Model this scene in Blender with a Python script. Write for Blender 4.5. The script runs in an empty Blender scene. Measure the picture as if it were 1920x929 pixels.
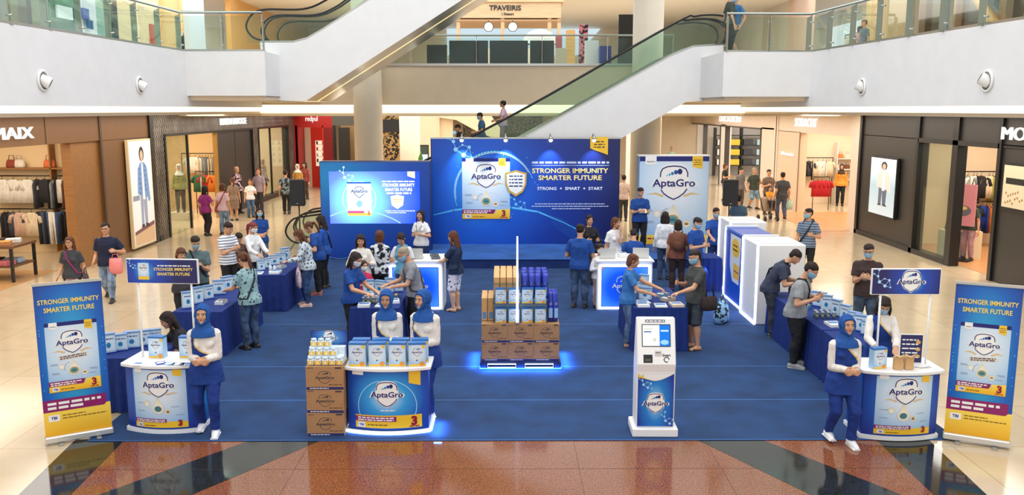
import bpy, bmesh, math, random
from mathutils import Vector as V, Matrix, noise
random.seed(11)
S = bpy.context.scene
COL = S.collection
PI = math.pi
def R(d): return math.radians(d)

# ---------------------------------------------------------------- camera
FPX = 1620.0
CAMH = 4.0
PITCH = R(9.1)
cd = bpy.data.cameras.new('camera'); cam = bpy.data.objects.new('camera', cd); COL.objects.link(cam)
cd.sensor_width = 36.0; cd.lens = 36.0 * FPX / 1920.0; cd.clip_end = 300
cam.location = (0, 0, CAMH); cam.rotation_euler = (R(90) - PITCH, 0, R(-0.28))
S.camera = cam
CM = cam.rotation_euler.to_matrix()
def ray(px, py): return CM @ V(((px - 960) / FPX, (464.5 - py) / FPX, -1.0))
def G(px, py, z=0.0):
    d = ray(px, py); t = (z - CAMH) / d.z; return V((d.x * t, d.y * t, z))
def AY(px, py, Y):
    d = ray(px, py); t = Y / d.y; return V((d.x * t, Y, CAMH + d.z * t))
def AX(px, py, X):
    d = ray(px, py); t = X / d.x; return V((X, d.y * t, CAMH + d.z * t))

# ---------------------------------------------------------------- world and light
S.view_settings.view_transform = 'Standard'; S.view_settings.look = 'None'
S.view_settings.exposure = 0.32; S.view_settings.gamma = 1.0
try: S.view_settings.use_curve_mapping = False
except Exception: pass
w = bpy.data.worlds.new('daylight'); S.world = w; w.use_nodes = True
bg = w.node_tree.nodes['Background']; bg.inputs[0].default_value = (0.97, 0.985, 1.0, 1); bg.inputs[1].default_value = 0.92
cy = S.cycles
cy.max_bounces = 8; cy.diffuse_bounces = 3; cy.glossy_bounces = 3; cy.transparent_max_bounces = 12; cy.transmission_bounces = 4
cy.sample_clamp_indirect = 6.0; cy.caustics_reflective = False; cy.caustics_refractive = False
cy.use_denoising = True
def area(name, loc, sx, sy, power, col=(1, 1, 1), rot=(0, 0, 0)):
    l = bpy.data.lights.new(name, 'AREA'); l.shape = 'RECTANGLE'; l.size = sx; l.size_y = sy; l.energy = power; l.color = col
    o = bpy.data.objects.new(name, l); o.location = loc; o.rotation_euler = rot; COL.objects.link(o); return o
WARM = (1.0, 0.80, 0.56); NEUT = (1.0, 0.965, 0.91); COOL = (0.90, 0.95, 1.0)
area('atrium_fill', (0, 13, 15), 14, 20, 1500, (1.0, 0.98, 0.95))  # added lamp above the open atrium for soft shadows; no skylight is built
area('under_slab_fill', (.3, 38, 3.75), 21, 19, 1900, NEUT)  # added lamp to brighten the hall under the slab, not a modelled fixture
area('walkway_fill', (-9.8, 22, 3.85), 1.2, 20, 210, NEUT)  # added fill lamps lifting the aisles under the slab, one per side
area('walkway_fill', (10.2, 22, 3.85), 1.2, 20, 300, NEUT)
area('shop_light', (-13.2, 19.5, 3.7), 3.5, 7, 220, (1, .86, .68))
area('shop_light', (-12.9, 31, 3.7), 3.0, 7, 300, (1, .86, .68))
area('shop_light', (-12.9, 40, 3.7), 3.0, 5, 220, (1, .9, .78))
area('shop_light', (13.4, 21.5, 3.7), 3.0, 6, 240, (1, .86, .68))
area('shop_light', (13.8, 32.5, 3.7), 3.5, 7, 300, (1, .93, .82))
area('shop_light', (14.2, 46, 3.7), 4.5, 9, 420, (1, .95, .9))
area('upper_light', (0, 38, 8.3), 16, 12, 520, NEUT)
area('upper_light', (-12, 24, 8.3), 5, 22, 620, NEUT)
area('upper_light', (12.5, 24, 8.3), 5, 22, 420, NEUT)

# ---------------------------------------------------------------- materials
def lin(c):
    def f(x):
        x /= 255.0
        return x / 12.92 if x <= 0.04045 else ((x + 0.055) / 1.055) ** 2.4
    return (f(c[0]), f(c[1]), f(c[2]), 1.0)
MATS = {}
def new_mat(name):
    m = bpy.data.materials.new(name); m.use_nodes = True
    return m, m.node_tree, m.node_tree.nodes['Principled BSDF']
def mat(c, rough=0.5, metal=0.0, kind='', emit=0.0, name='paint'):
    k = (tuple(c), rough, metal, kind, emit)
    if k in MATS: return MATS[k]
    m, nt, b = new_mat(name); N = nt.nodes; L = nt.links
    b.inputs['Base Color'].default_value = lin(c); b.inputs['Roughness'].default_value = rough; b.inputs['Metallic'].default_value = metal
    if emit:
        b.inputs['Emission Color'].default_value = lin(c); b.inputs['Emission Strength'].default_value = emit
    if kind:
        tc = N.new('ShaderNodeTexCoord'); mp = N.new('ShaderNodeMapping'); L.new(tc.outputs['Object'], mp.inputs[0])
        def bump(src, st, dist=0.02):
            bn = N.new('ShaderNodeBump'); bn.inputs['Strength'].default_value = st; bn.inputs['Distance'].default_value = dist
            L.new(src, bn.inputs['Height']); L.new(bn.outputs[0], b.inputs['Normal'])
        def vary(src, a, bb):
            r = N.new('ShaderNodeValToRGB'); r.color_ramp.elements[0].color = lin(a); r.color_ramp.elements[1].color = lin(bb)
            L.new(src, r.inputs[0]); L.new(r.outputs[0], b.inputs['Base Color']); return r
        ns = N.new('ShaderNodeTexNoise'); L.new(mp.outputs[0], ns.inputs[0])
        d = lambda q: tuple(max(0, min(255, x * q)) for x in c)
        if kind == 'cloth':
            ns.inputs['Scale'].default_value = 9; ns.inputs['Detail'].default_value = 3; mp.inputs['Scale'].default_value = (1.6, 1.6, .7)
            vary(ns.outputs[0], d(.86), d(1.1)); bump(ns.outputs[0], .7, .03); b.inputs['Roughness'].default_value = .85
        elif kind == 'denim':
            ns.inputs['Scale'].default_value = 6; ns.inputs['Detail'].default_value = 5; mp.inputs['Scale'].default_value = (1.5, 1.5, .8)
            r = vary(ns.outputs[0], d(.7), d(1.35)); r.color_ramp.elements[0].position = .35; r.color_ramp.elements[1].position = .7
            bump(ns.outputs[0], .5, .02); b.inputs['Roughness'].default_value = .85
        elif kind == 'hair':
            mp.inputs['Scale'].default_value = (60, 60, 4); ns.inputs['Scale'].default_value = 1.5
            vary(ns.outputs[0], d(.6), d(1.7)); bump(ns.outputs[0], .5, .01); b.inputs['Roughness'].default_value = .65; b.inputs['Specular IOR Level'].default_value = .25
        elif kind == 'wood':
            mp.inputs['Scale'].default_value = (1, 8, 8); ns.inputs['Scale'].default_value = 2; ns.inputs['Detail'].default_value = 5
            vary(ns.outputs[0], d(.82), d(1.12))
        elif kind == 'card':
            ns.inputs['Scale'].default_value = 14; ns.inputs['Detail'].default_value = 4; vary(ns.outputs[0], d(.93), d(1.06))
        elif kind == 'wall':
            ns.inputs['Scale'].default_value = 3; ns.inputs['Detail'].default_value = 3; vary(ns.outputs[0], d(.97), d(1.02))
        elif kind == 'carpet':
            ns.inputs['Scale'].default_value = 160; ns.inputs['Detail'].default_value = 2
            n2 = N.new('ShaderNodeTexNoise'); n2.inputs['Scale'].default_value = 2.2; n2.inputs['Detail'].default_value = 5; L.new(tc.outputs['Object'], n2.inputs[0])
            ad = N.new('ShaderNodeMath'); ad.operation = 'ADD'; L.new(ns.outputs[0], ad.inputs[0]); L.new(n2.outputs[0], ad.inputs[1])
            r = vary(ad.outputs[0], d(.72), d(1.3)); ad.inputs[1].default_value = 0
            h = N.new('ShaderNodeMath'); h.operation = 'MULTIPLY'; h.inputs[1].default_value = .5; L.new(ad.outputs[0], h.inputs[0]); L.new(h.outputs[0], r.inputs[0])
            r.color_ramp.elements[0].position = .3; r.color_ramp.elements[1].position = .7
            bump(ns.outputs[0], .5, .01); b.inputs['Roughness'].default_value = .95
        elif kind == 'granite':
            ns.inputs['Scale'].default_value = 70; ns.inputs['Detail'].default_value = 4; r = vary(ns.outputs[0], d(.6), d(1.35))
            r.color_ramp.elements[0].position = .35; r.color_ramp.elements[1].position = .65
        elif kind == 'vstripe' or kind == 'hstripe':
            wv = N.new('ShaderNodeTexWave'); wv.bands_direction = 'Z' if kind == 'hstripe' else 'X'; wv.inputs['Scale'].default_value = 5.5
            wv.inputs['Distortion'].default_value = .6; L.new(tc.outputs['Object'], wv.inputs[0])
            r = vary(wv.outputs[0], d(.42), d(1.08)); r.color_ramp.elements[0].position = .1; r.color_ramp.elements[1].position = .35; b.inputs['Roughness'].default_value = .85
            bump(ns.outputs[0], .3, .02)
        elif kind == 'floral':
            vr = N.new('ShaderNodeTexVoronoi'); vr.inputs['Scale'].default_value = 16; L.new(tc.outputs['Object'], vr.inputs[0])
            r = vary(vr.outputs[0], d(.35), d(1.15)); r.color_ramp.elements[0].position = .22; r.color_ramp.elements[1].position = .4; b.inputs['Roughness'].default_value = .85
        elif kind == 'bigpat':
            ns.inputs['Scale'].default_value = 11; ns.inputs['Detail'].default_value = 2
            r = vary(ns.outputs[0], (22, 24, 34), c); r.color_ramp.elements[0].position = .46; r.color_ramp.elements[1].position = .53; b.inputs['Roughness'].default_value = .8
    MATS[k] = m; return m
def C(*c): return mat(c, kind='cloth', name='fabric')
def metal(c=(190, 188, 182), rough=.28): return mat(c, rough, 1.0, name='metal')
def emis(c, s=1.0):
    k = ('e', tuple(c), s)
    if k in MATS: return MATS[k]
    m, nt, b = new_mat('light_source'); b.inputs['Base Color'].default_value = (0, 0, 0, 1); b.inputs['Specular IOR Level'].default_value = .1
    b.inputs['Emission Color'].default_value = lin(c); b.inputs['Emission Strength'].default_value = s
    MATS[k] = m; return m
def glass(tint=(236, 244, 240), refl=0.08, alpha=.95):
    k = ('g', tuple(tint), refl, alpha)
    if k in MATS: return MATS[k]
    m = bpy.data.materials.new('glass'); m.use_nodes = True; nt = m.node_tree; N = nt.nodes; L = nt.links
    for n in list(N): N.remove(n)
    o = N.new('ShaderNodeOutputMaterial'); t = N.new('ShaderNodeBsdfTransparent'); t.inputs[0].default_value = lin(tint)
    g = N.new('ShaderNodeBsdfGlossy'); g.inputs['Roughness'].default_value = .03
    lw = N.new('ShaderNodeFresnel'); lw.inputs[0].default_value = 1.45
    mm = N.new('ShaderNodeMath'); mm.operation = 'MULTIPLY_ADD'; mm.use_clamp = True; mm.inputs[1].default_value = .25; mm.inputs[2].default_value = refl * .1; L.new(lw.outputs[0], mm.inputs[0])
    x = N.new('ShaderNodeMixShader'); L.new(mm.outputs[0], x.inputs[0]); L.new(t.outputs[0], x.inputs[1]); L.new(g.outputs[0], x.inputs[2])
    y = N.new('ShaderNodeMixShader'); df = N.new('ShaderNodeBsdfTranslucent'); df.inputs[0].default_value = lin((235, 245, 240)); y.inputs[0].default_value = (1 - alpha) * .25
    L.new(x.outputs[0], y.inputs[1]); L.new(df.outputs[0], y.inputs[2]); L.new(y.outputs[0], o.inputs[0])
    MATS[k] = m; return m
def grad(stops, cx=.5, cy_=.5, sx=1., sy=1., kind='radial', rough=.35, emit=0., name='print', wob=0.):
    """printed artwork: colour by the sheet's own UV, radial or along v / u"""
    k = ('gr', str(stops), cx, cy_, sx, sy, kind, rough, emit, wob)
    if k in MATS: return MATS[k]
    m, nt, b = new_mat(name); N = nt.nodes; L = nt.links
    uv = N.new('ShaderNodeUVMap'); uv.uv_map = 'UVMap'
    mp = N.new('ShaderNodeMapping'); L.new(uv.outputs[0], mp.inputs[0])
    mp.inputs['Location'].default_value = (-cx * sx, -cy_ * sy, 0) if kind == 'radial' else (0, 0, 0); mp.inputs['Scale'].default_value = (sx, sy, 0) if kind == 'radial' else (1, 1, 1)
    if kind == 'radial':
        ln = N.new('ShaderNodeVectorMath'); ln.operation = 'LENGTH'; L.new(mp.outputs[0], ln.inputs[0]); src = ln.outputs['Value']
    else:
        sp = N.new('ShaderNodeSeparateXYZ'); L.new(mp.outputs[0], sp.inputs[0]); src = sp.outputs['Y' if kind == 'v' else 'X']
    if wob:
        ns = N.new('ShaderNodeTexNoise'); ns.inputs['Scale'].default_value = 3; L.new(uv.outputs[0], ns.inputs[0])
        m1 = N.new('ShaderNodeMath'); m1.operation = 'MULTIPLY_ADD'; m1.inputs[1].default_value = wob; L.new(ns.outputs[0], m1.inputs[0]); L.new(src, m1.inputs[2])
        m2 = N.new('ShaderNodeMath'); m2.operation = 'SUBTRACT'; m2.inputs[1].default_value = wob / 2; L.new(m1.outputs[0], m2.inputs[0]); src = m2.outputs[0]
    r = N.new('ShaderNodeValToRGB'); L.new(src, r.inputs[0]); e = r.color_ramp.elements
    for i, (p, c) in enumerate(stops):
        if i < 2: el = e[i]; el.position = p
        else: el = e.new(p)
        el.color = lin(c)
    L.new(r.outputs[0], b.inputs['Base Color']); b.inputs['Roughness'].default_value = rough
    if emit:
        L.new(r.outputs[0], b.inputs['Emission Color']); b.inputs['Emission Strength'].default_value = emit
    MATS[k] = m; return m

WHITE = mat((238, 238, 236), .4, name='white_gloss'); PWHITE = mat((244, 242, 238), .35, name='print_white')
BLACK = mat((22, 22, 24), .45, name='black'); NAVY = mat((10, 22, 110), .35, name='navy_print'); GOLD = mat((244, 196, 50), .35, name='yellow_print')
CRIM = mat((150, 14, 50), .35, name='crimson_print'); PURP = mat((140, 25, 100), .35, name='purple_print'); TEAL = mat((30, 130, 180), .35, name='teal_print')
CREAM = mat((235, 220, 185), .4, name='cream_print'); GREY = mat((120, 130, 145), .4, name='grey_print'); CYAN = mat((95, 205, 250), .3, name='cyan_print')
STEEL = metal(); DARKSTEEL = metal((90, 90, 92), .35)
CARDB = mat((174, 130, 88), .8, kind='card', name='cardboard')

# ---------------------------------------------------------------- mesh builder
_txt = {}
def text_geo(s, bold=0.0):
    k = (s, bold)
    if k not in _txt:
        cu = bpy.data.curves.new('t', 'FONT'); cu.body = s; cu.size = 1.0; cu.offset = bold; cu.align_x = 'CENTER'; cu.resolution_u = 3; cu.fill_mode = 'FRONT'
        o = bpy.data.objects.new('t', cu); me = bpy.data.meshes.new_from_object(o)
        vs = [tuple(v.co) for v in me.vertices]; fs = [tuple(p.vertices) for p in me.polygons]
        bpy.data.objects.remove(o); bpy.data.curves.remove(cu); bpy.data.meshes.remove(me); _txt[k] = (vs, fs)
    return _txt[k]
class MB:
    def __init__(s, M=None):
        s.v = []; s.f = []; s.mi = []; s.sm = []; s.uv = []; s.mats = []; s.M = M; s.warp = None
    def add(s, vs, fs, m, smooth=False, uvs=None):
        n = len(s.v)
        for p in vs:
            p = V(p)
            if s.warp: p = s.warp(p)
            if s.M: p = s.M @ p
            s.v.append(p)
        if m not in s.mats: s.mats.append(m)
        k = s.mats.index(m)
        for f in fs:
            s.f.append([n + i for i in f]); s.mi.append(k); s.sm.append(smooth)
            s.uv.append([uvs[i] for i in f] if uvs else None)
        return s
    def box(s, x0, x1, y0, y1, z0, z1, m):
        vs = [(x, y, z) for z in (z0, z1) for y in (y0, y1) for x in (x0, x1)]
        return s.add(vs, [(0, 2, 3, 1), (4, 5, 7, 6), (0, 1, 5, 4), (2, 6, 7, 3), (0, 4, 6, 2), (1, 3, 7, 5)], m)
    def prism(s, pts, y0, y1, m):
        n = len(pts)
        vs = [(p[0], y0, p[1]) for p in pts] + [(p[0], y1, p[1]) for p in pts]
        return s.add(vs, [tuple(range(n)), tuple(range(2 * n - 1, n - 1, -1))] + [(i, i + n, (i + 1) % n + n, (i + 1) % n) for i in range(n)], m)
    def slab(s, pts, z0, z1, m):
        n = len(pts)
        vs = [(p[0], p[1], z0) for p in pts] + [(p[0], p[1], z1) for p in pts]
        return s.add(vs, [tuple(range(n - 1, -1, -1)), tuple(range(n, 2 * n))] + [(i, (i + 1) % n, (i + 1) % n + n, i + n) for i in range(n)], m)
    def loft(s, rings, m, smooth=True, cap=True):
        n = len(rings[0]); vs = [p for r in rings for p in r]; fs = []
        for i in range(len(rings) - 1):
            for j in range(n):
                a = i * n + j; b = i * n + (j + 1) % n; fs.append((a, b, b + n, a + n))
        if cap: fs.append(tuple(range(n - 1, -1, -1))); fs.append(tuple(range((len(rings) - 1) * n, len(rings) * n)))
        return s.add(vs, fs, m, smooth)
    def cyl(s, p0, p1, r0, m, r1=None, n=12, smooth=True, cap=True):
        p0 = V(p0); p1 = V(p1); r1 = r0 if r1 is None else r1; d = (p1 - p0).normalized()
        a = d.orthogonal().normalized(); b = d.cross(a)
        cs = [(math.cos(2 * PI * i / n), math.sin(2 * PI * i / n)) for i in range(n)]
        return s.loft([[p + a * c * r + b * q * r for c, q in cs] for p, r in ((p0, r0), (p1, r1))], m, smooth, cap)
    def tube(s, pts, r, m, n=8, closed=False):
        pts = [V(p) for p in pts]; rings = []; k = len(pts)
        a = None
        for i, p in enumerate(pts):
            d = (pts[(i + 1) % k] - pts[i - 1]) if closed else (pts[min(i + 1, k - 1)] - pts[max(i - 1, 0)])
            d.normalize()
            a = d.orthogonal().normalized() if a is None else (a - d * a.dot(d)).normalized()
            b = d.cross(a); rr = r[i] if isinstance(r, (list, tuple)) else r
            rings.append([p + a * math.cos(2 * PI * j / n) * rr + b * math.sin(2 * PI * j / n) * rr for j in range(n)])
        if closed: rings.append(rings[0])
        return s.loft(rings, m, True, not closed)
    def sph(s, c, r, m, n=16, k=10, rot=None, zmin=-1.0):
        c = V(c); r = V(r) if hasattr(r, '__len__') else V((r, r, r)); rings = []
        for i in range(k + 1):
            t = -PI / 2 + PI * i / k; z = max(math.sin(t), zmin); q = math.cos(t) if math.sin(t) >= zmin else math.sqrt(max(0, 1 - zmin * zmin))
            q = max(q, .001)
            ring = [V((q * math.cos(2 * PI * j / n) * r.x, q * math.sin(2 * PI * j / n) * r.y, z * r.z)) for j in range(n)]
            rings.append([c + (rot @ p if rot else p) for p in ring])
        return s.loft(rings, m, True, True)
    # --- flat artwork on the x-z plane, seen from -y; layer k lifts it off the sheet
    def flat(s, pts, m, k=0, L=.0012, uv=False):
        xs = [p[0] for p in pts]; zs = [p[1] for p in pts]; x0, x1, z0, z1 = min(xs), max(xs), min(zs), max(zs)
        if s.warp and x1 - x0 > .05:
            n = int((x1 - x0) / .04) + 1
            for i in range(n):
                a, b = x0 + (x1 - x0) * i / n, x0 + (x1 - x0) * (i + 1) / n; P = list(pts)
                for lim, sg in ((a, 1), (b, -1)):
                    Q = []
                    for j in range(len(P)):
                        p, q = P[j], P[(j + 1) % len(P)]; pi, qi = sg * (p[0] - lim) >= -1e-9, sg * (q[0] - lim) >= -1e-9
                        if pi: Q.append(p)
                        if pi != qi: t = (lim - p[0]) / (q[0] - p[0]); Q.append((lim, p[1] + (q[1] - p[1]) * t))
                    P = Q
                if len(P) > 2: s.add([(p[0], -k * L, p[1]) for p in P], [tuple(range(len(P)))], m, False, [((p[0] - x0) / (x1 - x0), (p[1] - z0) / (z1 - z0 + 1e-9)) for p in P] if uv else None)
            return s
        uvs = [((p[0] - x0) / (x1 - x0 + 1e-9), (p[1] - z0) / (z1 - z0 + 1e-9)) for p in pts] if uv else None
        return s.add([(p[0], -k * L, p[1]) for p in pts], [tuple(range(len(pts)))], m, False, uvs)
    def rect(s, x0, x1, z0, z1, m, k=0, L=.0012, uv=True, nx=1):
        if nx == 1: return s.flat([(x0, z0), (x1, z0), (x1, z1), (x0, z1)], m, k, L, uv)
        vs = []; uvs = []; fs = []
        for i in range(nx + 1):
            t = i / nx; x = x0 + (x1 - x0) * t
            vs += [(x, -k * L, z0), (x, -k * L, z1)]; uvs += [(t, 0), (t, 1)]
        for i in range(nx): fs.append((2 * i, 2 * i + 2, 2 * i + 3, 2 * i + 1))
        return s.add(vs, fs, m, False, uvs)
    def disc(s, x, z, rx, rz, m, k=0, L=.0012, n=20, uv=False):
        return s.flat([(x + rx * math.cos(2 * PI * i / n), z + rz * math.sin(2 * PI * i / n)) for i in range(n)], m, k, L, uv)
    def ribbon(s, pts, w, m, k=0, L=.0012):
        for i in range(len(pts) - 1):
            a = V((pts[i][0], pts[i][1])); b = V((pts[i + 1][0], pts[i + 1][1])); d = (b - a)
            if d.length < 1e-7: continue
            d.normalize(); nn = V((-d.y, d.x))
            wa = (w[i] if isinstance(w, list) else w) / 2; wb = (w[i + 1] if isinstance(w, list) else w) / 2
            a2 = a - d * wa * .3; b2 = b + d * wb * .3
            s.flat([(a2.x - nn.x * wa, a2.y - nn.y * wa), (b2.x - nn.x * wb, b2.y - nn.y * wb), (b2.x + nn.x * wb, b2.y + nn.y * wb), (a2.x + nn.x * wa, a2.y + nn.y * wa)], m, k, L)
        return s
    def text(s, t, x, z, h, m, k=0, L=.0012, bold=.0, width=None, depth=0):
        vs, fs = text_geo(t, bold)
        if not vs: return s
        xs = [p[0] for p in vs]; sc = h / .73; wx = sc
        if width: wx = width / (max(xs) - min(xs)); mid = (max(xs) + min(xs)) / 2
        else: mid = 0
        P = [(x + (p[0] - mid) * wx, -k * L - depth, z + p[1] * sc) for p in vs]
        if not depth: return s.add(P, fs, m)
        n = len(P); s.add(P, fs, m)
        cnt = {}
        for f in fs:
            for i in range(len(f)):
                e = (f[i], f[(i + 1) % len(f)]); cnt[e] = 1
        edges = [e for e in cnt if (e[1], e[0]) not in cnt]
        Q = P + [(p[0], -k * L, p[2]) for p in P]
        s.add(Q, [(e[1], e[0], e[0] + n, e[1] + n) for e in edges], m)
        return s
    def build(s, name, parent=None, loc=None, bevel=0, kind=None, seg=1):
        me = bpy.data.meshes.new(name); me.from_pydata([tuple(p) for p in s.v], [], s.f)
        for m in s.mats: me.materials.append(m)
        me.polygons.foreach_set('material_index', s.mi); me.polygons.foreach_set('use_smooth', s.sm)
        if any(u for u in s.uv):
            ul = me.uv_layers.new(name='UVMap'); i = 0; data = []
            for f, u in zip(s.f, s.uv):
                for j in range(len(f)): data += list(u[j]) if u else [0.0, 0.0]
            ul.data.foreach_set('uv', data)
        if bevel:
            bm = bmesh.new(); bm.from_mesh(me); bmesh.ops.remove_doubles(bm, verts=bm.verts, dist=1e-5)
            es = [e for e in bm.edges if len(e.link_faces) == 2 and e.calc_face_angle(0) > .6]
            bmesh.ops.bevel(bm, geom=es, offset=bevel, segments=seg, affect='EDGES', profile=.5); bm.to_mesh(me); bm.free()
        me.update()
        o = bpy.data.objects.new(name, me); COL.objects.link(o)
        if parent: o.parent = parent
        if loc is not None: o.location = loc
        if kind: o['kind'] = kind
        return o
def tag(o, label, cat, group=None, kind=None):
    o['label'] = label; o['category'] = cat
    if group: o['group'] = group
    if kind: o['kind'] = kind
    return o
def thing(name, label, cat, loc=(0, 0, 0), rz=0.0, group=None):
    o = bpy.data.objects.new(name, None); COL.objects.link(o); o.location = loc; o.rotation_euler = (0, 0, rz); o.empty_display_size = .2
    return tag(o, label, cat, group)
def dup(root, loc, rz=None, label=None, group=None, scale=None):
    r = root.copy(); COL.objects.link(r); r.location = loc
    if rz is not None: r.rotation_euler = (0, 0, rz)
    if label: r['label'] = label
    if group: r['group'] = group
    r.scale = scale or (1, 1, 1)
    for ch in list(root.children):
        c = ch.copy(); COL.objects.link(c); c.parent = r
        for g in list(ch.children):
            d = g.copy(); COL.objects.link(d); d.parent = c
    return r
def struct(name, mb, bevel=0): 
    o = mb.build(name, None, None, bevel); o['kind'] = 'structure'; return o
def wallM(origin, xdir):
    """frame for artwork: local x along xdir (horizontal), z up, faces local -y"""
    x = V(xdir).normalized(); z = V((0, 0, 1)); y = z.cross(x)
    m = Matrix((x, y, z)).transposed().to_4x4(); m.translation = V(origin); return m
# ================================================================ structure
def struct(name, mb, bevel=0):
    if name.endswith('_inside'):      # one object for each slab of a shop room
        for i in range(0, len(mb.v), 8):
            q = MB(); q.v = mb.v[i:i + 8]; j = i // 8 * 6; q.f = [[k - i for k in f_] for f_ in mb.f[j:j + 6]]; q.mi = mb.mi[j:j + 6]; q.sm = mb.sm[j:j + 6]; q.uv = mb.uv[j:j + 6]; q.mats = mb.mats
            z = [p.z for p in q.v]; nm = name[:-7].replace('wall_', '')
            o = q.build(('floor_' if max(z) < .1 else 'ceiling_' if min(z) > 3 else 'wall_') + nm); o['kind'] = 'structure'
        return o
    o = mb.build(name, None, None, bevel); o['kind'] = 'structure'; return o

FASC = mat((228, 228, 228), .55, kind='wall', name='white_plaster'); BEIGE = mat((230, 212, 184), .6, kind='wall', name='beige_plaster')
COVE = emis((255, 240, 208), 1.5); CREAMW = mat((226, 208, 180), .6, kind='wall', name='cream_wall')
BROWN = mat((124, 86, 50), .55, kind='wall', name='brown_panel'); TAN = mat((156, 106, 54), .5, kind='wood', name='tan_panel')
BLK = mat((50, 47, 45), .4, kind='wall', name='black_panel'); DBLK = mat((24, 23, 23), .35, name='dark_trim')
def tile_mat():
    m, nt, b = new_mat('polished_beige_tile'); N = nt.nodes; L = nt.links
    tc = N.new('ShaderNodeTexCoord'); mp = N.new('ShaderNodeMapping'); L.new(tc.outputs['Object'], mp.inputs[0]); mp.inputs['Location'].default_value = (.35, .12, 0)
    br = N.new('ShaderNodeTexBrick'); br.offset = 0; br.squash = 1; L.new(mp.outputs[0], br.inputs[0])
    br.inputs['Scale'].default_value = 1; br.inputs['Brick Width'].default_value = 1.42; br.inputs['Row Height'].default_value = 1.42
    br.inputs['Mortar Size'].default_value = .006; br.inputs['Mortar Smooth'].default_value = .2
    br.inputs['Color1'].default_value = lin((212, 192, 160)); br.inputs['Color2'].default_value = lin((206, 185, 152)); br.inputs['Mortar'].default_value = lin((170, 145, 112))
    ns = N.new('ShaderNodeTexNoise'); ns.inputs['Scale'].default_value = 2.5; ns.inputs['Detail'].default_value = 6; L.new(tc.outputs['Object'], ns.inputs[0])
    r = N.new('ShaderNodeValToRGB'); r.color_ramp.elements[0].color = (.86, .86, .86, 1); r.color_ramp.elements[1].color = (1.06, 1.06, 1.06, 1); L.new(ns.outputs[0], r.inputs[0])
    mx = N.new('ShaderNodeMix'); mx.data_type = 'RGBA'; mx.blend_type = 'MULTIPLY'; mx.inputs[0].default_value = 1
    L.new(br.outputs[0], mx.inputs[6]); L.new(r.outputs[0], mx.inputs[7]); L.new(mx.outputs[2], b.inputs['Base Color'])
    b.inputs['Roughness'].default_value = .14; b.inputs['Specular IOR Level'].default_value = .75
    return m
TILE = tile_mat()
f = MB(); f.box(-24, 24, -3, 70, -.3, 0, TILE); struct('floor', f)
COPPER = mat((122, 72, 44), .10, kind='granite', name='copper_granite'); DGRAN = mat((36, 38, 34), .08, kind='granite', name='dark_granite')
def line_at(p, q, Y):  # point on ground line p-q at depth Y
    t = (Y - p.y) / (q.y - p.y); return (p.x + (q.x - p.x) * t, Y)
bands = [((135, 832), (35, 929), (228, 832), (133, 929)), ((455, 832), (185, 929), (590, 832), (360, 929)),
         ((1320, 832), (1520, 929), (1445, 832), (1690, 929)), ((1650, 832), (1750, 929), (1748, 832), (1850, 929))]
YN = 6.6
o1 = (G(*bands[0][0]), G(*bands[0][1])); o2 = (G(*bands[3][2]), G(*bands[3][3]))
f = MB(); f.slab([line_at(*o1, YN), line_at(*o2, YN), line_at(*o2, 10.1), line_at(*o1, 10.1)], 0, .002, COPPER); struct('floor_granite', f)
for a, b_, c_, d_ in bands:
    a, b_, c_, d_ = G(*a), G(*b_), G(*c_), G(*d_)
    f = MB(); f.slab([line_at(a, b_, YN), line_at(c_, d_, YN), line_at(c_, d_, 10.1), line_at(a, b_, 10.1)], 0, .004, DGRAN); struct('floor_inlay', f)
f = MB()
for yy in (7.9, 9.2): f.box(line_at(*o1, yy)[0], line_at(*o2, yy)[0], yy, yy + .004, .004, .0045, mat((90, 55, 40), .4))
for xx in (-2.4, -.8, .8, 2.4): f.box(xx, xx + .004, YN, 10.05, .004, .0045, mat((90, 55, 40), .4))
struct('floor_joint', f)

# ---- level two slabs, fascias
L2 = 5.4
PL = [(-8.75, 6.0), (-7.89, 21.6)]; PR = [(8.75, 6.0), (7.5, 21.9)]
f = MB(); f.slab([PL[0], PL[1], (-7.89, 28.2), (-17, 28.2), (-17, 6)], 4.06, L2, FASC); struct('wall_left_fascia', f)
f = MB(); f.slab([PR[0], (18, 6), (18, 28.2), (7.5, 28.2), PR[1]], 4.06, L2, FASC); struct('wall_right_fascia', f)
f = MB(); f.box(-7.9, -5.95, 21.65, 28.2, 4.33, L2, FASC); f.box(-7.9, -6.0, 21.8, 28.2, 4.22, 4.33, BEIGE); struct('ceiling_ledge_left', f)
f = MB(); f.box(5.34, 7.51, 21.8, 28.2, 4.31, L2, FASC); f.box(5.45, 7.5, 22.0, 28.2, 4.21, 4.31, BEIGE); struct('ceiling_ledge_right', f)
f = MB(); f.box(-17, 18, 28.2, 56, 4.14, L2, BEIGE); struct('wall_back_fascia', f)
f = MB(); f.box(-17, 18, 28.15, 28.22, L2 - .03, L2 + .02, STEEL); 
struct('trim_back_ledge', f)
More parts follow.
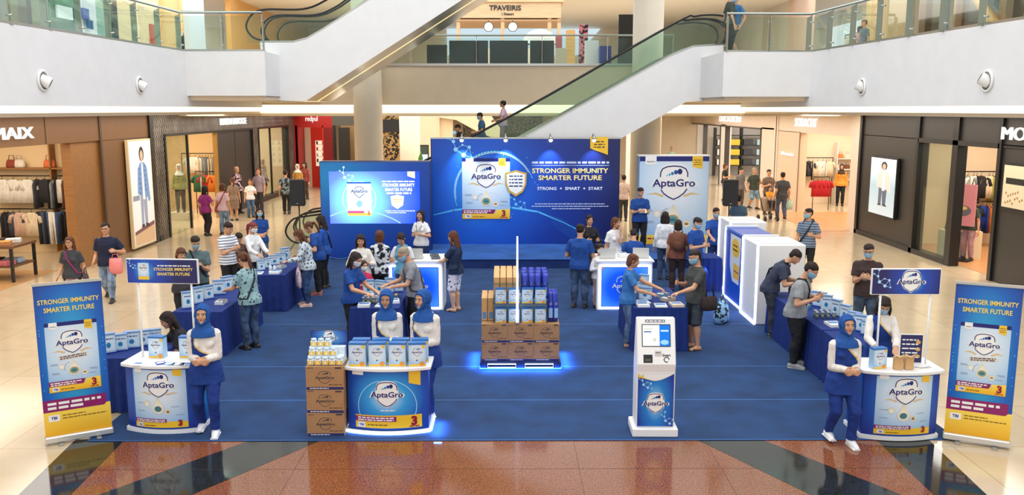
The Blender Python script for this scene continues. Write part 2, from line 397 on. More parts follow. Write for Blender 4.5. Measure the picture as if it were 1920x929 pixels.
# light coves and the bulkheads under them
f = MB(); f.slab([(-8.95, 6), (-8.9, 6), (-8.02, 28.2), (-8.07, 28.2)], 3.93, 4.06, COVE); struct('trim_cove_left', f)
f = MB(); f.slab([(8.9, 6), (8.95, 6), (7.72, 28.2), (7.67, 28.2)], 3.93, 4.06, COVE); struct('trim_cove_right', f)
f = MB(); f.box(-10.7, 11.4, 28.35, 28.4, 3.88, 4.14, COVE); struct('trim_cove_back', f)
f = MB(); f.slab([(-9, 6), (-8.9, 6), (-8.0, 28.2), (-8.0, 28.4), (-10.72, 28.4), (-10.72, 6)], 3.86, 3.93, BEIGE); struct('ceiling_left', f)
f = MB(); f.slab([(8.85, 6), (11.42, 6), (11.42, 28.4), (7.7, 28.4), (7.7, 28.2)], 3.86, 3.93, BEIGE); struct('ceiling_right', f)
f = MB(); f.box(-17, 18, 28.4, 54, 3.78, 3.88, BEIGE); struct('ceiling_back', f)

# ---- left shop fronts (x = -10.7)
XL = -10.7; XR = 11.4
def silver_mat():
    m, nt, b = new_mat('embossed_metal'); N = nt.nodes; L = nt.links
    tc = N.new('ShaderNodeTexCoord'); mp = N.new('ShaderNodeMapping'); L.new(tc.outputs['Object'], mp.inputs[0])
    mp.inputs['Rotation'].default_value = (0, PI / 2, 0) ; mp.inputs['Scale'].default_value = (1, 1, 1)
    sp = N.new('ShaderNodeSeparateXYZ'); L.new(tc.outputs['Object'], sp.inputs[0])
    def tri(s, fr):
        a = N.new('ShaderNodeMath'); a.operation = 'PINGPONG'; a.inputs[1].default_value = fr * .8; L.new(s, a.inputs[0]); return a.outputs[0]
    z = tri(sp.outputs['Z'], .11)
    ad = N.new('ShaderNodeMath'); ad.operation = 'ADD'; L.new(sp.outputs['Y'], ad.inputs[0]); L.new(z, ad.inputs[1])
    t2 = tri(ad.outputs[0], .09)
    ns = N.new('ShaderNodeTexNoise'); ns.inputs['Scale'].default_value = 2; L.new(tc.outputs['Object'], ns.inputs[0])
    mu = N.new('ShaderNodeMath'); mu.operation = 'MULTIPLY_ADD'; mu.inputs[1].default_value = .06; L.new(ns.outputs[0], mu.inputs[0]); L.new(t2, mu.inputs[2])
    r = N.new('ShaderNodeValToRGB'); L.new(mu.outputs[0], r.inputs[0]); e = r.color_ramp.elements
    e[0].position = .055; e[0].color = lin((44, 38, 33)); e[1].position = .13; e[1].color = lin((206, 196, 180))  # bright end of the ramp paints the metal's glints into its base colour
    L.new(r.outputs[0], b.inputs['Base Color']); b.inputs['Metallic'].default_value = .35; b.inputs['Roughness'].default_value = .32
    bp = N.new('ShaderNodeBump'); bp.inputs['Distance'].default_value = .12; bp.inputs['Strength'].default_value = 1; L.new(mu.outputs[0], bp.inputs['Height']); L.new(bp.outputs[0], b.inputs['Normal'])
    return m
SILV = silver_mat()
f = MB()
f.box(XL - .3, XL, 12, 26.0, 3.19, 3.9, BROWN); f.box(XL - .4, XL - .02, 22.9, 25.98, 0, 3.2, BROWN)
f.box(XL - .3, XL - .06, 21.42, 22.9, 0, 3.2, TAN); f.box(XL, XL + .03, 22.85, 22.95, 0, 3.86, mat((80, 58, 40), .5)); f.box(XL, XL + .012, 20.2, 20.22, 3.2, 3.86, mat((80, 58, 40), .5))
struct('wall_left_brown_shop', f)
f = MB(); f.box(XL - .25, XL + .06, 25.98, 26.22, 0, 3.9, DBLK); f.box(XL - .25, XL + .04, 26.22, 27.1, 0, 3.85, SILV); f.box(XL - .25, XL + .04, 27.1, 43.5, 3.19, 3.85, SILV)
f.box(XL - .25, XL + .04, 36.4, 37.3, 0, 3.19, SILV); f.box(XL - .25, XL + .04, 42.3, 43.5, 0, 3.19, SILV); f.box(XL - .2, XL + .07, 26.22, 26.5, 0, .15, DBLK)
for y0, y1 in ((27.02, 27.14), (36.36, 36.44), (37.22, 37.34), (42.26, 42.36)): f.box(XL - .25, XL + .07, y0, y1, 0, 3.22, DBLK)
f.box(XL - .25, XL + .07, 27.1, 36.4, 3.16, 3.24, DBLK); f.box(XL - .25, XL + .07, 37.3, 42.3, 3.16, 3.24, DBLK); f.box(XL - .25, XL + .05, 37.3, 42.3, 0, .2, DBLK)
struct('wall_left_silver_shop', f)
f = MB(); f.box(XL - .12, XL - .02, 32.1, 36.4, 0, 3.16, BLK); f.box(XL - .02, XL - .012, 34.2, 34.24, 0, 3.16, DBLK); f.box(XL - .14, XL, 32.0, 32.12, 0, 3.16, mat((190, 150, 80), .3, .6)); d1 = struct('door_1', f)
f = MB(); f.box(XL - .08, XL - .06, 37.34, 42.26, .2, 3.16, glass()); f.box(XL - .1, XL - .03, 39.4, 39.5, .2, 3.16, DBLK); struct('window_1', f)
f = MB(); f.box(XL - .08, XL - .06, 27.14, 29.2, .0, 3.16, glass()); f.box(XL - .1, XL - .03, 29.2, 29.28, 0, 3.16, DBLK); struct('window_2', f)
# shop rooms on the left
f = MB(); f.box(-19.5, XL - .3, 24.25, 24.4, 0, 3.8, mat((240, 212, 165), .6)); f.box(-19.6, -19.5, 10, 24.4, 0, 3.8, CREAMW); f.box(-19.5, XL - .3, 10, 24.3, 3.76, 3.82, CREAMW); struct('wall_left_brown_shop_inside', f)
f = MB(); f.box(-15.5, XL - .3, 36.0, 36.1, 0, 3.8, mat((232, 200, 150), .6)); f.box(-15.6, -15.5, 24.4, 43.5, 0, 3.8, mat((232, 200, 150), .6)); f.box(-15.5, XL - .25, 24.4, 43.5, 3.76, 3.82, CREAMW); f.box(-15.5, XL - .3, 43.4, 43.5, 0, 3.8, mat((226, 205, 170), .6)); struct('wall_left_silver_shop_inside', f)
f = MB(); f.box(-16, -11.3, 16, 21.4, .002, .006, mat((196, 150, 100), .3, kind='wood')); struct('floor_brown_shop', f)

# ---- red and dark fronts at the end of the left side, then the far end wall
RED = mat((176, 30, 26), .35, name='red_panel'); RED2 = mat((214, 46, 22), .4, name='bright_red')
f = MB(); Yb = 43.5
f.box(-10.7, -8.75, Yb, Yb + .2, 3.1, 3.85, RED); f.box(-10.7, -10.45, Yb, Yb + .2, 0, 3.1, RED); f.box(-9.2, -8.75, Yb, Yb + .2, 0, 3.1, mat((130, 22, 22), .3)); f.box(-10.15, -9.2, Yb + 1.4, Yb + 1.5, 0, 3.2, RED2)
f.box(-10.6, -10.5, Yb, Yb + 1.5, 0, 3.2, RED); f.box(-9.25, -9.2, Yb, Yb + 1.5, 0, 3.2, RED2); f.box(-10.45, -10.15, Yb + 1.4, Yb + 1.5, 0, 3.2, CREAMW); struct('wall_back_red_shop', f)
f = MB(); f.box(-8.75, -7.3, Yb, Yb + .2, 3.2, 3.85, mat((92, 88, 80), .5)); f.box(-8.7, -8.6, Yb, Yb + .2, 0, 3.2, DBLK); f.box(-8.45, -7.9, Yb, Yb + .15, .3, 3.1, mat((46, 40, 34), .3)); f.box(-8.6, -7.3, Yb + 1.5, Yb + 1.6, 0, 3.8, mat((190, 160, 110), .5)); struct('wall_back_dark_shop', f)
f = MB(); f.box(-17, 18, 53.8, 54, 0, 3.9, CREAMW); f.box(-7.3, -7.2, Yb, 53.9, 0, 3.85, CREAMW); struct('wall_back', f)
f = MB()   # partitions and diagonal stair soffit at the far end
f.box(-4.3, -3.2, 41, 41.4, 0, 3.8, BEIGE); f.box(-3.2, -2.6, 41.2, 41.4, 0, 3.8, mat((236, 214, 180), .6))
f.prism([(-3.2, 3.85), (-.9, 3.85), (.1, 2.5), (-.2, 2.5), (-1.3, 2.9), (-2.4, 3.5), (-3.2, 3.62)], 40.8, 41.3, BEIGE)
f.box(-2.3, 1.8, 44.8, 44.9, 0, 3.8, mat((86, 70, 40), .5, kind='bigpat')); f.box(6.0, 7.4, 44.0, 44.1, 0, 3.8, mat((236, 226, 222), .5))
struct('wall_back_partition', f)
def column(name, x, y, r, z0, z1, m):
    c = MB(); c.cyl((x, y, z0), (x, y, z1), r, m, n=40); c.cyl((x, y, z0), (x, y, z0 + .12), r + .015, m, n=40); return struct(name, c)
COLM = mat((240, 228, 206), .45, kind='wall', name='column_paint')
column('column_left', -4.42, 27.7, .45, 0, 8.6, COLM); column('column_right', 4.35, 27.45, .47, 0, 8.6, COLM)
column('column_middle', -4.05, 36, .42, 0, 4.2, COLM); column('column_rear', 6.1, 37, .42, 0, 4.2, COLM)

# ---- right shop fronts (x = 11.4)
f = MB()
f.box(XR, XR + .3, 12, 28.0, 3.18, 3.9, BLK); f.box(XR, XR + .3, 24.05, 28.0, 0, 3.2, BLK); f.box(XR, XR + .3, 12, 20.0, 0, 3.2, BLK)
for y0, y1 in ((19.92, 20.06), (21.85, 22.12), (23.95, 24.12), (27.85, 28.02)): f.box(XR - .06, XR + .2, y0, y1, 0, 3.86, DBLK)
f.box(XR - .06, XR + .2, 20, 24, 3.1, 3.22, DBLK); f.box(XR - .06, XR + .2, 12, 28, 3.8, 3.9, DBLK); f.box(XR - .06, XR + .2, 22.1, 28, 0, .14, DBLK); f.box(XR - .03, XR, 12, 20, 3.12, 3.18, DBLK)
struct('wall_right_black_shop', f)
f = MB(); f.box(XR + .04, XR + .06, 22.12, 23.95, .14, 3.1, glass()); struct('window_3', f)
f = MB(); f.box(XR + .04, 18, 25.6, 25.7, 0, 3.8, mat((232, 214, 186), .6)); f.box(16.5, 16.6, 12, 25.6, 0, 3.8, CREAMW); f.box(XR + .3, 16.5, 12, 25.6, 3.76, 3.82, CREAMW); f.box(XR + .3, 16.5, 14, 25.6, .002, .006, mat((205, 150, 100), .35, kind='wood')); struct('wall_right_black_shop_inside', f)
PINKB = mat((232, 214, 196), .5, kind='wall', name='beige_pink_panel')
f = MB()
f.box(XR, XR + .3, 28.02, 37.0, 3.1, 3.9, PINKB); f.box(XR - .04, XR + .3, 28.02, 28.65, 0, 3.9, PINKB); f.box(XR, XR + .3, 33.9, 36.6, 0, 3.12, mat((226, 200, 172), .5)); f.box(XR - .05, XR + .3, 36.6, 37.1, 0, 3.9, PINKB)
f.box(XR - .05, XR, 36.75, 36.85, 0, 3.9, mat((120, 96, 80), .4)); f.box(XR - .02, XR, 33.85, 33.92, 0, 3.1, mat((120, 96, 80), .4)); struct('wall_right_beige_shop', f)
f = MB(); f.box(XR + .3, 18, 37.2, 37.3, 0, 3.8, mat((244, 224, 196), .6)); f.box(17, 17.1, 28, 37, 0, 3.8, CREAMW); f.box(XR + .3, 18, 28.1, 37.2, 3.76, 3.82, CREAMW); f.box(XR - 1.2, 17, 28.4, 33.8, .002, .006, mat((206, 146, 96), .3, kind='wood')); f.box(XR + .3, 17, 27.9, 28.0, 0, 3.8, CREAMW); struct('wall_right_beige_shop_inside', f)
f = MB()
f.box(XR, XR + .3, 37.1, 53.9, 3.13, 3.9, PINKB); f.box(XR, XR + .3, 37.1, 39.1, 0, 3.2, PINKB); f.box(XR, XR + .3, 45.5, 46.5, 0, 3.2, mat((240, 234, 228), .5))
for y0 in (39.05, 45.4, 46.5, 50.5): f.box(XR - .04, XR + .2, y0, y0 + .1, 0, 3.16, mat((70, 64, 60), .4))
f.box(XR - .04, XR + .2, 39.05, 53.8, 3.1, 3.16, mat((70, 64, 60), .4)); struct('wall_right_bright_shop', f)
f = MB(); f.box(XR + .3, 18, 53.7, 53.8, 0, 3.8, mat((240, 236, 232), .6)); f.box(17, 17.1, 37.3, 53.8, 0, 3.8, mat((240, 236, 232), .6)); f.box(XR + .3, 17, 37.3, 53.8, 3.76, 3.82, mat((240, 236, 232), .6)); struct('wall_right_bright_shop_inside', f)

# ---- level two rooms
f = MB(); f.box(-17, 18, 49.9, 50, L2, 8.7, mat((238, 226, 206), .6)); struct('wall_back_upper', f)
f = MB(); f.box(-17, 18, 36.5, 50, 8.5, 8.7, mat((244, 240, 232), .6)); f.box(-17, -11.2, 6, 36.5, 8.5, 8.7, FASC); f.box(11.8, 18, 6, 36.5, 8.5, 8.7, FASC); struct('ceiling_upper', f)
def upwall(name, X, segs, sgn):
    f = MB()
    for y0, y1, z0, z1, m, dx in segs: f.box(min(X, X + sgn * .2) + sgn * dx, max(X, X + sgn * .2) + sgn * dx, y0, y1, z0, z1, m)
    return struct(name, f)
TEALW = mat((130, 190, 178), .5); ORNG = mat((226, 150, 80), .5, kind='wood'); LBL = mat((150, 195, 225), .5); CRM2 = mat((238, 216, 176), .5); DRK = mat((60, 62, 70), .4)
upwall('wall_left_upper', -11.2, [
    (10, 20.8, L2, 8.5, TEALW, .9), (20.8, 21.0, L2, 8.5, DRK, 0), (21.0, 23.3, L2, 8.5, mat((206, 160, 120), .5), 1.0), (21.0, 23.3, 7.0, 7.4, ORNG, .6), (22.4, 22.6, L2, 7.2, DRK, .9),
    (23.3, 24.2, L2, 8.5, TEALW, .6), (24.2, 25.3, L2, 8.5, LBL, .5), (25.3, 25.6, L2, 8.5, DRK, 0), (25.6, 28.9, L2, 8.5, CRM2, .1), (28.9, 29.9, L2, 8.5, mat((240, 230, 215), .5), .5),
    (29.9, 31.3, L2, 8.5, mat((232, 190, 130), .5), .3), (31.3, 32.9, L2, 8.5, mat((210, 222, 238), .5), 0), (32.9, 36.0, L2, 8.5, mat((244, 206, 150), .5), 1.2), (36.0, 50, L2, 8.5, mat((232, 178, 104), .5), 0)], -1)
upwall('wall_right_upper', 11.8, [
    (10, 25.3, 7.9, 8.5, mat((50, 46, 42), .4), 0), (10, 25.3, L2, 8.5, mat((70, 68, 66), .4), 2.4), (25.3, 25.9, L2, 8.5, mat((64, 50, 46), .4), .1), (25.9, 27.6, L2, 8.5, mat((200, 166, 118), .45, kind='wood'), 0), (27.6, 29.2, L2, 8.5, mat((216, 176, 124), .5), .15),
    (29.2, 34.7, L2, 8.5, mat((250, 226, 180), .5), 2.2), (34.7, 37.4, L2, 8.5, mat((220, 190, 170), .5), 0), (37.4, 41, L2, 8.5, mat((214, 206, 190), .5), 0), (41, 50, L2, 8.5, mat((240, 234, 224), .5), 0)], 1)
f = MB()
for y0 in (20.6, 22.9, 24.9): f.box(11.55, 11.8, y0, y0 + .3, L2, 8.5, mat((150, 122, 96), .4))
struct('trim_right_upper', f)
f = MB(); f.box(11.72, 11.74, 12, 25.3, L2, 7.9, glass((150, 165, 170), .5)); struct('window_4', f)
f = MB(); f.box(-11.2, -11.18, 12, 25.3, L2, 8.4, glass((220, 240, 232), .2)); struct('window_5', f)
f = MB(); f.cyl((0, 0, 0), (0, 0, 3.3), .12, mat((226, 178, 110), .5, kind='wood'), n=4); b_ = f.build('wooden_beam'); b_.location = AX(1866, 46, 11.4); b_.rotation_euler = (-R(52), 0, 0)
tag(b_, 'pale wooden beam leaning diagonally in the dark upper shop window', 'beam')

# ================================================================ railings
GLS = glass((236, 246, 241), .1, .95)
def railing(path, label, h=.93, step=1.15, post=True, first=0.0):
    t = thing('glass_railing', label, 'railing', (path[0][0], path[0][1], L2)); o = V((path[0][0], path[0][1], L2))
    for i in range(len(path) - 1):
        a = V((*path[i], L2)) - o; b = V((*path[i + 1], L2)) - o; d = (b - a); ln = d.length; d.normalize(); nn = V((-d.y, d.x, 0))
        n = max(1, round(ln / step))
        for j in range(n):
            p = a + d * (ln * j / n + .04); q = a + d * (ln * (j + 1) / n - .04)
            g = MB(); g.add([p + nn * .006, q + nn * .006, q + nn * .006 + V((0, 0, h - .08)), p + nn * .006 + V((0, 0, h - .08)), p - nn * .006, q - nn * .006, q - nn * .006 + V((0, 0, h - .08)), p - nn * .006 + V((0, 0, h - .08))],
                            [(0, 1, 2, 3), (7, 6, 5, 4), (0, 4, 5, 1), (1, 5, 6, 2), (2, 6, 7, 3), (3, 7, 4, 0)], GLS); g.build('glass_panel', t)
        for j in range(n + 1):
            if i and j == 0: continue
            p = a + d * (ln * j / n); g = MB()
            if post:
                q_ = p + nn * .13 * (1 if (nn.x * p.x + (1 if not i else 0) * 0) >= 0 else 1); PM = metal((165, 164, 150), .4); g.add([p - d * .01, p + d * .01, q_ + d * .01, q_ - d * .01, p - d * .01 + V((0, 0, h - .03)), p + d * .01 + V((0, 0, h - .03)), q_ + d * .01 + V((0, 0, h - .09)), q_ - d * .01 + V((0, 0, h - .09))], [(0, 3, 2, 1), (4, 5, 6, 7), (0, 1, 5, 4), (1, 2, 6, 5), (2, 3, 7, 6), (3, 0, 4, 7)], PM); g.cyl(p + V((0, 0, .15)) - nn * .05, p + V((0, 0, .15)) + nn * .05, .018, STEEL, n=8); g.cyl(p + V((0, 0, h - .2)) - nn * .05, p + V((0, 0, h - .2)) + nn * .05, .018, STEEL, n=8)
                g.box(p.x - .05, p.x + .05, p.y - .05, p.y + .05, 0, .03, STEEL); g.build('post', t)
    g = MB(); g.tube([V((*p, L2 + h)) - o for p in path], .032, metal((170, 180, 172), .35), n=10); g.build('handrail', t)
    g = MB()
    for i in range(len(path) - 1):
        a = V((*path[i], L2)) - o; b = V((*path[i + 1], L2)) - o; d = (b - a).normalized(); nn = V((-d.y, d.x, 0)) * .03
        g.add([a - nn, b - nn, b + nn, a + nn, a - nn + V((0, 0, .05)), b - nn + V((0, 0, .05)), b + nn + V((0, 0, .05)), a + nn + V((0, 0, .05))], [(0, 3, 2, 1), (4, 5, 6, 7), (0, 1, 5, 4), (1, 2, 6, 5), (2, 3, 7, 6), (3, 0, 4, 7)], STEEL)
    g.build('base_channel', t)
    return t
railing([(-8.62, 8), (-7.97, 21.68), (-6.0, 21.73)], 'glass balustrade with steel posts above the white fascia on the brown shop side')
railing([(8.62, 8), (7.55, 22.0), (5.4, 21.88)], 'glass balustrade with steel posts above the white fascia on the black shop side')
railing([(-5.2, 28.27), (5.3, 28.27)], 'long straight glass balustrade in front of the cafe kiosk on the upper floor', step=2.15)

# ================================================================ escalators
def catm(pts, n=6):
    out = []
    P = [V(p) for p in pts]
    for i in range(len(P) - 1):
        p0 = P[max(i - 1, 0)]; p1 = P[i]; p2 = P[i + 1]; p3 = P[min(i + 2, len(P) - 1)]
        for k in range(n):
            t = k / n; out.append(.5 * ((2 * p1) + (p2 - p0) * t + (2 * p0 - 5 * p1 + 4 * p2 - p3) * t * t + (3 * p1 - p0 - 3 * p2 + p3) * t ** 3))
    out.append(P[-1]); return out
RUB = mat((16, 16, 18), .6, name='rubber')
ESCG = glass((238, 247, 242), .1, .93)
def escalator(label, Y0, lanes, top, bottom, hr, strip, sideM=FASC):
    """top/bottom: x-z outline of the cladding, hr: handrail path (x,z); lanes: list of (y0,y1)"""
    t = thing('escalator', label, 'escalator', (0, Y0, 0)); Y1 = lanes[-1][1]
    g = MB(); poly = top + bottom[::-1]; n = len(poly)
    g.add([(p[0], 0, p[1]) for p in poly], [tuple(range(n))], sideM); g.add([(p[0], Y1 - Y0, p[1]) for p in poly], [tuple(range(n - 1, -1, -1))], sideM)
    for i in range(n):
        a, b = poly[i], poly[(i + 1) % n]
        if i < len(top) - 1: continue
        g.add([(a[0], 0, a[1]), (a[0], Y1 - Y0, a[1]), (b[0], Y1 - Y0, b[1]), (b[0], 0, b[1])], [(0, 1, 2, 3)], metal((206, 200, 194), .2) if i >= len(top) and i < n - 1 else sideM)
    g.build('cladding', t)
    if strip:
        g = MB()
        for i in range(len(bottom) - 1):
            a, b = bottom[i], bottom[i + 1]; yy = (Y1 - Y0) * .42
            g.add([(a[0], yy, a[1] - .01), (b[0], yy, b[1] - .01), (b[0], yy + .07, b[1] - .01), (a[0], yy + .07, a[1] - .01)], [(0, 1, 2, 3)], emis((255, 225, 160), 1.6))
        g.build('light_strip', t)
    def ztop(x):
        for i in range(len(top) - 1):
            a, b = sorted((top[i], top[i + 1]))
            if a[0] <= x <= b[0]: return a[1] + (b[1] - a[1]) * (x - a[0]) / max(b[0] - a[0], 1e-6)
        return top[0][1] if abs(x - top[0][0]) < abs(x - top[-1][0]) else top[-1][1]
    x0 = min(p[0] for p in top); x1 = max(p[0] for p in top)
    hp = catm([(p[0], 0, p[1]) for p in hr], 5)
    for (a, b) in lanes:
        for yy in (a, b):
            y = yy - Y0; y = min(max(y, .06), Y1 - Y0 - .06)
            g = MB(); g.tube([(p.x, y, p.z) for p in hp], .026, RUB, n=8); g.build('handrail', t)
            g = MB()
            body = [p for p in hp if x0 + .01 < p.x < x1 - .01]
            mid = hp
            for i in range(len(mid) - 1):
                p, q = mid[i], mid[i + 1]
                if abs(q.x - p.x) < 1e-4: continue
                zp = ztop(p.x) if x0 < p.x < x1 else ztop(min(max(p.x, x0), x1)); zq = ztop(min(max(q.x, x0), x1))
                if p.z < zp - .3 or q.z < zq - .3: continue
                g.add([(p.x, y, min(zp, p.z)), (q.x, y, min(zq, q.z)), (q.x, y, q.z), (p.x, y, p.z)], [(0, 1, 2, 3)], ESCG)
            if g.v: g.build('glass_panel', t)
        g = MB(); xs = x0 + .02; k = 0
        pts = []
        while xs < x1 - .35:
            z = ztop(xs) - .1; z2 = ztop(xs + .36) - .1
            g.box(xs, xs + .36, a - Y0 + .1, b - Y0 - .1, z - .12, z, DARKSTEEL); xs += .36
        g.build('steps', t)
        for yy in (a, b):
            g = MB(); y = min(max(yy - Y0, .1), Y1 - Y0 - .1)
            for i in range(len(top) - 1):
                p, q = top[i], top[i + 1]
                g.add([(p[0], y - .1, p[1] + .004), (q[0], y - .1, q[1] + .004), (q[0], y + .1, q[1] + .004), (p[0], y + .1, p[1] + .004), (p[0], y - .1, p[1] + .05), (q[0], y - .1, q[1] + .05), (q[0], y + .1, q[1] + .05), (p[0], y + .1, p[1] + .05)],
                      [(0, 3, 2, 1), (4, 5, 6, 7), (0, 1, 5, 4), (2, 3, 7, 6), (1, 2, 6, 5), (3, 0, 4, 7)], STEEL)
            g.build('skirt_rail', t)
    return t
SL = .552
escalator('wide white-clad escalator pair rising from the upper floor with a lit metal underside', 23.0, [(23.05, 24.45), (24.75, 26.2)],
          [(-6.43, 5.71), (-5.55, 5.71), (-5.2, 5.80), (-4.8, 6.02), (-3.57, 6.78), (1.5, 9.9)], [(-6.32, 4.22), (-5.28, 4.22), (-1.15, 6.80), (3.9, 9.95)],
          [(-6.3, 5.75), (-6.62, 5.85), (-6.78, 6.12), (-6.62, 6.42), (-6.25, 6.55), (-5.3, 6.56), (-4.7, 6.78), (-3.9, 7.3), (1.0, 10.4)], True)
escalator('white-clad escalator pair climbing from the ground floor behind the blue backdrop', 24.35, [(24.4, 25.35), (25.6, 26.6)],
          [(-5.8, .05), (-5.5, .1), (-5.1, .3), (.49, 3.22), (4.5, 5.44), (5.1, 5.69), (5.95, 5.75)], [(-5.8, 0), (-2.5, 0), (5.0, 4.22), (5.95, 4.22)],
          [(-5.5, .2), (-6.1, .25), (-6.33, .55), (-6.12, .90), (-5.7, 1.0), (-5.25, 1.08), (-4.7, 1.36), (.3, 3.92), (4.5, 6.28), (5.15, 6.52), (5.8, 6.55), (6.2, 6.4), (6.3, 6.1), (6.15, 5.8)], False)

# ---- fascia spotlights
def eyeball(p, nx, label):
    t = thing('recessed_spotlight', label, 'light', p, 0, 'spotlights set in the white fascia'); s = 1 if nx > 0 else -1
    M = Matrix.Rotation(s * PI / 2, 4, 'Y')
    g = MB(M); g.tube([(.17 * math.cos(2 * PI * i / 24), .17 * math.sin(2 * PI * i / 24), .0) for i in range(24)], .022, WHITE, closed=True); g.build('trim_ring', t)
    g = MB(M); g.cyl((0, 0, -.02), (0, 0, .004), .165, mat((120, 116, 108), .5), n=24); g.build('recess', t)
    M2 = M @ Matrix.Rotation(R(28), 4, 'Y') @ Matrix.Rotation(R(-18), 4, 'X')
    g = MB(M2); g.cyl((0, 0, -.05), (0, 0, .12), .105, WHITE, n=20, cap=False); g.cyl((0, 0, .10), (0, 0, .12), .105, WHITE, r1=.085, n=20, cap=False); g.cyl((0, 0, .0), (0, 0, .02), .1, mat((90, 88, 84), .3), n=20); g.build('lamp_housing', t)
def fx(P, Y): return P[0][0] + (P[1][0] - P[0][0]) * (Y - P[0][1]) / (P[1][1] - P[0][1])
eyeball((fx(PL, 15.6) + .01, 15.6, 4.5), 1, 'white swivel spotlight on the fascia above the brown shop sign')
eyeball((fx(PL, 19.2) + .01, 19.2, 4.52), 1, 'white swivel spotlight on the fascia above the lit fashion poster')
eyeball((fx(PR, 19.1) - .01, 19.1, 4.48), -1, 'white swivel spotlight on the fascia above the black shop corner')
eyeball((fx(PR, 14.75) - .01, 14.75, 4.47), -1, 'white swivel spotlight on the fascia near the black shop sign')
# ================================================================ artwork
CARDG = grad([(0, (246, 248, 250)), (.45, (205, 226, 244)), (1.0, (110, 172, 224))], .5, .66, 1.1, 1.25, name='pale_blue_print')
BLUEG = grad([(0, (60, 190, 235)), (.35, (20, 100, 200)), (.75, (16, 44, 140)), (1, (14, 26, 96))], .5, .55, 1.2, 1.0, name='blue_print')
DROPG = grad([(0, (250, 248, 240)), (.6, (238, 226, 190)), (1, (206, 176, 110))], .5, .35, 1.2, 1.2, name='cream_print')
YELG = grad([(0, (240, 176, 30)), (1, (252, 220, 90))], kind='v', name='yellow_print')
GOLDT = mat((246, 216, 110), .3, .2, name='gold_text')
def arc(cx, cz, rx, rz, a0, a1, n=14): return [(cx + rx * math.cos(R(a0 + (a1 - a0) * i / n)), cz + rz * math.sin(R(a0 + (a1 - a0) * i / n))) for i in range(n + 1)]
def logo(mb, x, z, s, k, L=.0012, fill=True, col=None, low=False):
    col = col or NAVY
    out = [(x - .33 * s, z - .12 * s), (x - .25 * s, z - .24 * s), (x, z - .40 * s), (x + .25 * s, z - .24 * s), (x + .33 * s, z - .12 * s), (x + .33 * s, z + .2 * s), (x + .28 * s, z + .34 * s), (x + .18 * s, z + .41 * s), (x, z + .43 * s), (x - .18 * s, z + .41 * s), (x - .28 * s, z + .34 * s), (x - .33 * s, z + .2 * s)]
    if fill: mb.flat([(x + (a - x) * 1.06, z + (b - z) * 1.06) for a, b in out], PWHITE, k, L)
    w_ = .028 * s
    mb.ribbon([(x - .32 * s, z + .15 * s), (x - .315 * s, z + .25 * s), (x - .27 * s, z + .34 * s), (x - .16 * s, z + .39 * s), (x, z + .405 * s), (x + .16 * s, z + .39 * s), (x + .27 * s, z + .34 * s), (x + .315 * s, z + .25 * s), (x + .32 * s, z + .15 * s)], w_, col, k + 1, L)
    mb.ribbon([(x - .31 * s, z - .13 * s), (x - .24 * s, z - .23 * s), (x - .12 * s, z - .32 * s), (x, z - .375 * s), (x + .12 * s, z - .32 * s), (x + .24 * s, z - .23 * s), (x + .31 * s, z - .13 * s)], w_, col, k + 1, L)
    for i, (dx, dz, r, c) in enumerate(((-.16, .185, .018, (70, 190, 210)), (-.105, .205, .025, (40, 160, 200)), (-.04, .23, .034, (30, 120, 185)), (.04, .26, .045, (20, 70, 150)), (.135, .275, .058, (14, 34, 110)))):
        mb.disc(x + dx * s, z + dz * s, r * s, r * 1.15 * s, mat(c, .35, name='print') if col is NAVY else col, k + 1, L, 10 if low else 16)
    if fill and not low: mb.text('AptaGro', x, z - .075 * s, .185 * s, PWHITE, k + 2, L, .055, 1.09 * s)
    mb.text('AptaGro', x, z - .07 * s, .175 * s, col, k + 3, L, .02, 1.0 * s)
def smalltext(mb, x0, x1, z, h, m, k, seed=0, L=.0012):
    rn = random.Random(seed); x = x0
    while x < x1 - h * .5:
        w_ = h * rn.uniform(1.2, 5); mb.rect(x, min(x + w_, x1), z, z + h, m, k, L, False); x += w_ + h * .7
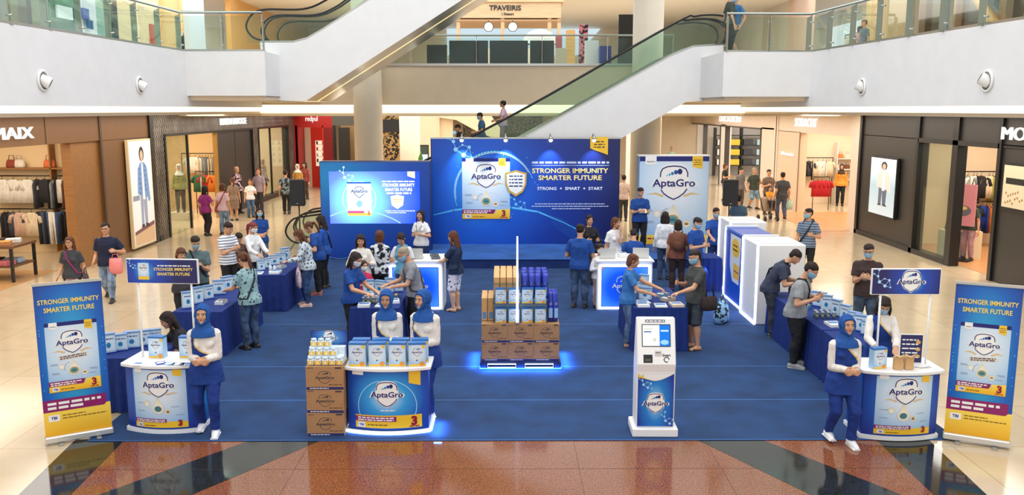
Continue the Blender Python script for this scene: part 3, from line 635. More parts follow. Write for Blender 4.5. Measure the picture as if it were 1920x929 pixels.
def card(mb, x0, z0, w_, h_, k, L=.0012, low=False, band=True, strap=False):
    X = lambda u: x0 + u * w_; Z = lambda v: z0 + v * h_
    mb.rect(X(0), X(1), Z(0), Z(1), CARDG, k, L)
    mb.rect(X(0), X(1), Z(.945), Z(1), NAVY, k + 1, L, False)
    mb.flat([(X(.08), Z(.95)), (X(.08), Z(.915)), (X(.16), Z(.905)), (X(.24), Z(.915)), (X(.24), Z(1.0)), (X(.08), Z(1.0))], PWHITE, k + 2, L)
    mb.flat([(X(.76), Z(1.0)), (X(.76), Z(.885)), (X(.91), Z(.86)), (X(.91), Z(1.0))], GOLD, k + 2, L)
    if not low:
        mb.text('AptaGro', X(.16), Z(.935), .016 * h_, NAVY, k + 3, L, .02, .12 * w_)
        for i in range(3): smalltext(mb, X(.78), X(.89), Z(.905 + .025 * i), .007 * h_, mat((70, 60, 30), .5), k + 3, i, L)
    for sgn in (-1, 1):
        mb.flat([(X(.5 + sgn * .14), Z(.565)), (X(.5 + sgn * .26), Z(.60)), (X(.5 + sgn * .40), Z(.575)), (X(.5 + sgn * .26), Z(.575)), (X(.5 + sgn * .16), Z(.545))][::sgn], mat((222, 190, 132), .35), k + 1, L)
    logo(mb, X(.5), Z(.70), .62 * w_, k + 2, L, True, None, low)
    if strap:
        M0 = mb.M; mb.M = (M0 or Matrix()) @ Matrix.Translation((X(.5), 0, Z(.495))) @ Matrix.Rotation(R(-4), 4, 'Y'); mb.rect(-.27 * w_, .27 * w_, -.03 * h_, .03 * h_, CREAM, k + 3, L, False)
        smalltext(mb, -.25 * w_, .25 * w_, .006 * h_, .014 * h_, NAVY, k + 4, 3, L); smalltext(mb, -.25 * w_, .25 * w_, -.02 * h_, .014 * h_, NAVY, k + 4, 4, L); mb.M = M0
    # drop with ring and bubbles
    cx, cz, r = X(.5), Z(.30), .115 * w_
    mb.flat([(cx, cz + r * 1.9), (cx - r * .5, cz + r * 1.0), (cx - r * .95, cz + r * .25), (cx - r, cz - r * .2), (cx - r * .7, cz - r * .8), (cx, cz - r), (cx + r * .7, cz - r * .8), (cx + r, cz - r * .2), (cx + r * .95, cz + r * .25), (cx + r * .5, cz + r * 1.0)], DROPG, k + 3, L, True)
    mb.disc(cx, cz - r * .1, r * .62, r * .5, mat((90, 150, 150), .35), k + 4, L, 16)
    mb.disc(X(.27), Z(.36), .055 * w_, .055 * w_, DROPG, k + 3, L, 16, True)
    mb.disc(X(.70), Z(.245), .055 * w_, .055 * w_, DROPG, k + 3, L, 16, True)
    if not low:
        mb.ribbon(arc(cx, cz - r * .1, r * .72, r * .6, 0, 360, 20), .012 * w_, mat((200, 160, 80), .3, .3), k + 5, L); mb.disc(cx, cz - .1 * r, r * .4, r * .16, mat((40, 110, 120), .3), k + 5, L)
        mb.disc(X(.27), Z(.36), .035 * w_, .035 * w_, PWHITE, k + 4, L); mb.disc(X(.70), Z(.245), .032 * w_, .02 * w_, mat((160, 120, 60), .3), k + 4, L)
        mb.ribbon(arc(X(.58), Z(.34), .2 * w_, .1 * h_, -60, 100), .006 * w_, PWHITE, k + 2, L); mb.ribbon(arc(X(.45), Z(.33), .13 * w_, .09 * h_, 100, 200), .006 * w_, mat((150, 110, 60), .4), k + 2, L)
        for (u, v) in ((.06, .40), (.06, .385), (.08, .27), (.08, .255), (.80, .29), (.82, .275), (.78, .22)): smalltext(mb, X(u), X(u + .14), Z(v), .006 * h_, GREY, k + 2, int(u * 99 + v * 999), L)
    if band:
        mb.flat([(X(0), Z(0)), (X(1), Z(0)), (X(1), Z(.165)), (X(.72), Z(.15)), (X(.68), Z(.10)), (X(0), Z(.10))], YELG, k + 4, L, True)
        mb.flat([(X(0), Z(.085)), (X(.66), Z(.085)), (X(.70), Z(.155)), (X(0), Z(.155))], PURP, k + 5, L)
        if not low:
            for i in (0, 1): smalltext(mb, X(.03), X(.62 - .1 * (1 - i)), Z(.095 + .028 * i), .016 * h_, PWHITE, k + 6, 7 + i, L)
            mb.rect(X(.06), X(.18), Z(.015), Z(.07), PWHITE, k + 5, L, False); mb.text('TBI', X(.12), Z(.028), .03 * h_, mat((40, 90, 170), .4), k + 6, L, .04); smalltext(mb, X(.22), X(.48), Z(.03), .012 * h_, mat((110, 80, 20), .5), k + 5, 9, L)
        mb.text('3', X(.87), Z(.045), .10 * h_, CRIM, k + 6, L, .05); 
        if not low: smalltext(mb, X(.79), X(.95), Z(.018), .012 * h_, CRIM, k + 6, 2, L)
def molecule(mb, x, z, s, k, m=None, L=.0012):
    m = m or mat((180, 225, 255), .3); P = [(-.5, .5), (-.25, .35), (-.15, .0), (.15, .2), (.45, .1), (.2, -.25), (.55, -.35), (-.2, .75)]
    for a, b in ((0, 1), (1, 2), (1, 7), (3, 2), (3, 4), (2, 5), (5, 4), (5, 6), (4, 6)): mb.ribbon([(x + P[a][0] * s, z + P[a][1] * s), (x + P[b][0] * s, z + P[b][1] * s)], .02 * s, m, k, L)
    for i, p in enumerate(P): mb.disc(x + p[0] * s, z + p[1] * s, (.05 + .025 * (i % 3)) * s, (.05 + .025 * (i % 3)) * s, m, k + 1, L, 12)

# ================================================================ carpet and stage
f = MB(); f.box(-5.12, 5.5, 10.03, 24.6, 0, .012, mat((24, 56, 98), .95, kind='carpet', name='blue_carpet')); cp = f.build('carpet')
tag(cp, 'large dark blue event carpet laid over the tiled floor', 'carpet')
f = MB(); SEAM = mat((52, 100, 165), .8)
for y in (11.5, 13.08, 15.79, 18.48): f.box(-5.1, 5.48, y, y + .022, .0115, .0123, SEAM)
f.box(-5.12, 5.5, 10.03, 10.05, .0115, .0123, SEAM); o = f.build('seam', cp)
t = thing('stage_platform', 'low blue carpeted platform in front of the main backdrop', 'stage', (1.6, 22.8, .012))
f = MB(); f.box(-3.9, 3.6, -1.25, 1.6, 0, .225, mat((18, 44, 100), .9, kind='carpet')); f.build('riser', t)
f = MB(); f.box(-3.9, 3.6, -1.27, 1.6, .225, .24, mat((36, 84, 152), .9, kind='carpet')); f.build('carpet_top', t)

# ================================================================ big backdrop
t = thing('event_backdrop', 'wide blue event backdrop with gold slogan and product pack artwork', 'backdrop', (.49, 24.02, .252))
W2, HH = 2.6, 2.96
f = MB(); f.box(-W2 - .02, W2 + .02, .004, .22, 0, HH, mat((20, 26, 60), .5)); f.box(-W2 - .03, W2 + .03, -.004, .23, HH - .02, HH + .02, STEEL); f.build('frame', t)
f = MB(); f.rect(-W2, W2, 0, HH, grad([(0, (40, 150, 235)), (.22, (18, 92, 205)), (.5, (16, 54, 150)), (.8, (18, 32, 96)), (1, (18, 28, 84))], .25, .5, 1.15, .62, wob=.1), 0); L_ = .002
bx = lambda px: (px - 986) / 67.6; bz = lambda py: (460 - py) / 66.8   # print layout taken from the photo, in metres on the sheet
f.ribbon(arc(bx(928), bz(362), 1.12, 1.12, 20, 200, 40), [.012 + .04 * math.sin(PI * i / 40) for i in range(41)], mat((120, 210, 250), .3), 1, L_)
f.ribbon(arc(bx(928), bz(362), 1.09, 1.09, 30, 190, 40), .012, PWHITE, 2, L_)
f.ribbon([(bx(px), bz(py)) for px, py in ((812, 405), (850, 396), (900, 390), (960, 391), (1010, 399), (1060, 420), (1100, 440), (1130, 452))], [.02, .05, .06, .06, .045, .03, .02, .01], mat((90, 190, 250), .3), 1, L_)
for i in range(9): f.ribbon([(bx(1030 + i * 3), bz(404 + i)), (bx(1045 + i * 4), bz(430)), (bx(1070 + i * 5), bz(447)), (bx(1110 + i * 4), bz(458 - i * .6))], .008, mat((30, 100, 190), .4), 1, L_)
for i in range(8): f.ribbon(arc(bx(842), bz(470), .45 + i * .12, .5 + .12 * i, 15, 85, 12), .006, mat((26, 90, 180), .4), 1, L_)
for i in range(10): f.ribbon(catm([(bx(812), bz(268 + i * 6), 0), (bx(835), bz(275 + i * 5), 0), (bx(860), bz(300 + i * 4), 0), (bx(880), bz(330 + i * 3), 0)], 4), .006, mat((30, 100, 190), .4), 1, L_)
molecule(f, bx(862), bz(283), .62, 3, mat((150, 215, 250), .3), L_); molecule(f, bx(972), bz(385), .4, 3, mat((120, 200, 245), .3), L_)
rn = random.Random(3)
for i in range(26): a = rn.uniform(835, 1010), rn.uniform(285, 420); f.disc(bx(a[0]), bz(a[1]), .012, .012, mat((150, 215, 250), .3), 1, L_, 6)
card(f, bx(867), bz(412), 1.33, 1.69, 5, L_)
# badge shield
def badge(mb, x, z, s, k, L):
    sh = lambda q: [(x, z - .62 * s * q), (x + .3 * s * q, z - .42 * s * q), (x + .44 * s * q, z - .1 * s * q), (x + .46 * s * q, z + .38 * s * q), (x + .2 * s * q, z + .44 * s * q), (x, z + .5 * s * q), (x - .2 * s * q, z + .44 * s * q), (x - .46 * s * q, z + .38 * s * q), (x - .44 * s * q, z - .1 * s * q), (x - .3 * s * q, z - .42 * s * q)]
    mb.flat(sh(1), mat((214, 174, 80), .3, .3), k, L); mb.flat(sh(.84), mat((236, 238, 234), .35), k + 1, L)
    for i in range(4): smalltext(mb, x - .28 * s, x + .28 * s, z + (.22 - .14 * i) * s, .05 * s, NAVY, k + 2, i + 30, L)
badge(f, bx(968), bz(343), .66, 16, L_)
GT = mat((250, 226, 140), .3, .15, name='gold_text'); cxx = bx(1070)
smalltext(f, bx(998), bx(1143), bz(309), .055, mat((190, 205, 240), .4), 2, 50, L_); f.rect(bx(998), bx(1143), bz(313), bz(312), mat((170, 190, 235), .4), 2, L_, False)
f.text('STRONGER IMMUNITY', cxx, bz(326.5), .135, GT, 2, L_, .02, bx(1142) - bx(999)); f.text('SMARTER FUTURE', cxx, bz(339.5), .135, GT, 2, L_, .02, bx(1130) - bx(1011))
f.text('STRONG  +  SMART  +  START', cxx, bz(358), .085, mat((226, 234, 250), .4), 2, L_, .02, bx(1132) - bx(1009))
for i, (a, b) in enumerate(((1004, 1136), (998, 1143), (1036, 1109))): smalltext(f, bx(a), bx(b), bz(385 + i * 4.5), .024, mat((190, 205, 240), .4), 2, 60 + i, L_)
f.build('printed_sheet', t)
g = MB(); g.prism([(bx(1107), bz(260)), (bx(1107), bz(281)), (bx(1140), bz(293)), (bx(1140), bz(260))], -.03, -.004, GOLD); M0 = g.M; g.M = Matrix.Translation((0, -.031, 0))
for i in range(3): smalltext(g, bx(1114), bx(1134), bz(270 + i * 5), .035, mat((90, 70, 20), .5), 0, 70 + i)
g.build('gold_flag', t)
for i, px in enumerate((868, 949, 1032, 1112)):
    s = thing('spotlight', 'small chrome arm spotlight clipped on the backdrop top edge, ' + ('above the molecule drawing', 'above the pack picture', 'above the gold slogan', 'beside the gold flag')[i], 'light', (.49 + bx(px), 24.02, 3.23), 0, 'spotlights along the backdrop top')
    g = MB(); g.tube([(0, .1, -.0), (0, .05, .1), (0, -.25, .1), (0, -.32, .04)], .014, STEEL, n=6); g.box(-.03, .03, .0, .1, -.06, .02, STEEL); g.build('arm', s)
    g = MB(); g.cyl((0, -.30, .05), (0, -.33, -.05), .035, STEEL, r1=.06, n=14); g.build('lamp_head', s)
    g = MB(); g.sph((0, -.335, -.065), .05, emis((255, 255, 255), 6), 12, 8); g.build('bulb', s)
    l = bpy.data.lights.new('spot', 'SPOT'); l.energy = 55; l.spot_size = R(75); l.spot_blend = .8; l.color = (.8, .88, 1); lo = bpy.data.objects.new('spot_beam', l); COL.objects.link(lo); lo.parent = s; lo.location = (0, -.36, -.12); lo.rotation_euler = (R(24), 0, 0)

# ================================================================ screen wall
t = thing('video_screen', 'blue display wall with a large lit screen beside the stage', 'screen', (-3.52, 22.92, .012))
f = MB(); f.box(-1.47, 1.47, .004, .42, 0, 2.63, mat((30, 40, 90), .4)); f.build('cabinet', t, bevel=.03, seg=2)
f = MB(); f.rect(-1.45, 1.45, .02, 2.6, grad([(0, (30, 140, 200)), (.4, (20, 80, 180)), (1, (18, 40, 130))], .1, .85, .7, .9), 1)
for r_ in (.55, .6): f.ribbon(arc(-1.0, .62, r_ * 1.2, r_ * 1.1, 180, 300, 20), .012, mat((110, 170, 230), .4), 2)
f.build('printed_surround', t)
SX0, SX1, SZ0, SZ1 = -1.22, 1.18, .97, 2.36
f = MB(); f.rect(SX0, SX1, SZ0, SZ1, grad([(0, (190, 250, 255)), (.25, (110, 190, 250)), (.55, (80, 110, 230)), (1, (20, 60, 215))], .33, .45, 1.5, .95, emit=1.5, wob=.1), 2)
def em(m_c, s=1.2): return emis(m_c, s)
cxs = SX0 + 2.4 * .33
f.ribbon(arc(cxs, 1.62, .44, .48, -60, 230, 30), .02, em((200, 255, 255), 1.6), 3); f.ribbon(catm([(SX0, 1.17, 0), (SX0 + .5, 1.32, 0), (0, 1.25, 0), (.4, 1.12, 0), (.65, .98, 0)], 6), .022, em((170, 215, 255), 1.4), 3)
f.rect(cxs - .32, cxs + .32, 1.18, 2.08, emis((225, 240, 250), 1.15), 4, L=.0012, uv=False); f.rect(cxs - .32, cxs + .32, 2.04, 2.08, em((30, 90, 200)), 5); f.rect(cxs - .32, cxs + .32, 1.18, 1.25, em((250, 200, 90)), 5); f.rect(cxs - .32, cxs + .12, 1.25, 1.31, em((200, 90, 150)), 5)
f.text('AptaGro', cxs, 1.80, .085, em((30, 50, 130)), 7, bold=.02, width=.44); f.ribbon(arc(cxs, 1.84, .13, .12, 20, 160), .014, em((40, 60, 140)), 6); f.ribbon([(cxs - .13, 1.77), (cxs, 1.66), (cxs + .13, 1.77)], .014, em((40, 60, 140)), 6); f.disc(cxs, 1.5, .08, .09, em((150, 200, 220)), 6); f.text('3', cxs + .24, 1.21, .1, em((190, 60, 60)), 7, bold=.03)
WT = em((235, 240, 255), 1.5)
f.text('STRONGER IMMUNITY', .62, 1.96, .085, WT, 3, bold=.03, width=.86); f.text('SMARTER FUTURE', .62, 1.84, .085, WT, 3, bold=.03, width=.72); smalltext(f, .18, 1.06, 2.08, .03, WT, 3, 5); smalltext(f, .3, .95, 1.76, .045, WT, 3, 6); smalltext(f, .25, 1.05, 1.3, .02, WT, 3, 8); smalltext(f, .3, .8, 1.25, .02, WT, 3, 9)
sh = [(.58, 1.36), (.73, 1.46), (.76, 1.7), (.58, 1.74), (.40, 1.7), (.43, 1.46)]; f.flat(sh, em((250, 245, 225), 1.4), 4); f.rect(.45, .71, 1.6, 1.62, em((230, 180, 80)), 5); f.rect(.48, .68, 1.54, 1.56, em((230, 180, 80)), 5)
f.flat([(.86, 2.36), (.86, 2.24), (1.06, 2.17), (1.06, 2.36)], em((240, 225, 190), 1.3), 3)
MLE = em((210, 240, 255), 1.5)
molecule(f, -.75, 2.2, .36, 3, MLE)
f.build('screen', t)

# ================================================================ pale blue pack wall
t = thing('pack_display', 'tall pale blue pack-shaped display wall with a big shield logo', 'display', (4.62, 24.0, .012))
f = MB(); f.box(-.97, .97, .004, .5, 0, 2.72, mat((110, 165, 215), .4)); f.box(-.99, .99, .002, .51, 2.70, 2.73, PWHITE); f.build('carcass', t)
f = MB(); card(f, -.96, .2, 1.92, 2.5, 1, .002, band=False); f.rect(-.96, .96, .2, .5, YELG, 5, .002); smalltext(f, -.9, .9, .38, .04, CRIM, 7, 4, .002); f.build('printed_front', t)

# ================================================================ roll-up banners
def banner(p0, p1, top, label):
    a = V((p0.x, p0.y, 0)); b = V((p1.x, p1.y, 0)); w_ = (b - a).length; d = (b - a).normalized()
    t = thing('roll_up_banner', label, 'banner', ((a + b) / 2), math.atan2(d.y, d.x), 'roll-up banners at the event corners'); h_ = top
    f = MB(); f.box(-w_ / 2, w_ / 2, -.05, .06, .02, .10, mat((214, 212, 206), .3, .5)); f.build('base_cassette', t, bevel=.012)
    for sx in (-.55, .55): f = MB(); f.box(sx * w_ / 2 - .025, sx * w_ / 2 + .025, -.14, .14, 0, .02, STEEL); f.build('foot', t)
    f = MB(); f.cyl((0, .03, .08), (0, .03, h_), .012, STEEL, n=8); f.build('pole', t)
    f = MB(); f.box(-w_ / 2, w_ / 2, -.014, .014, h_ - .02, h_ + .012, STEEL); f.build('top_rail', t)
    f = MB(); x0, x1 = -w_ / 2 + .01, w_ / 2 - .01; f.box(x0, x1, .001, .004, .10, h_ - .01, PWHITE)
    f.rect(x0, x1, .10, h_ - .01, grad([(0, (60, 190, 225)), (.45, (16, 100, 190)), (.72, (18, 44, 140)), (1, (22, 28, 100))], .5, .52, 1.0, .95), 0)
    ww = x1 - x0; sc = h_ / 1.98
    f.rect(x0, x1, .10, .43 * sc, YELG, 1); f.flat([(x0, .40 * sc), (x1 - .07, .40 * sc), (x1 - .04, .43 * sc), (x1 - .04, .535 * sc), (x1 - .06, .55 * sc), (x0, .55 * sc)], PURP, 2)
    for i in (0, 1): smalltext(f, x0 + .05, x1 - .1 - .2 * (1 - i), (.43 + .055 * i) * sc, .032 * sc, PWHITE, 3, 11 + i)
    f.rect(x0 + .05, x0 + .17, .28 * sc, .36 * sc, PWHITE, 2); f.text('TBI', x0 + .11, .305 * sc, .035, mat((40, 60, 120), .4), 3, bold=.04)
    smalltext(f, x0 + .2, x0 + .45, .335 * sc, .012, mat((120, 90, 20), .5), 2, 5); smalltext(f, x0 + .2, x1 - .05, .30 * sc, .012, mat((120, 90, 20), .5), 2, 6)
    card(f, x0 + .085, .64 * sc, ww - .17, .86 * sc, 3, strap=True)
    f.text('STRONGER IMMUNITY', (x0 + x1) / 2, 1.73 * sc, .058 * sc, GOLDT, 3, bold=.02, width=ww * .9); f.text('SMARTER FUTURE', (x0 + x1) / 2, 1.63 * sc, .058 * sc, GOLDT, 3, bold=.02, width=ww * .74)
    for i in range(14): q = rn.random(); f.disc(x0 + .03 + (rn.random() < .5) * (ww - .06), .6 + q * .9, .006, .006, CYAN, 3, n=6)
    f.build('printed_banner', t); return t
banner(G(85, 836), G(213, 814), 1.97, 'roll-up banner leaning beside the counter with the slogan canopy')
banner(G(1767, 824), G(1893, 843), 1.97, 'roll-up banner beside the counter with the logo canopy')

# ================================================================ promoter counters
def counter(loc, rz, w_, h_, label, canopy=None, glow=False, art='card', dp=.46):
    t = thing('promotion_counter', label, 'counter', loc, rz, 'promotion counters along the carpet front')
    bul = lambda p: V((p.x, p.y - .11 * (1 - (2 * p.x / w_) ** 2), p.z))
    def outline(w, inset=0):
        n = 12; fr = [(-w / 2 + w * i / n, -.11 * (1 - (2 * (-w / 2 + w * i / n) / w) ** 2) + inset) for i in range(n + 1)]
        return fr + [(w / 2, dp - inset), (-w / 2, dp - inset)]
    f = MB(); f.slab(outline(w_), .05, h_ - .04, mat((18, 40, 125), .4)); f.build('body', t)
    f = MB(); f.slab(outline(w_ + .05, -.02), 0, .05, WHITE if not glow else WHITE); f.build('plinth', t)
    f = MB(); f.slab(outline(w_ + .08, -.04), h_ - .045, h_, WHITE); f.build('counter_top', t, bevel=.008)
    if glow:
        f = MB(); o_ = outline(w_ + .07, -.03); f.tube([(x, y, .03) for x, y in o_[:13]] + [(o_[13][0], o_[13][1], .03)], .010, emis((150, 190, 255), 10), n=6); f.tube([(o_[14][0], o_[14][1], .03), (o_[0][0], o_[0][1], .03)], .010, emis((150, 190, 255), 10), n=6); f.build('light_strip', t)
    f = MB(Matrix.Translation((0, -.003, 0))); f.warp = bul; n = 10
    f.rect(-w_ / 2, w_ / 2, .06, h_ - .05, grad([(0, (200, 240, 255)), (.3, (50, 160, 225)), (.6, (18, 80, 180)), (1, (16, 30, 110))], .5, .55, 1.3, 1.1) if art == 'wide' else BLUEG, 0, .0012, True, nx=14)
    if art == 'card': card_c(f, -.36 * w_, .075, .74 * w_, h_ - .14, 2)
    else:
        logo(f, .0, h_ * .60, .40 * w_, 3); x0, x1 = -.40 * w_, .42 * w_
        for i in range(8):
            a, b = x0 + (x1 - x0) * i / 8, x0 + (x1 - x0) * (i + 1) / 8; f.rect(a, b, .085, .25, GOLD, 1, uv=False)
            if i < 5: f.rect(a, b, .17, .235, PURP, 2, uv=False)
        f.rect(x0 + .03, x0 + .12, .095, .16, PWHITE, 3); f.text('TBI', x0 + .075, .11, .03, mat((40, 90, 170), .4), 4, bold=.04); smalltext(f, x0 + .15, x0 + .4, .12, .014, mat((120, 90, 20), .5), 3, 3)
        for i in (0, 1): smalltext(f, x0 + .03, x0 + .48, .18 + .028 * i, .016, PWHITE, 3, 15 + i)
        f.text('3', x1 - .09, .12, .11, CRIM, 3, bold=.06); smalltext(f, x1 - .15, x1 - .03, .095, .014, CRIM, 3, 6); smalltext(f, -.08, .1, h_ * .36, .012, PWHITE, 3, 5)
        f.rect(-.43 * w_, -.29 * w_, h_ - .1, h_ - .05, PWHITE, 1); f.flat([(.27 * w_, h_ - .05), (.27 * w_, h_ - .2), (.41 * w_, h_ - .24), (.41 * w_, h_ - .05)], GOLD, 1)
        f.ribbon(arc(0, h_ * .42, .36 * w_, .4 * h_, -20, 75, 14), .008, mat((170, 230, 255), .3), 1); f.ribbon(arc(0, h_ * .42, .36 * w_, .4 * h_, 105, 200, 14), .008, mat((170, 230, 255), .3), 1)
    f.build('front_print', t)
    if art == 'card':
        for s, rr_ in ((1, 0), (-1, 0)):
            f = MB(wallM((s * w_ / 2 + s * .002, (dp if s < 0 else 0), .05), (0, s, 0))); molecule(f, .22, .45, .2, 1, mat((120, 190, 240), .4)); f.rect(.01, dp - .02, 0, h_ - .1, grad([(0, (40, 150, 220)), (.6, (18, 70, 170)), (1, (16, 34, 120))], .5, .6, 1.1, 1), 0); f.build('side_print', t)
    if canopy:
        x0, x1, z0, z1, kind = canopy
        for sx in (x0 + .05 * w_ + .08, x1 - .1):
            f = MB(); f.cyl((sx, .22, h_), (sx, .22, z0 + .01), .014, WHITE, n=8); f.build('pole', t)
        f = MB(); f.box(x0, x1, .20, .24, z0, z1, WHITE); f.build('sign_frame', t)
        f = MB(Matrix.Translation((0, .198, 0))); f.rect(x0 + .008, x1 - .008, z0 + .008, z1 - .008, grad([(0, (70, 180, 240)), (.35, (22, 70, 180)), (1, (26, 22, 90))], .25 if kind == 's' else .62, .5, 2.2, .7), 1)
        if kind == 's':
            f.rect(x0 + .15, x0 + .29, z0 + .05, z1 - .05, CARDG, 3); logo(f, x0 + .22, z0 + .2, .1, 4, low=True); f.rect(x0 + .15, x0 + .29, z0 + .05, z0 + .09, GOLD, 4)
            f.text('STRONGER IMMUNITY', x0 + .60, z0 + .165, .038, GOLDT, 3, bold=.02, width=.50); f.text('SMARTER FUTURE', x0 + .60, z0 + .105, .038, GOLDT, 3, bold=.02, width=.42); smalltext(f, x0 + .4, x0 + .82, z0 + .22, .014, PWHITE, 3, 3); molecule(f, x0 + .07, z1 - .09, .1, 2)
        else: logo(f, (x0 + x1) / 2 + .06, (z0 + z1) / 2, .33, 3); molecule(f, x0 + .12, (z0 + z1) / 2, .2, 2)
        f.build('sign_print', t)
    return t
def card_c(f, x0, z0, w_, h_, k):   # the pack picture on a bowed sheet: backing in narrow strips
    n = 8
    for i in range(n): 
        a, b = x0 + w_ * i / n, x0 + w_ * (i + 1) / n
        vs = [(a, -k * .0012, z0), (b, -k * .0012, z0), (b, -k * .0012, z0 + h_), (a, -k * .0012, z0 + h_)]
        f.add(vs, [(0, 1, 2, 3)], CARDG, False, [(i / n, 0), ((i + 1) / n, 0), ((i + 1) / n, 1), (i / n, 1)])
        f.rect(a, b, z0, z0 + .11 * h_, GOLD, k + 2, uv=False)
        if i < 5: f.rect(a, b, z0 + .09 * h_, z0 + .155 * h_, PURP, k + 4, uv=False)
    X = lambda u: x0 + u * w_; Z = lambda v: z0 + v * h_
    f.rect(X(.04), X(.19), Z(.95), Z(1.02), PWHITE, k + 2); f.flat([(X(.78), Z(1.01)), (X(.78), Z(.91)), (X(.93), Z(.885)), (X(.93), Z(1.01))], GOLD, k + 2)
    for sgn in (-1, 1): f.flat([(X(.5 + sgn * .14), Z(.585)), (X(.5 + sgn * .26), Z(.62)), (X(.5 + sgn * .36), Z(.60)), (X(.5 + sgn * .26), Z(.595)), (X(.5 + sgn * .16), Z(.565))][::sgn], mat((222, 190, 132), .35), k + 2)
    logo(f, X(.5), Z(.74), .60 * w_, k + 3)
    cx, cz, r = X(.48), Z(.34), .11 * w_
    f.flat([(cx, cz + r * 1.9), (cx - r * .5, cz + r), (cx - r * .95, cz + r * .25), (cx - r, cz - r * .2), (cx - r * .7, cz - r * .8), (cx, cz - r), (cx + r * .7, cz - r * .8), (cx + r, cz - r * .2), (cx + r * .95, cz + r * .25), (cx + r * .5, cz + r)], DROPG, k + 3, uv=True)
    f.disc(cx, cz - r * .1, r * .6, r * .5, mat((70, 120, 130), .35), k + 5); f.disc(X(.27), Z(.42), .055 * w_, .055 * w_, DROPG, k + 3, uv=True); f.disc(X(.66), Z(.28), .05 * w_, .05 * w_, DROPG, k + 3, uv=True); f.disc(X(.66), Z(.28), .028 * w_, .028 * w_, mat((150, 120, 70), .4), k + 5)
    for i in (0, 1): smalltext(f, X(.03), X(.60), Z(.098 + .028 * i), .016 * h_, PWHITE, k + 6, 7 + i)
    f.rect(X(.05), X(.16), Z(.015), Z(.075), PWHITE, k + 6); f.text('TBI', X(.105), Z(.03), .028 * h_, mat((40, 90, 170), .4), k + 8, bold=.04); smalltext(f, X(.2), X(.42), Z(.03), .012 * h_, mat((110, 80, 20), .5), k + 6, 9)
    f.text('3', X(.87), Z(.035), .10 * h_, CRIM, k + 6, bold=.06)
    for (u, v) in ((.07, .42), (.07, .28), (.72, .36), (.8, .22)): smalltext(f, X(u), X(u + .14), Z(v), .008 * h_, GREY, k + 2, int(u * 99 + v * 999))
CLX = G(302, 815); c1 = counter((CLX.x, CLX.y + .11, .012), R(-4), .90, .88, 'blue promotion counter under the slogan sign, pack picture on its front', (-.45, .46, 1.84, 2.15, 's'))
CCX = G(727, 818); c2 = counter((CCX.x, CCX.y + .11, .012), 0, 1.0, .86, 'glowing promotion counter carrying rows of milk packs', None, True, 'wide')
CRX = G(1688, 829); c3 = counter((CRX.x + .02, CRX.y + .12, .012), R(0), .92, .87, 'blue promotion counter under the logo sign with a white slotted tray', (-.36, .48, 1.75, 2.07, 'l'))

# ================================================================ packs and cartons
def make_pack(w_=.215, h_=.30, d_=.11):
    t = thing('milk_powder_box', 'x', 'box', (0, 0, 0))
    f = MB(); f.box(-w_ / 2, w_ / 2, 0, d_, 0, h_, mat((168, 204, 230), .4)); f.build('carton', t)
    f = MB(); f.box(-w_ / 2 - .002, w_ / 2 + .002, -.002, d_ + .002, h_ - .02, h_ + .004, mat((46, 110, 180), .4)); f.build('lid', t)
    f = MB(); X0 = -w_ / 2 + .004; W_ = w_ - .008
    f.rect(X0, X0 + W_, .004, h_ - .022, CARDG, 1); f.flat([(.06 * 1, h_ - .022), (.06, h_ - .06), (.095, h_ - .066), (.095, h_ - .022)], GOLD, 2); logo(f, 0, h_ * .62, .135, 2, low=True, fill=False)
    f.rect(X0, X0 + W_, .004, .03, GOLD, 2, uv=False); f.disc(.06, .036, .03, .03, mat((230, 150, 60), .4), 3); f.flat([(-.01, h_ * .42), (-.035, h_ * .28), (-.01, h_ * .2), (.02, h_ * .28)], DROPG, 2, uv=True); f.disc(-.005, h_ * .27, .014, .012, TEAL, 3, n=10)
    f.build('front_print', t); return t
PACK = make_pack(); PACK_used = [False]
ORD = ['first', 'second', 'third', 'fourth', 'fifth', 'sixth', 'seventh', 'eighth', 'ninth', 'tenth', 'eleventh', 'twelfth', 'thirteenth', 'fourteenth', 'fifteenth', 'sixteenth', 'seventeenth', 'eighteenth', 'nineteenth', 'twentieth', 'twenty-first', 'twenty-second', 'twenty-third', 'twenty-fourth', 'twenty-fifth', 'twenty-sixth']
def first_or_dup(proto, used, loc, rz, label, group, scale=None):
    if not used[0]:
        used[0] = True; proto.location = loc; proto.rotation_euler = (0, 0, rz); proto['label'] = label; proto['group'] = group
        if scale: proto.scale = scale
        return proto
    return dup(proto, loc, rz, label, group, scale)
def pack(loc, rz, label, group, s=1.0): return first_or_dup(PACK, PACK_used, loc, rz, label, group, (s, s, s))
ZC = .872
for r_ in (0, 1):
    for i in range(4):
        x = CCX.x - .36 + .245 * i + (.02 * r_)
        pack((x, CCX.y + .06 + .17 * r_, ZC), R((-3, 2, -2, 4)[i] + 3 * r_), f'milk powder box on the glowing counter, {ORD[i]} from the carton stack in the {"front" if r_ == 0 else "rear"} line', 'packs on the glowing counter', .98)
for i, dx in enumerate((-.12, .27)): pack((CLX.x + dx, CLX.y + .30, .892), R(-6 + 4 * i), 'milk powder box on the slogan counter ' + ('below its sign pole', 'by the standing woman in a hijab'), 'packs on the slogan counter') if False else pack((CLX.x + dx, CLX.y + .30, .892), R(-6 + 4 * i), ('milk powder box in the middle of the slogan counter top', 'milk powder box on the slogan counter beside the woman in a hijab')[i], 'packs on the slogan counter', .92)
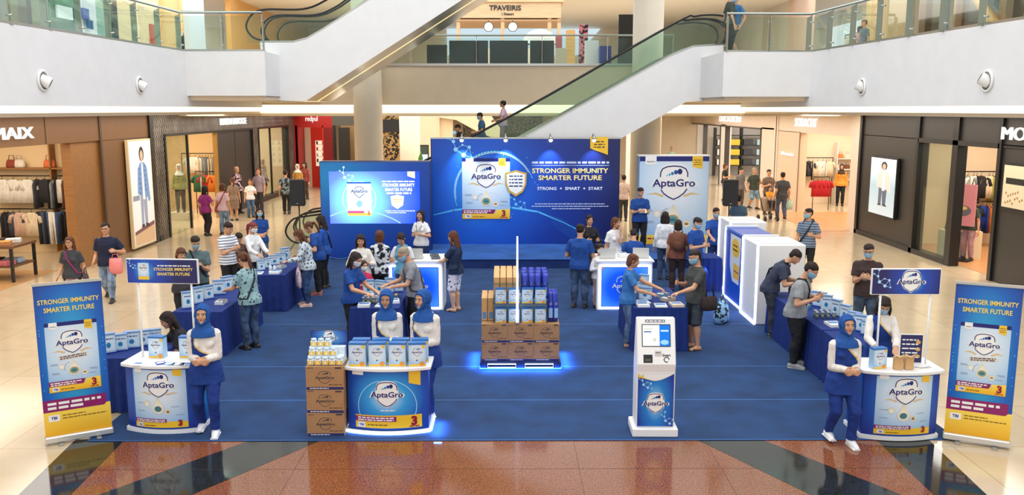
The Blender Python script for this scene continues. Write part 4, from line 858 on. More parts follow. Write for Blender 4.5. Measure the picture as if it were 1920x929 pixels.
def make_carton(w_=.4, d_=.45, h_=.295):
    t = thing('shipping_carton', 'x', 'carton', (0, 0, 0))
    f = MB(); f.box(-w_ / 2, w_ / 2, 0, d_, 0, h_, CARDB); f.build('body', t, bevel=.004)
    f = MB(); INK = mat((60, 56, 66), .6, name='ink'); logo(f, 0, h_ * .52, .5 * w_, 0, fill=False, col=INK, low=True); 
    f.rect(-w_ / 2 + .004, w_ / 2 - .004, .004, .035, mat((36, 44, 104), .5), 1, uv=False); smalltext(f, -w_ * .4, w_ * .1, .014, .01, PWHITE, 2, 3); smalltext(f, w_ * .28, w_ * .45, h_ * .9, .02, INK, 1, 2); smalltext(f, -w_ * .46, -w_ * .3, h_ * .92, .01, INK, 1, 4); smalltext(f, w_ * .1, w_ * .45, h_ * .2, .012, mat((110, 76, 50), .6), 1, 5)
    f.build('carton_print', t); return t
CART = make_carton(); CU = [False]
def carton(loc, rz, label, group, scale=None): return first_or_dup(CART, CU, loc, rz, label, group, scale)
SB = G(612, 820)
for i in range(3):
    carton((SB.x + .004 * (i - 1), SB.y, .012 + .297 * i), R((1, -1, .5)[i]), f'brown carton in the stack beside the glowing counter, {("bottom", "middle", "top")[i]} one', 'cartons stacked beside the glowing counter', (1.15, 1, 1))
ZS = .012 + .297 * 3 + .004
# tubs on the carton stack
t0 = thing('sample_tub', 'x', 'tub', (0, 0, 0)); f = MB(); f.box(-.04, .04, -.03, .03, 0, .075, mat((226, 232, 236), .3)); f.build('jar', t0, bevel=.012, seg=2)
f = MB(); f.cyl((0, 0, .075), (0, 0, .098), .034, mat((200, 220, 235), .3), n=14); f.build('lid', t0); f = MB(Matrix.Translation((0, -.031, 0))); f.rect(-.036, .036, .012, .055, GOLD, 0, uv=False); f.disc(0, .034, .014, .014, PWHITE, 1, n=10); f.build('paper_label', t0)
TU = [False]; n_ = 0
for r_, (yy, zz) in enumerate(((.06, 0), (.16, .09), (.26, .18))):
    f = MB()
    if r_: f.box(-.22, .22, -.05, .05, 0, zz, mat((224, 234, 240), .3)); o = f.build('display_step', None, (SB.x, SB.y + yy, ZS)); tag(o, f'clear plastic step under the sample tubs, {("", "lower", "upper")[r_]} one', 'stand')
    for i in range(5 - r_): first_or_dup(t0, TU, (SB.x - .17 + .088 * i, SB.y + yy, ZS + zz), R(rn.uniform(-9, 9)), f'small square sample tub on the carton stack, {ORD[i]} from the aisle in the {("front", "middle", "top")[r_]} row', 'sample tubs on the carton stack')
t = thing('display_card', 'blue card with the shield logo standing behind the sample tubs', 'card', (SB.x, SB.y + .36, ZS)); f = MB(); f.box(-.23, .23, 0, .02, 0, .36, BLACK); f.build('board', t); f = MB(Matrix.Translation((0, -.002, 0))); f.rect(-.225, .225, .005, .355, grad([(0, (90, 180, 235)), (.5, (24, 60, 160)), (1, (30, 24, 100))], .5, .7, 1, 1), 0); logo(f, 0, .26, .2, 1); f.build('print', t)

# ================================================================ pallet display
PX, PY = .195, 12.98
t = thing('pallet', 'dark pallet edged with white light tubes under the carton display', 'pallet', (PX, PY, .012))
f = MB(); f.box(-.61, .61, 0, .92, .09, .115, mat((30, 44, 80), .5)); f.build('deck', t)
for x in (-.58, 0, .58):
    f = MB(); f.box(x - .05, x + .05, 0, .92, 0, .09, mat((28, 40, 74), .5)); f.build('bearer', t)
for x in (-.29, .29):
    f = MB(); f.tube([(x - .22, -.012, .018), (x + .22, -.012, .018), (x + .22, -.012, .075), (x - .22, -.012, .075)], .008, emis((200, 215, 255), 8), n=6, closed=True); f.build('light_tube', t)
f = MB(); f.tube([(-.63, -.03, .012), (-.63, .94, .012), (.63, .94, .012), (.63, -.03, .012)], .008, emis((30, 90, 255), 22), n=6, closed=True); f.build('light_tube', t)
for zz in (0, 1):
    for i in range(3):
        for d in (0, 1): carton((PX + (i - 1) * .402, PY + .01 + .455 * d, .13 + .297 * zz), 0, f'brown carton on the lit pallet, {("lower", "upper")[zz]} layer, {("white-glass counter side", "middle", "kiosk side")[i]}, {("front", "behind")[d]}', 'cartons on the lit pallet')
ZT = .13 + .594 + .003
ACR = glass((225, 238, 245), .3, .94)
t = thing('acrylic_shelf', 'clear acrylic tiered shelf on top of the pallet cartons', 'shelf', (PX, PY, ZT))
for z in (.30, .60):
    f = MB(); f.box(-.42, .42, .02, .2, z, z + .008, ACR); f.build('shelf', t)
for x in (-.42, -.2, .2, .42):
    f = MB(); f.box(x - .004, x + .004, .02, .2, 0, .6, ACR); f.build('upright', t)
f = MB(); f.box(-.42, .42, .24, .70, 0, .33, mat((190, 200, 214), .3)); f.build('riser', t)
for zz in (0, 1):
    for i in range(4): pack((PX - .305 + .205 * i, PY + .06, ZT + .308 * zz), 0, f'milk powder box on the pallet display, {("lower", "upper")[zz]} shelf, {ORD[i]} from the promoters side', 'packs on the pallet display', .78)
t = thing('light_pylon', 'tall slim white light blade rising from the pallet display', 'light', (PX - .05, PY - .0, ZT))
f = MB(); f.add([(-.02, 0, 0), (.02, 0, 0), (.012, 0, 1.36), (-.012, 0, 1.36), (-.02, .12, 0), (.02, .12, 0), (.012, .05, 1.36), (-.012, .05, 1.36)], [(0, 1, 2, 3), (5, 4, 7, 6), (4, 0, 3, 7), (1, 5, 6, 2), (3, 2, 6, 7), (4, 5, 1, 0)], emis((225, 232, 255), 1.5)); f.build('lit_blade', t)
f = MB(); f.box(-.04, .04, -.005, .125, -.001, .02, STEEL); f.build('foot', t)
bb = thing('paper_bag_pack', 'x', 'pack', (0, 0, 0)); f = MB(); f.box(-.045, .045, 0, .14, 0, .36, mat((214, 160, 100), .7, kind='card')); f.build('body', bb, bevel=.006); f = MB(); f.add([(-.045, .0, .36), (.045, .0, .36), (.045, .14, .36), (-.045, .14, .36), (-.04, .07, .43), (.04, .07, .43)], [(0, 1, 5, 4), (2, 3, 4, 5), (1, 2, 5), (3, 0, 4)], mat((222, 176, 120), .7)); f.build('folded_top', bb)
f = MB(Matrix.Translation((0, -.001, 0))); f.rect(-.03, .03, .03, .14, mat((90, 140, 190), .5), 0); f.build('sticker', bb)
BU = [False]; bl = thing('foil_pouch', 'x', 'pouch', (0, 0, 0)); f = MB(); f.loft([[V((math.cos(2 * PI * i / 12) * a, .05 + math.sin(2 * PI * i / 12) * b, z)) for i in range(12)] for z, a, b in ((0, .045, .04), (.1, .05, .05), (.25, .048, .045), (.36, .046, .02), (.43, .046, .006))], mat((44, 60, 170), .25, .2)); f.build('body', bl); f = MB(Matrix.Translation((0, -.002, 0))); f.rect(-.03, .03, .06, .20, mat((150, 190, 235), .3), 0); logo(f, 0, .26, .05, 0, low=True, fill=False, col=PWHITE); f.build('front_print', bl); BL = [False]
for r_ in (0, 1, 2):
    for i in range(4):
        first_or_dup(bb, BU, (PX - .37 + .1 * i, PY + .26 + .15 * r_, ZT + .335), R(rn.uniform(-3, 3)), f'tan pack on the pallet riser, row {("one", "two", "three")[r_]} from the front, {ORD[i]} from its outer edge', 'tan packs on the pallet riser', (1, 1, .95 + .06 * r_))
        first_or_dup(bl, BL, (PX + .07 + .105 * i, PY + .27 + .15 * r_, ZT + .335), R(rn.uniform(-12, 12)), f'blue pouch on the pallet riser, row {("one", "two", "three")[r_]} from the front, {ORD[i]} from the light blade', 'blue pouches on the pallet riser', (1, 1, .92 + .05 * r_))
for r_ in (0, 1):
    for i in range(2):
        dup(bb, (PX - .56 + .1 * i, PY + .2 + .2 * r_, ZT), 0, f'tan paper pack low on the pallet edge, {("front", "rear")[r_]} pair, {("outer", "inner")[i]} one', 'tan packs low on the pallet edge')
        dup(bl, (PX + .47 + .085 * i, PY + .12 + .2 * r_, ZT), R(20 * i), f'blue pouch low on the pallet edge, {("front", "rear")[r_]} pair, {("inner", "outer")[i]} one', 'blue pouches low on the pallet edge', (1, 1, 1.1))
area('pallet_glow', (PX, PY - .12, .10), 1.2, .05, 3.5, (.08, .25, 1), (R(-60), 0, 0))
for x, y, sx, sy in ((-.72, .45, .1, .9), (.72, .45, .1, .9), (0, -.12, 1.2, .1)): area('pallet_glow', (PX + x, PY + y, .085), sx, sy, 9, (.06, .26, 1))
for x, y, sx, sy in ((.62, .2, .1, .5), (-.60, .5, .1, .3)): area('counter_glow', (CCX.x + x, CCX.y + y, .085), sx, sy, 4, (.1, .3, 1))

# ================================================================ skirted tables
SKIRT = mat((12, 44, 118), .75, kind='cloth', name='blue_satin')
def table(x0, x1, y0, y1, label, h_=.74, rz=0):
    cx, cy_ = (x0 + x1) / 2, (y0 + y1) / 2; t = thing('skirted_table', label, 'table', (cx, cy_, .012), rz)
    a, b = (x1 - x0) / 2, (y1 - y0) / 2
    f = MB(); f.box(-a, a, -b, b, h_ - .03, h_, SKIRT); f.build('table_cover', t, bevel=.006)
    per = []; 
    for (p, q) in (((-a, -b), (a, -b)), ((a, -b), (a, b)), ((a, b), (-a, b)), ((-a, b), (-a, -b))):
        ln = math.hypot(q[0] - p[0], q[1] - p[1]); n = max(6, int(ln / .025)); d = ((q[0] - p[0]) / ln, (q[1] - p[1]) / ln); nn = (d[1], -d[0])
        for i in range(n): s = ln * i / n; per.append((p[0] + d[0] * s, p[1] + d[1] * s, nn, s))
    f = MB(); rings = []
    for z, am in ((h_ - .015, .004), (h_ * .5, .014), (.004, .022)): rings.append([V((x + nn[0] * am * (1 + math.sin(s * 2 * PI / .14)), y + nn[1] * am * (1 + math.sin(s * 2 * PI / .14)), z)) for x, y, nn, s in per])
    f.loft(rings[::-1], SKIRT, True, False); f.build('pleated_skirt', t); return t
table(-5.6, -4.65, 11.05, 11.85, 'blue skirted table behind the slogan counter')
table(-5.45, -4.64, 13.7, 15.9, 'long blue skirted table beside the woman with a ponytail')
table(-5.2, -4.42, 16.85, 18.6, 'blue skirted table beside the woman with a floral tote')
table(-2.62, -1.80, 13.95, 15.4, 'blue skirted table between the two promoters and the glowing white desk')
table(2.08, 2.98, 13.95, 15.6, 'blue skirted table behind the touch kiosk')
table(4.68, 5.40, 11.62, 12.45, 'blue skirted table nearest the logo counter')
table(4.68, 5.40, 12.5, 15.2, 'blue skirted table where two men bend over')

# ================================================================ white light desks
def desk(cx, y, label, txt=True):
    t = thing('light_desk', label, 'desk', (cx, y, .012)); a = .55
    f = MB(); f.box(-a, a, .01, .8, 0, .975, WHITE); f.build('body', t, bevel=.01)
    f = MB(); f.box(-a - .03, a + .03, -.03, .84, .98, 1.02, WHITE); f.build('desk_top', t, bevel=.008)
    f = MB(); f.box(-a + .09, a - .09, .004, .012, .08, .88, mat((20, 60, 180), .3)); f.rect(-a + .1, a - .1, .09, .87, grad([(0, (10, 60, 190)), (.6, (16, 80, 220)), (1, (60, 130, 250))], .5, .5, 1.6, 1.6, emit=.6), 1)
    if txt: logo(f, 0, .5, .5, 3, fill=False, col=PWHITE, low=True)
    f.build('front_panel', t)
    f = MB(); f.tube([(-a + .06, -.004, .05), (a - .06, -.004, .05), (a - .06, -.004, .91), (-a + .06, -.004, .91)], .016, emis((190, 205, 255), 5), n=6, closed=True); f.build('light_frame', t); return t
desk(-1.84, 16.9, 'white desk with a glowing blue front near the woman in patterned shorts')
desk(2.33, 16.9, 'white desk with a glowing blue front beside the man in dark jeans')

# ================================================================ touch kiosk
t = thing('touch_kiosk', 'white self-service kiosk with a tilted screen and logo panel', 'kiosk', (1.81, 10.14, .012), R(-1))
f = MB(); f.box(-.28, .28, -.03, .42, 0, .11, WHITE); f.build('base', t, bevel=.012)
def side(pts, x0, x1, m): 
    n = len(pts); g = MB(); g.add([(x0, p[0], p[1]) for p in pts] + [(x1, p[0], p[1]) for p in pts], [tuple(range(n - 1, -1, -1)), tuple(range(n, 2 * n))] + [(i, (i + 1) % n, (i + 1) % n + n, i + n) for i in range(n)], m); return g
g = side([(.02, .11), (.02, .82), (.0, .92), (.17, 1.46), (.25, 1.46), (.36, .9), (.36, .11)], -.235, .235, WHITE); g.build('housing', t, bevel=.012)
f = MB(Matrix.Translation((0, .017, 0))); f.rect(-.22, .22, .125, .80, grad([(0, (150, 220, 245)), (.3, (30, 130, 210)), (.6, (20, 60, 160)), (1, (26, 22, 96))], .5, .45, 1.1, .85), 0)
f.flat([(-.22, .80)] + [(-.22 + .44 * i / 10, .80 - .09 * math.sin(PI * i / 10) * (1.2 - .4 * i / 10)) for i in range(1, 10)] + [(.22, .80)], WHITE, 3); f.flat([(-.22, .80), (-.22, .755), (-.1, .725), (.02, .70), (-.12, .735)], GOLD, 4)
logo(f, 0, .42, .31, 3); molecule(f, -.13, .66, .15, 2); molecule(f, .15, .2, .15, 2); f.build('front_print', t)
ang = math.atan2(.17, .54); Mk = Matrix.Translation((0, -.003, .92)) @ Matrix.Rotation(-ang, 4, 'X')
f = MB(Mk); f.rect(-.175, .175, .215, .49, BLACK, 0, uv=False); f.rect(-.165, .04, .225, .48, emis((238, 242, 244), 1.0), 1, uv=False); f.rect(.04, .165, .225, .48, emis((30, 120, 225), 1.0), 1, uv=False); f.disc(.1, .27, .05, .03, emis((150, 205, 245), 1.0), 2); f.rect(.055, .15, .40, .42, emis((190, 225, 250), 1.0), 2)
f.rect(-.15, -.06, .39, .405, mat((60, 100, 170), .4), 2); f.rect(-.15, -.04, .43, .436, mat((200, 180, 120), .4), 2); f.disc(-.02, .3, .02, .02, mat((220, 215, 200), .4), 2); f.build('touch_screen', t)
f = MB(Mk); f.rect(-.13, .11, .515, .545, mat((60, 70, 100), .4), 0); smalltext(f, -.12, .1, .522, .014, PWHITE, 1, 3); f.rect(-.16, -.05, .02, .12, BLACK, 0); f.rect(-.14, -.07, .04, .07, mat((80, 84, 60), .4), 1); f.rect(-.02, .06, .10, .165, mat((196, 192, 184), .5), 0); smalltext(f, -.01, .05, .14, .008, BLACK, 1, 2); f.text('Smart', .12, .10, .03, BLACK, 0, bold=.03); f.ribbon(arc(.12, .06, .03, .03, 0, 300, 12), .01, BLACK, 0); f.build('console_print', t)

# ================================================================ glowing booth units beside the black shop aisle
def booth(y0, y1, x0, x1, h_, label, art):
    t = thing('booth_cabinet', label, 'booth', (x0, y0, .012)); w_ = x1 - x0; d_ = y1 - y0
    f = MB(); f.box(0, w_, 0, d_, 0, h_, mat((30, 84, 180), .35) if art else WHITE); f.build('carcass', t, bevel=.02)
    if art:
        f = MB(); f.box(-.02, w_ + .01, -.01, .10, h_, h_ + .03, WHITE); f.box(-.02, w_ + .01, d_ - .1, d_ + .01, h_, h_ + .03, WHITE); f.build('top_edge', t)
    else:
        f = MB(); f.box(.12, w_ - .12, .14, d_ - .14, h_ - .0, h_ + .012, mat((214, 216, 220), .4)); f.build('top_recess', t)
    if art:
        f = MB(wallM((-.004, d_, 0), (0, -1, 0))); f.rect(.04, d_ - .04, .05, h_ - .06, grad([(0, (20, 90, 220)), (1, (14, 60, 180))], kind='v'), 0)
        f.flat([(d_ * .3, h_ * .95), (d_ * .3, h_ * .5), (d_ * .45, h_ * .3), (d_ * .8, h_ * .3), (d_ * .85, h_ * .95)], mat((222, 232, 240), .3), 1); f.disc(d_ * .58, h_ * .78, d_ * .2, h_ * .13, GOLD, 2); f.rect(d_ * .5, d_ * .8, h_ * .36, h_ * .56, GOLD, 2); smalltext(f, d_ * .45, d_ * .7, h_ * .8, .03, BLACK, 3, 1); smalltext(f, d_ * .45, d_ * .72, h_ * .74, .03, BLACK, 3, 2); smalltext(f, d_ * .52, d_ * .78, h_ * .45, .03, CRIM, 3, 3); f.build('side_print', t)
    f = MB()
    for y in (0.02, d_ - .02): f.box(-.02, .0, y - .015, y + .015, .02, h_, emis((200, 212, 255), 6))
    f.box(-.02, .0, .02, d_ - .02, .0, .03, emis((200, 212, 255), 6)); f.build('light_strip', t); return t
booth(15.7, 16.75, 4.62, 5.5, 1.52, 'white glowing booth unit nearest the bending men', False)
booth(16.85, 18.35, 4.68, 5.35, 1.50, 'blue booth panel with yellow and white artwork and light strips', True)
booth(18.5, 19.5, 4.82, 5.6, 1.58, 'white glowing booth unit at the far end of the row', False)
table(4.15, 4.72, 18.75, 19.45, 'small blue skirted table before the far booth unit')
area('booth_glow', (4.4, 17.6, .5), .1, 2.8, 14, (.2, .4, 1), (0, R(60), 0))

# ================================================================ loudspeakers
def speaker(x, y, z, label):
    t = thing('loudspeaker', label, 'speaker', (x, y, .001), 0, 'loudspeakers on tripods beside the backdrop')
    f = MB(); f.slab([(-.2, -.0), (.2, 0), (.15, .34), (-.15, .34)], z, z + .70, mat((28, 28, 30), .6)); f.build('cabinet', t, bevel=.02)
    f = MB(Matrix.Translation((0, -.004, 0))); f.rect(-.18, .18, z + .03, z + .67, mat((40, 40, 42), .8, kind='card'), 0); f.rect(-.03, .03, z + .06, z + .075, STEEL, 1); f.build('grille', t)
    f = MB(); f.cyl((0, .17, .3), (0, .17, z), .018, BLACK, n=8); f.build('pole', t)
    for k in range(3): a = R(90 + 120 * k); f = MB(); f.tube([(0, .17, .65), (math.cos(a) * .45, .17 + math.sin(a) * .45, .01)], .012, BLACK, n=6); f.build('leg', t)
speaker(-5.62, 23.0, 1.44, 'black loudspeaker on a tripod beside the screen wall'); speaker(5.97, 23.0, 1.43, 'black loudspeaker on a tripod beside the pale blue pack wall')
# ================================================================ shop signs and lit posters
def sign(name, t_, origin, xdir, h_, label, m, width=None, bold=.0, back=None):
    f = MB(wallM(origin, xdir)); 
    if back: f.rect(-(width or 1) * .55, (width or 1) * .55, -h_ * .35, h_ * 1.35, back, 0)
    f.text(t_, 0, 0, h_, m, 0, bold=bold, width=width, depth=.05); o = f.build(name); tag(o, label, 'sign'); return o
SG = emis((255, 250, 240), .95)
sign('shop_sign', 'OMAIX', (XL + .03, 18.55, 3.36), (0, 1, 0), .27, 'white raised shop lettering on the brown shop header', SG, 2.1)
sign('shop_sign', 'RWEN NVOOE', (XL + .06, 33.9, 3.42), (0, 1, 0), .26, 'lit white shop lettering on the patterned silver shop front', SG, 3.2)
sign('shop_sign', 'redpul', (-9.75, Yb - .03, 3.42), (1, 0, 0), .26, 'white lettering on the red shop header', SG, .6)
sign('shop_sign', 'SODACHT', (XR - .03, 33.2, 3.34), (0, -1, 0), .34, 'glowing white lettering above the beige clothes shop', SG, 2.4)
sign('shop_sign', 'D3CATION', (XR - .03, 44.6, 3.36), (0, -1, 0), .32, 'glowing white lettering above the bright glass shop', SG, 4.2)
sign('shop_sign', 'MODO', (XR - .08, 18.9, 3.32), (0, -1, 0), .30, 'white lettering at the near end of the black shop front', SG, 1.9)
sign('shop_sign', 'Bonwis', (XR - .03, 35.2, 2.15), (0, -1, 0), .14, 'small glowing lettering on the beige shop wall panel', SG, 1.5)
def poster(origin, xdir, w_, h_, label, kind):
    t = thing('lit_poster', label, 'poster', origin, math.atan2(xdir[1], xdir[0])); fr = {0: mat((236, 214, 170), .4), 1: BLACK}[kind]
    f = MB(); f.box(-w_ / 2 - .05, w_ / 2 + .05, .0, .09, -.05, h_ + .05, fr); f.build('frame', t, bevel=.008)
    f = MB(Matrix.Translation((0, -.002, 0))); f.rect(-w_ / 2, w_ / 2, 0, h_, grad([(0, (214, 206, 196)), (.25, (230, 226, 220)), (1, (246, 246, 244))] if kind == 0 else [(0, (200, 214, 222)), (.5, (170, 196, 208)), (1, (226, 236, 240))], kind='v', emit=.42), 0)
    e = lambda *c: mat(c, .5, emit=.35); u = h_ / 3.0; sx = w_ / 1.3; P = lambda pts: [(a * sx, b * u) for a, b in pts]
    if kind == 0: f.flat(P([(-.6, .02), (.62, .02), (.62, .5), (-.6, .32)]), e(206, 170, 130), 1); f.flat(P([(-.6, .32), (.62, .5), (.62, .62), (-.6, .42)]), e(120, 80, 80), 1); f.flat(P([(-.6, 1.3), (-.2, 1.3), (-.2, 1.45), (-.6, 1.45)]), e(140, 150, 160), 1)
    jk = e(120, 150, 195) if kind == 0 else e(214, 208, 200); pt = e(150, 158, 180) if kind == 0 else e(90, 98, 116)
    f.flat(P([(-.16, .55), (-.02, .55), (.02, 1.3), (.06, .55), (.22, .55), (.26, 1.6), (-.16, 1.6)]), pt, 2); f.flat(P([(-.18, 1.45), (.3, 1.35), (.34, 1.2), (.46, 1.25), (.36, 2.2), (.2, 2.38), (-.06, 2.38), (-.22, 2.2), (-.3, 1.5)]), jk, 3)
    f.flat(P([(0, 1.3), (.14, 1.3), (.1, 2.36), (.02, 2.36)]), e(236, 238, 240), 4)
    for i in range(12 if kind == 0 else 0): f.disc((-.14 + .34 * (i % 2) + .02 * (i % 3)) * sx, (1.5 + .07 * i) * u, .04 * sx, .045 * u, e(84, 112, 166), 5, n=8)
    f.disc(.06 * sx, 2.62 * u, .15 * sx, .22 * u, e(44, 34, 32), 3, n=16); f.disc(.06 * sx, 2.58 * u, .09 * sx, .15 * u, e(214, 172, 142), 4, n=16); f.flat(P([(.0, 2.4), (.12, 2.4), (.1, 2.5), (.02, 2.5)]), e(214, 172, 142), 5)
    f.flat(P([(-.2, .5), (.0, .5), (.0, .58), (-.14, .6)]), e(60, 50, 60), 4); f.flat(P([(.08, .5), (.3, .5), (.24, .58), (.08, .6)]), e(60, 50, 60), 4)
    f.build('artwork', t); return t
poster((XL + .12, 25.02, .12), (0, 1, 0), 1.45, 2.98, 'tall backlit fashion poster of a standing figure on the brown shop wall', 0)
poster((XR - .12, 25.95, .84), (0, -1, 0), 1.75, 1.70, 'backlit fashion poster of a long-haired figure on the black shop wall', 1)
t = thing('framed_poster', 'framed cream poster of accessories on the black shop wall below its sign', 'poster', (XR - .06, 19.2, 1.75), -PI / 2)
f = MB(); f.box(-.55, .55, 0, .05, 0, 1.05, BLACK); f.build('frame', t); f = MB(Matrix.Translation((0, -.004, 0))); f.rect(-.5, .5, .05, 1.0, CREAM, 0)
for i in range(14): f.disc(-.35 + .09 * (i % 8), .15 + .08 * (i // 4) + .03 * (i % 3), .03, .03, mat((176, 130, 70), .5), 1, n=8)
f.rect(-.4, .4, .58, .72, BLACK, 1); f.build('print', t)
f = MB(); f.box(XL + .0, XL + .02, 22.3, 22.42, .5, .68, WHITE); o = f.build('wall_socket'); tag(o, 'small white wall socket on the tan shop panel', 'socket')

# ================================================================ garments
RAILM = metal((70, 62, 56), .4)
def g_front(w_=.5, h_=.66):
    f = MB(); m = C(230, 230, 230); n = 14
    def rg(z, a, b): return [V((math.copysign(abs(math.cos(2 * PI * i / n)) ** .8, math.cos(2 * PI * i / n)) * a, math.sin(2 * PI * i / n) * b, z)) for i in range(n)]
    f.loft([rg(-h_, w_ * .46, .05), rg(-h_ * .5, w_ * .44, .06), rg(-.16, w_ * .44, .055), rg(-.06, w_ * .36, .045), rg(-.01, w_ * .16, .03)], m)
    for s in (1, -1): f.tube([(s * w_ * .3, 0, -.07), (s * w_ * .46, 0, -.12), (s * w_ * .56, -.01, -.30)], [.05, .065, .07], m, n=8)
    return f
def g_side(h_=.8, d_=.42):
    f = MB(); m = C(60, 60, 60); n = 10
    def rg(z, a, b): return [V((math.cos(2 * PI * i / n) * a, math.sin(2 * PI * i / n) * b, z)) for i in range(n)]
    f.loft([rg(-h_, .035, d_ * .45), rg(-h_ * .55, .028, d_ * .42), rg(-.16, .03, d_ * .44), rg(-.07, .022, d_ * .34), rg(-.01, .012, d_ * .1)], m); return f
def g_pants(h_=.9):
    f = MB(); m = C(50, 70, 100)
    for s in (1, -1): f.tube([(s * .06, 0, 0), (s * .07, 0, -.35), (s * .075, .01, -h_)], [.075, .07, .06], m, n=10)
    f.box(-.14, .14, -.05, .05, -.08, .01, m); return f
GP = {}
def garment(kind, loc, rz, color, label, group, scale=1.0, m=None):
    if kind not in GP:
        t = thing('hanging_garment', 'x', 'clothes'); {'front': g_front, 'side': g_side, 'pants': g_pants}[kind]().build('fabric', t)
        f = MB(); f.tube([(0, 0, .09), (.025, 0, .07), (0, 0, .04), (0, 0, .0)], .006, RAILM, n=5); f.tube([(-.16 if kind != 'side' else 0, -.16 if kind == 'side' else 0, -.05), (0, 0, 0), (.16 if kind != 'side' else 0, .16 if kind == 'side' else 0, -.05)], .01, RAILM, n=5); f.build('hanger', t); GP[kind] = [t, False]
    t, used = GP[kind]
    r = t if not used else dup(t, loc); GP[kind][1] = True
    r.location = loc; r.rotation_euler = (0, 0, rz); r.scale = (scale,) * 3; r['label'] = label; r['group'] = group; r['category'] = 'clothes'
    fb = [c for c in r.children if c.name.startswith('fabric')][0]; fb.material_slots[0].link = 'OBJECT'; fb.material_slots[0].material = m or C(*color); return r
CNAME = {(236, 230, 220): 'white', (40, 40, 46): 'black', (120, 84, 60): 'brown', (232, 214, 184): 'cream', (70, 74, 84): 'charcoal', (214, 180, 160): 'pink', (60, 84, 120): 'blue denim', (220, 120, 40): 'orange', (180, 30, 40): 'red', (30, 60, 150): 'royal blue', (40, 90, 60): 'green', (150, 156, 164): 'grey', (200, 190, 90): 'mustard'}
W_, K_, B_, CR_, CH_, P_, D_, O_, R_, RB_, GN_, GY_, MU_ = CNAME.keys()
def rail(pxs, y, Y, label, posts=True):
    a = AY(pxs[0], y, Y); b = AY(pxs[1], y, Y); t = thing('clothes_rail', label, 'rail', a); f = MB(); f.cyl((0, 0, 0), (b.x - a.x, 0, 0), .018, RAILM, n=8); f.build('bar', t)
    for x in (0, b.x - a.x):
        f = MB(); f.cyl((x, 0, -a.z), (x, 0, 0), .016, RAILM, n=8); f.build('post', t)
    return a.z
def hang(items, y, Y, where, group):
    z = AY(items[0][1], y, Y).z - .09; cnt = {}
    for i, (k, px, c) in enumerate(items):
        p = AY(px, y, Y); nm = CNAME[c]; garment(k, (p.x, Y, z), rn.uniform(-.1, .1) + (0 if k != 'side' else rn.uniform(-.3, .3)), c, f'{nm} {"trousers" if k == "pants" else "garment"} on the {where}, {ORD[i]} along it', group)
rail((-30, 143), 330, 24.0, 'upper clothes rail along the brown shop rear wall'); rail((-30, 150), 392, 23.95, 'lower clothes rail along the brown shop rear wall')
hang([('front', 3, W_), ('front', 24, W_), ('front', 50, W_), ('side', 68, CH_), ('front', 83, K_), ('side', 94, K_), ('side', 99, GY_), ('side', 104, K_), ('front', 112, W_), ('side', 121, B_), ('side', 126, B_), ('front', 138, CR_)], 330, 24.0, 'upper rail in the brown shop', 'clothes on the upper rail in the brown shop')
hang([('side', 8, K_), ('side', 14, K_), ('front', 24, CH_), ('front', 36, P_), ('front', 58, CR_), ('pants', 78, K_), ('pants', 86, D_), ('pants', 98, W_), ('pants', 110, D_), ('side', 118, K_), ('side', 123, K_), ('pants', 137, GY_)], 392, 23.95, 'lower rail in the brown shop', 'clothes on the lower rail in the brown shop')
t = thing('goods_shelf', 'long wall shelf with dividers above the clothes rails in the brown shop', 'shelf', (-13.5, 23.95, 2.36)); f = MB(); f.box(-3, 2.6, 0, .3, 0, .04, TAN); f.build('board', t)
for x in (-2.4, -.95, .85, 2.0): f = MB(); f.box(x, x + .04, 0, .3, -2.3, 1.3, TAN); f.build('divider', t)
def bag(loc, c, label, s=1.0, rz=0, name='handbag'):
    t = thing(name, label, 'bag', loc, rz); f = MB(); f.loft([[V((math.cos(2 * PI * i / 14) * a * s, math.sin(2 * PI * i / 14) * b * s, z * s)) for i in range(14)] for z, a, b in ((0, .15, .06), (.04, .17, .075), (.16, .15, .06), (.22, .12, .03))], C(*c)); f.build('body', t)
    f = MB(); f.tube([(-.08 * s, 0, .2 * s), (-.06 * s, 0, .34 * s), (.06 * s, 0, .34 * s), (.08 * s, 0, .2 * s)], .010 * s, C(*[q * .8 for q in c]), n=6); f.build('handle', t); return t
for i, (px, c, nm) in enumerate(((22, (150, 70, 50), 'russet handbag'), (36, (236, 226, 210), 'cream handbag'), (92, (226, 120, 70), 'orange handbag'))): bag((AY(px, 318, 24.05).x, 24.08, 2.40), c, f'{nm} on the wall shelf in the brown shop')
# folded clothes table
t = thing('display_table', 'two-tier wooden display table of folded clothes inside the brown shop', 'table', (-12.1, 20.3, 0)); WD = mat((110, 76, 48), .5, kind='wood')
f = MB(); f.box(-1.5, .62, -.5, .55, .80, .86, WD); f.build('table_top', t); f = MB(); f.box(-1.45, .58, -.45, .5, .34, .38, WD); f.build('lower_shelf', t)
for x in (-1.46, .57):
    for y in (-.46, .5): f = MB(); f.box(x - .03, x + .03, y - .03, y + .03, 0, .80, DBLK); f.build('leg', t)
def folded(loc, c, label, group, s=1.0):
    f = MB(); m = C(*c)
    for k in range(3): f.add([V(p) for p in [(x * (1 - .03 * k), y, z) for z in (k * .03, k * .03 + .028) for x, y in ((-.16, -.11), (.16, -.12), (.17, .12), (-.15, .11))]], [(3, 2, 1, 0), (4, 5, 6, 7), (0, 1, 5, 4), (1, 2, 6, 5), (2, 3, 7, 6), (3, 0, 4, 7)], m)
    o = f.build('folded_clothes', None, loc, bevel=.01, seg=2); o.rotation_euler = (0, 0, rn.uniform(-.4, .4)); o.scale = (s, s, s); tag(o, label, 'clothes', group)
FC = [(236, 228, 214), (232, 226, 220), (60, 44, 38), (240, 236, 230), (214, 150, 90), (44, 42, 44)]; FN = ['cream', 'off-white', 'dark brown', 'white', 'tan', 'black']
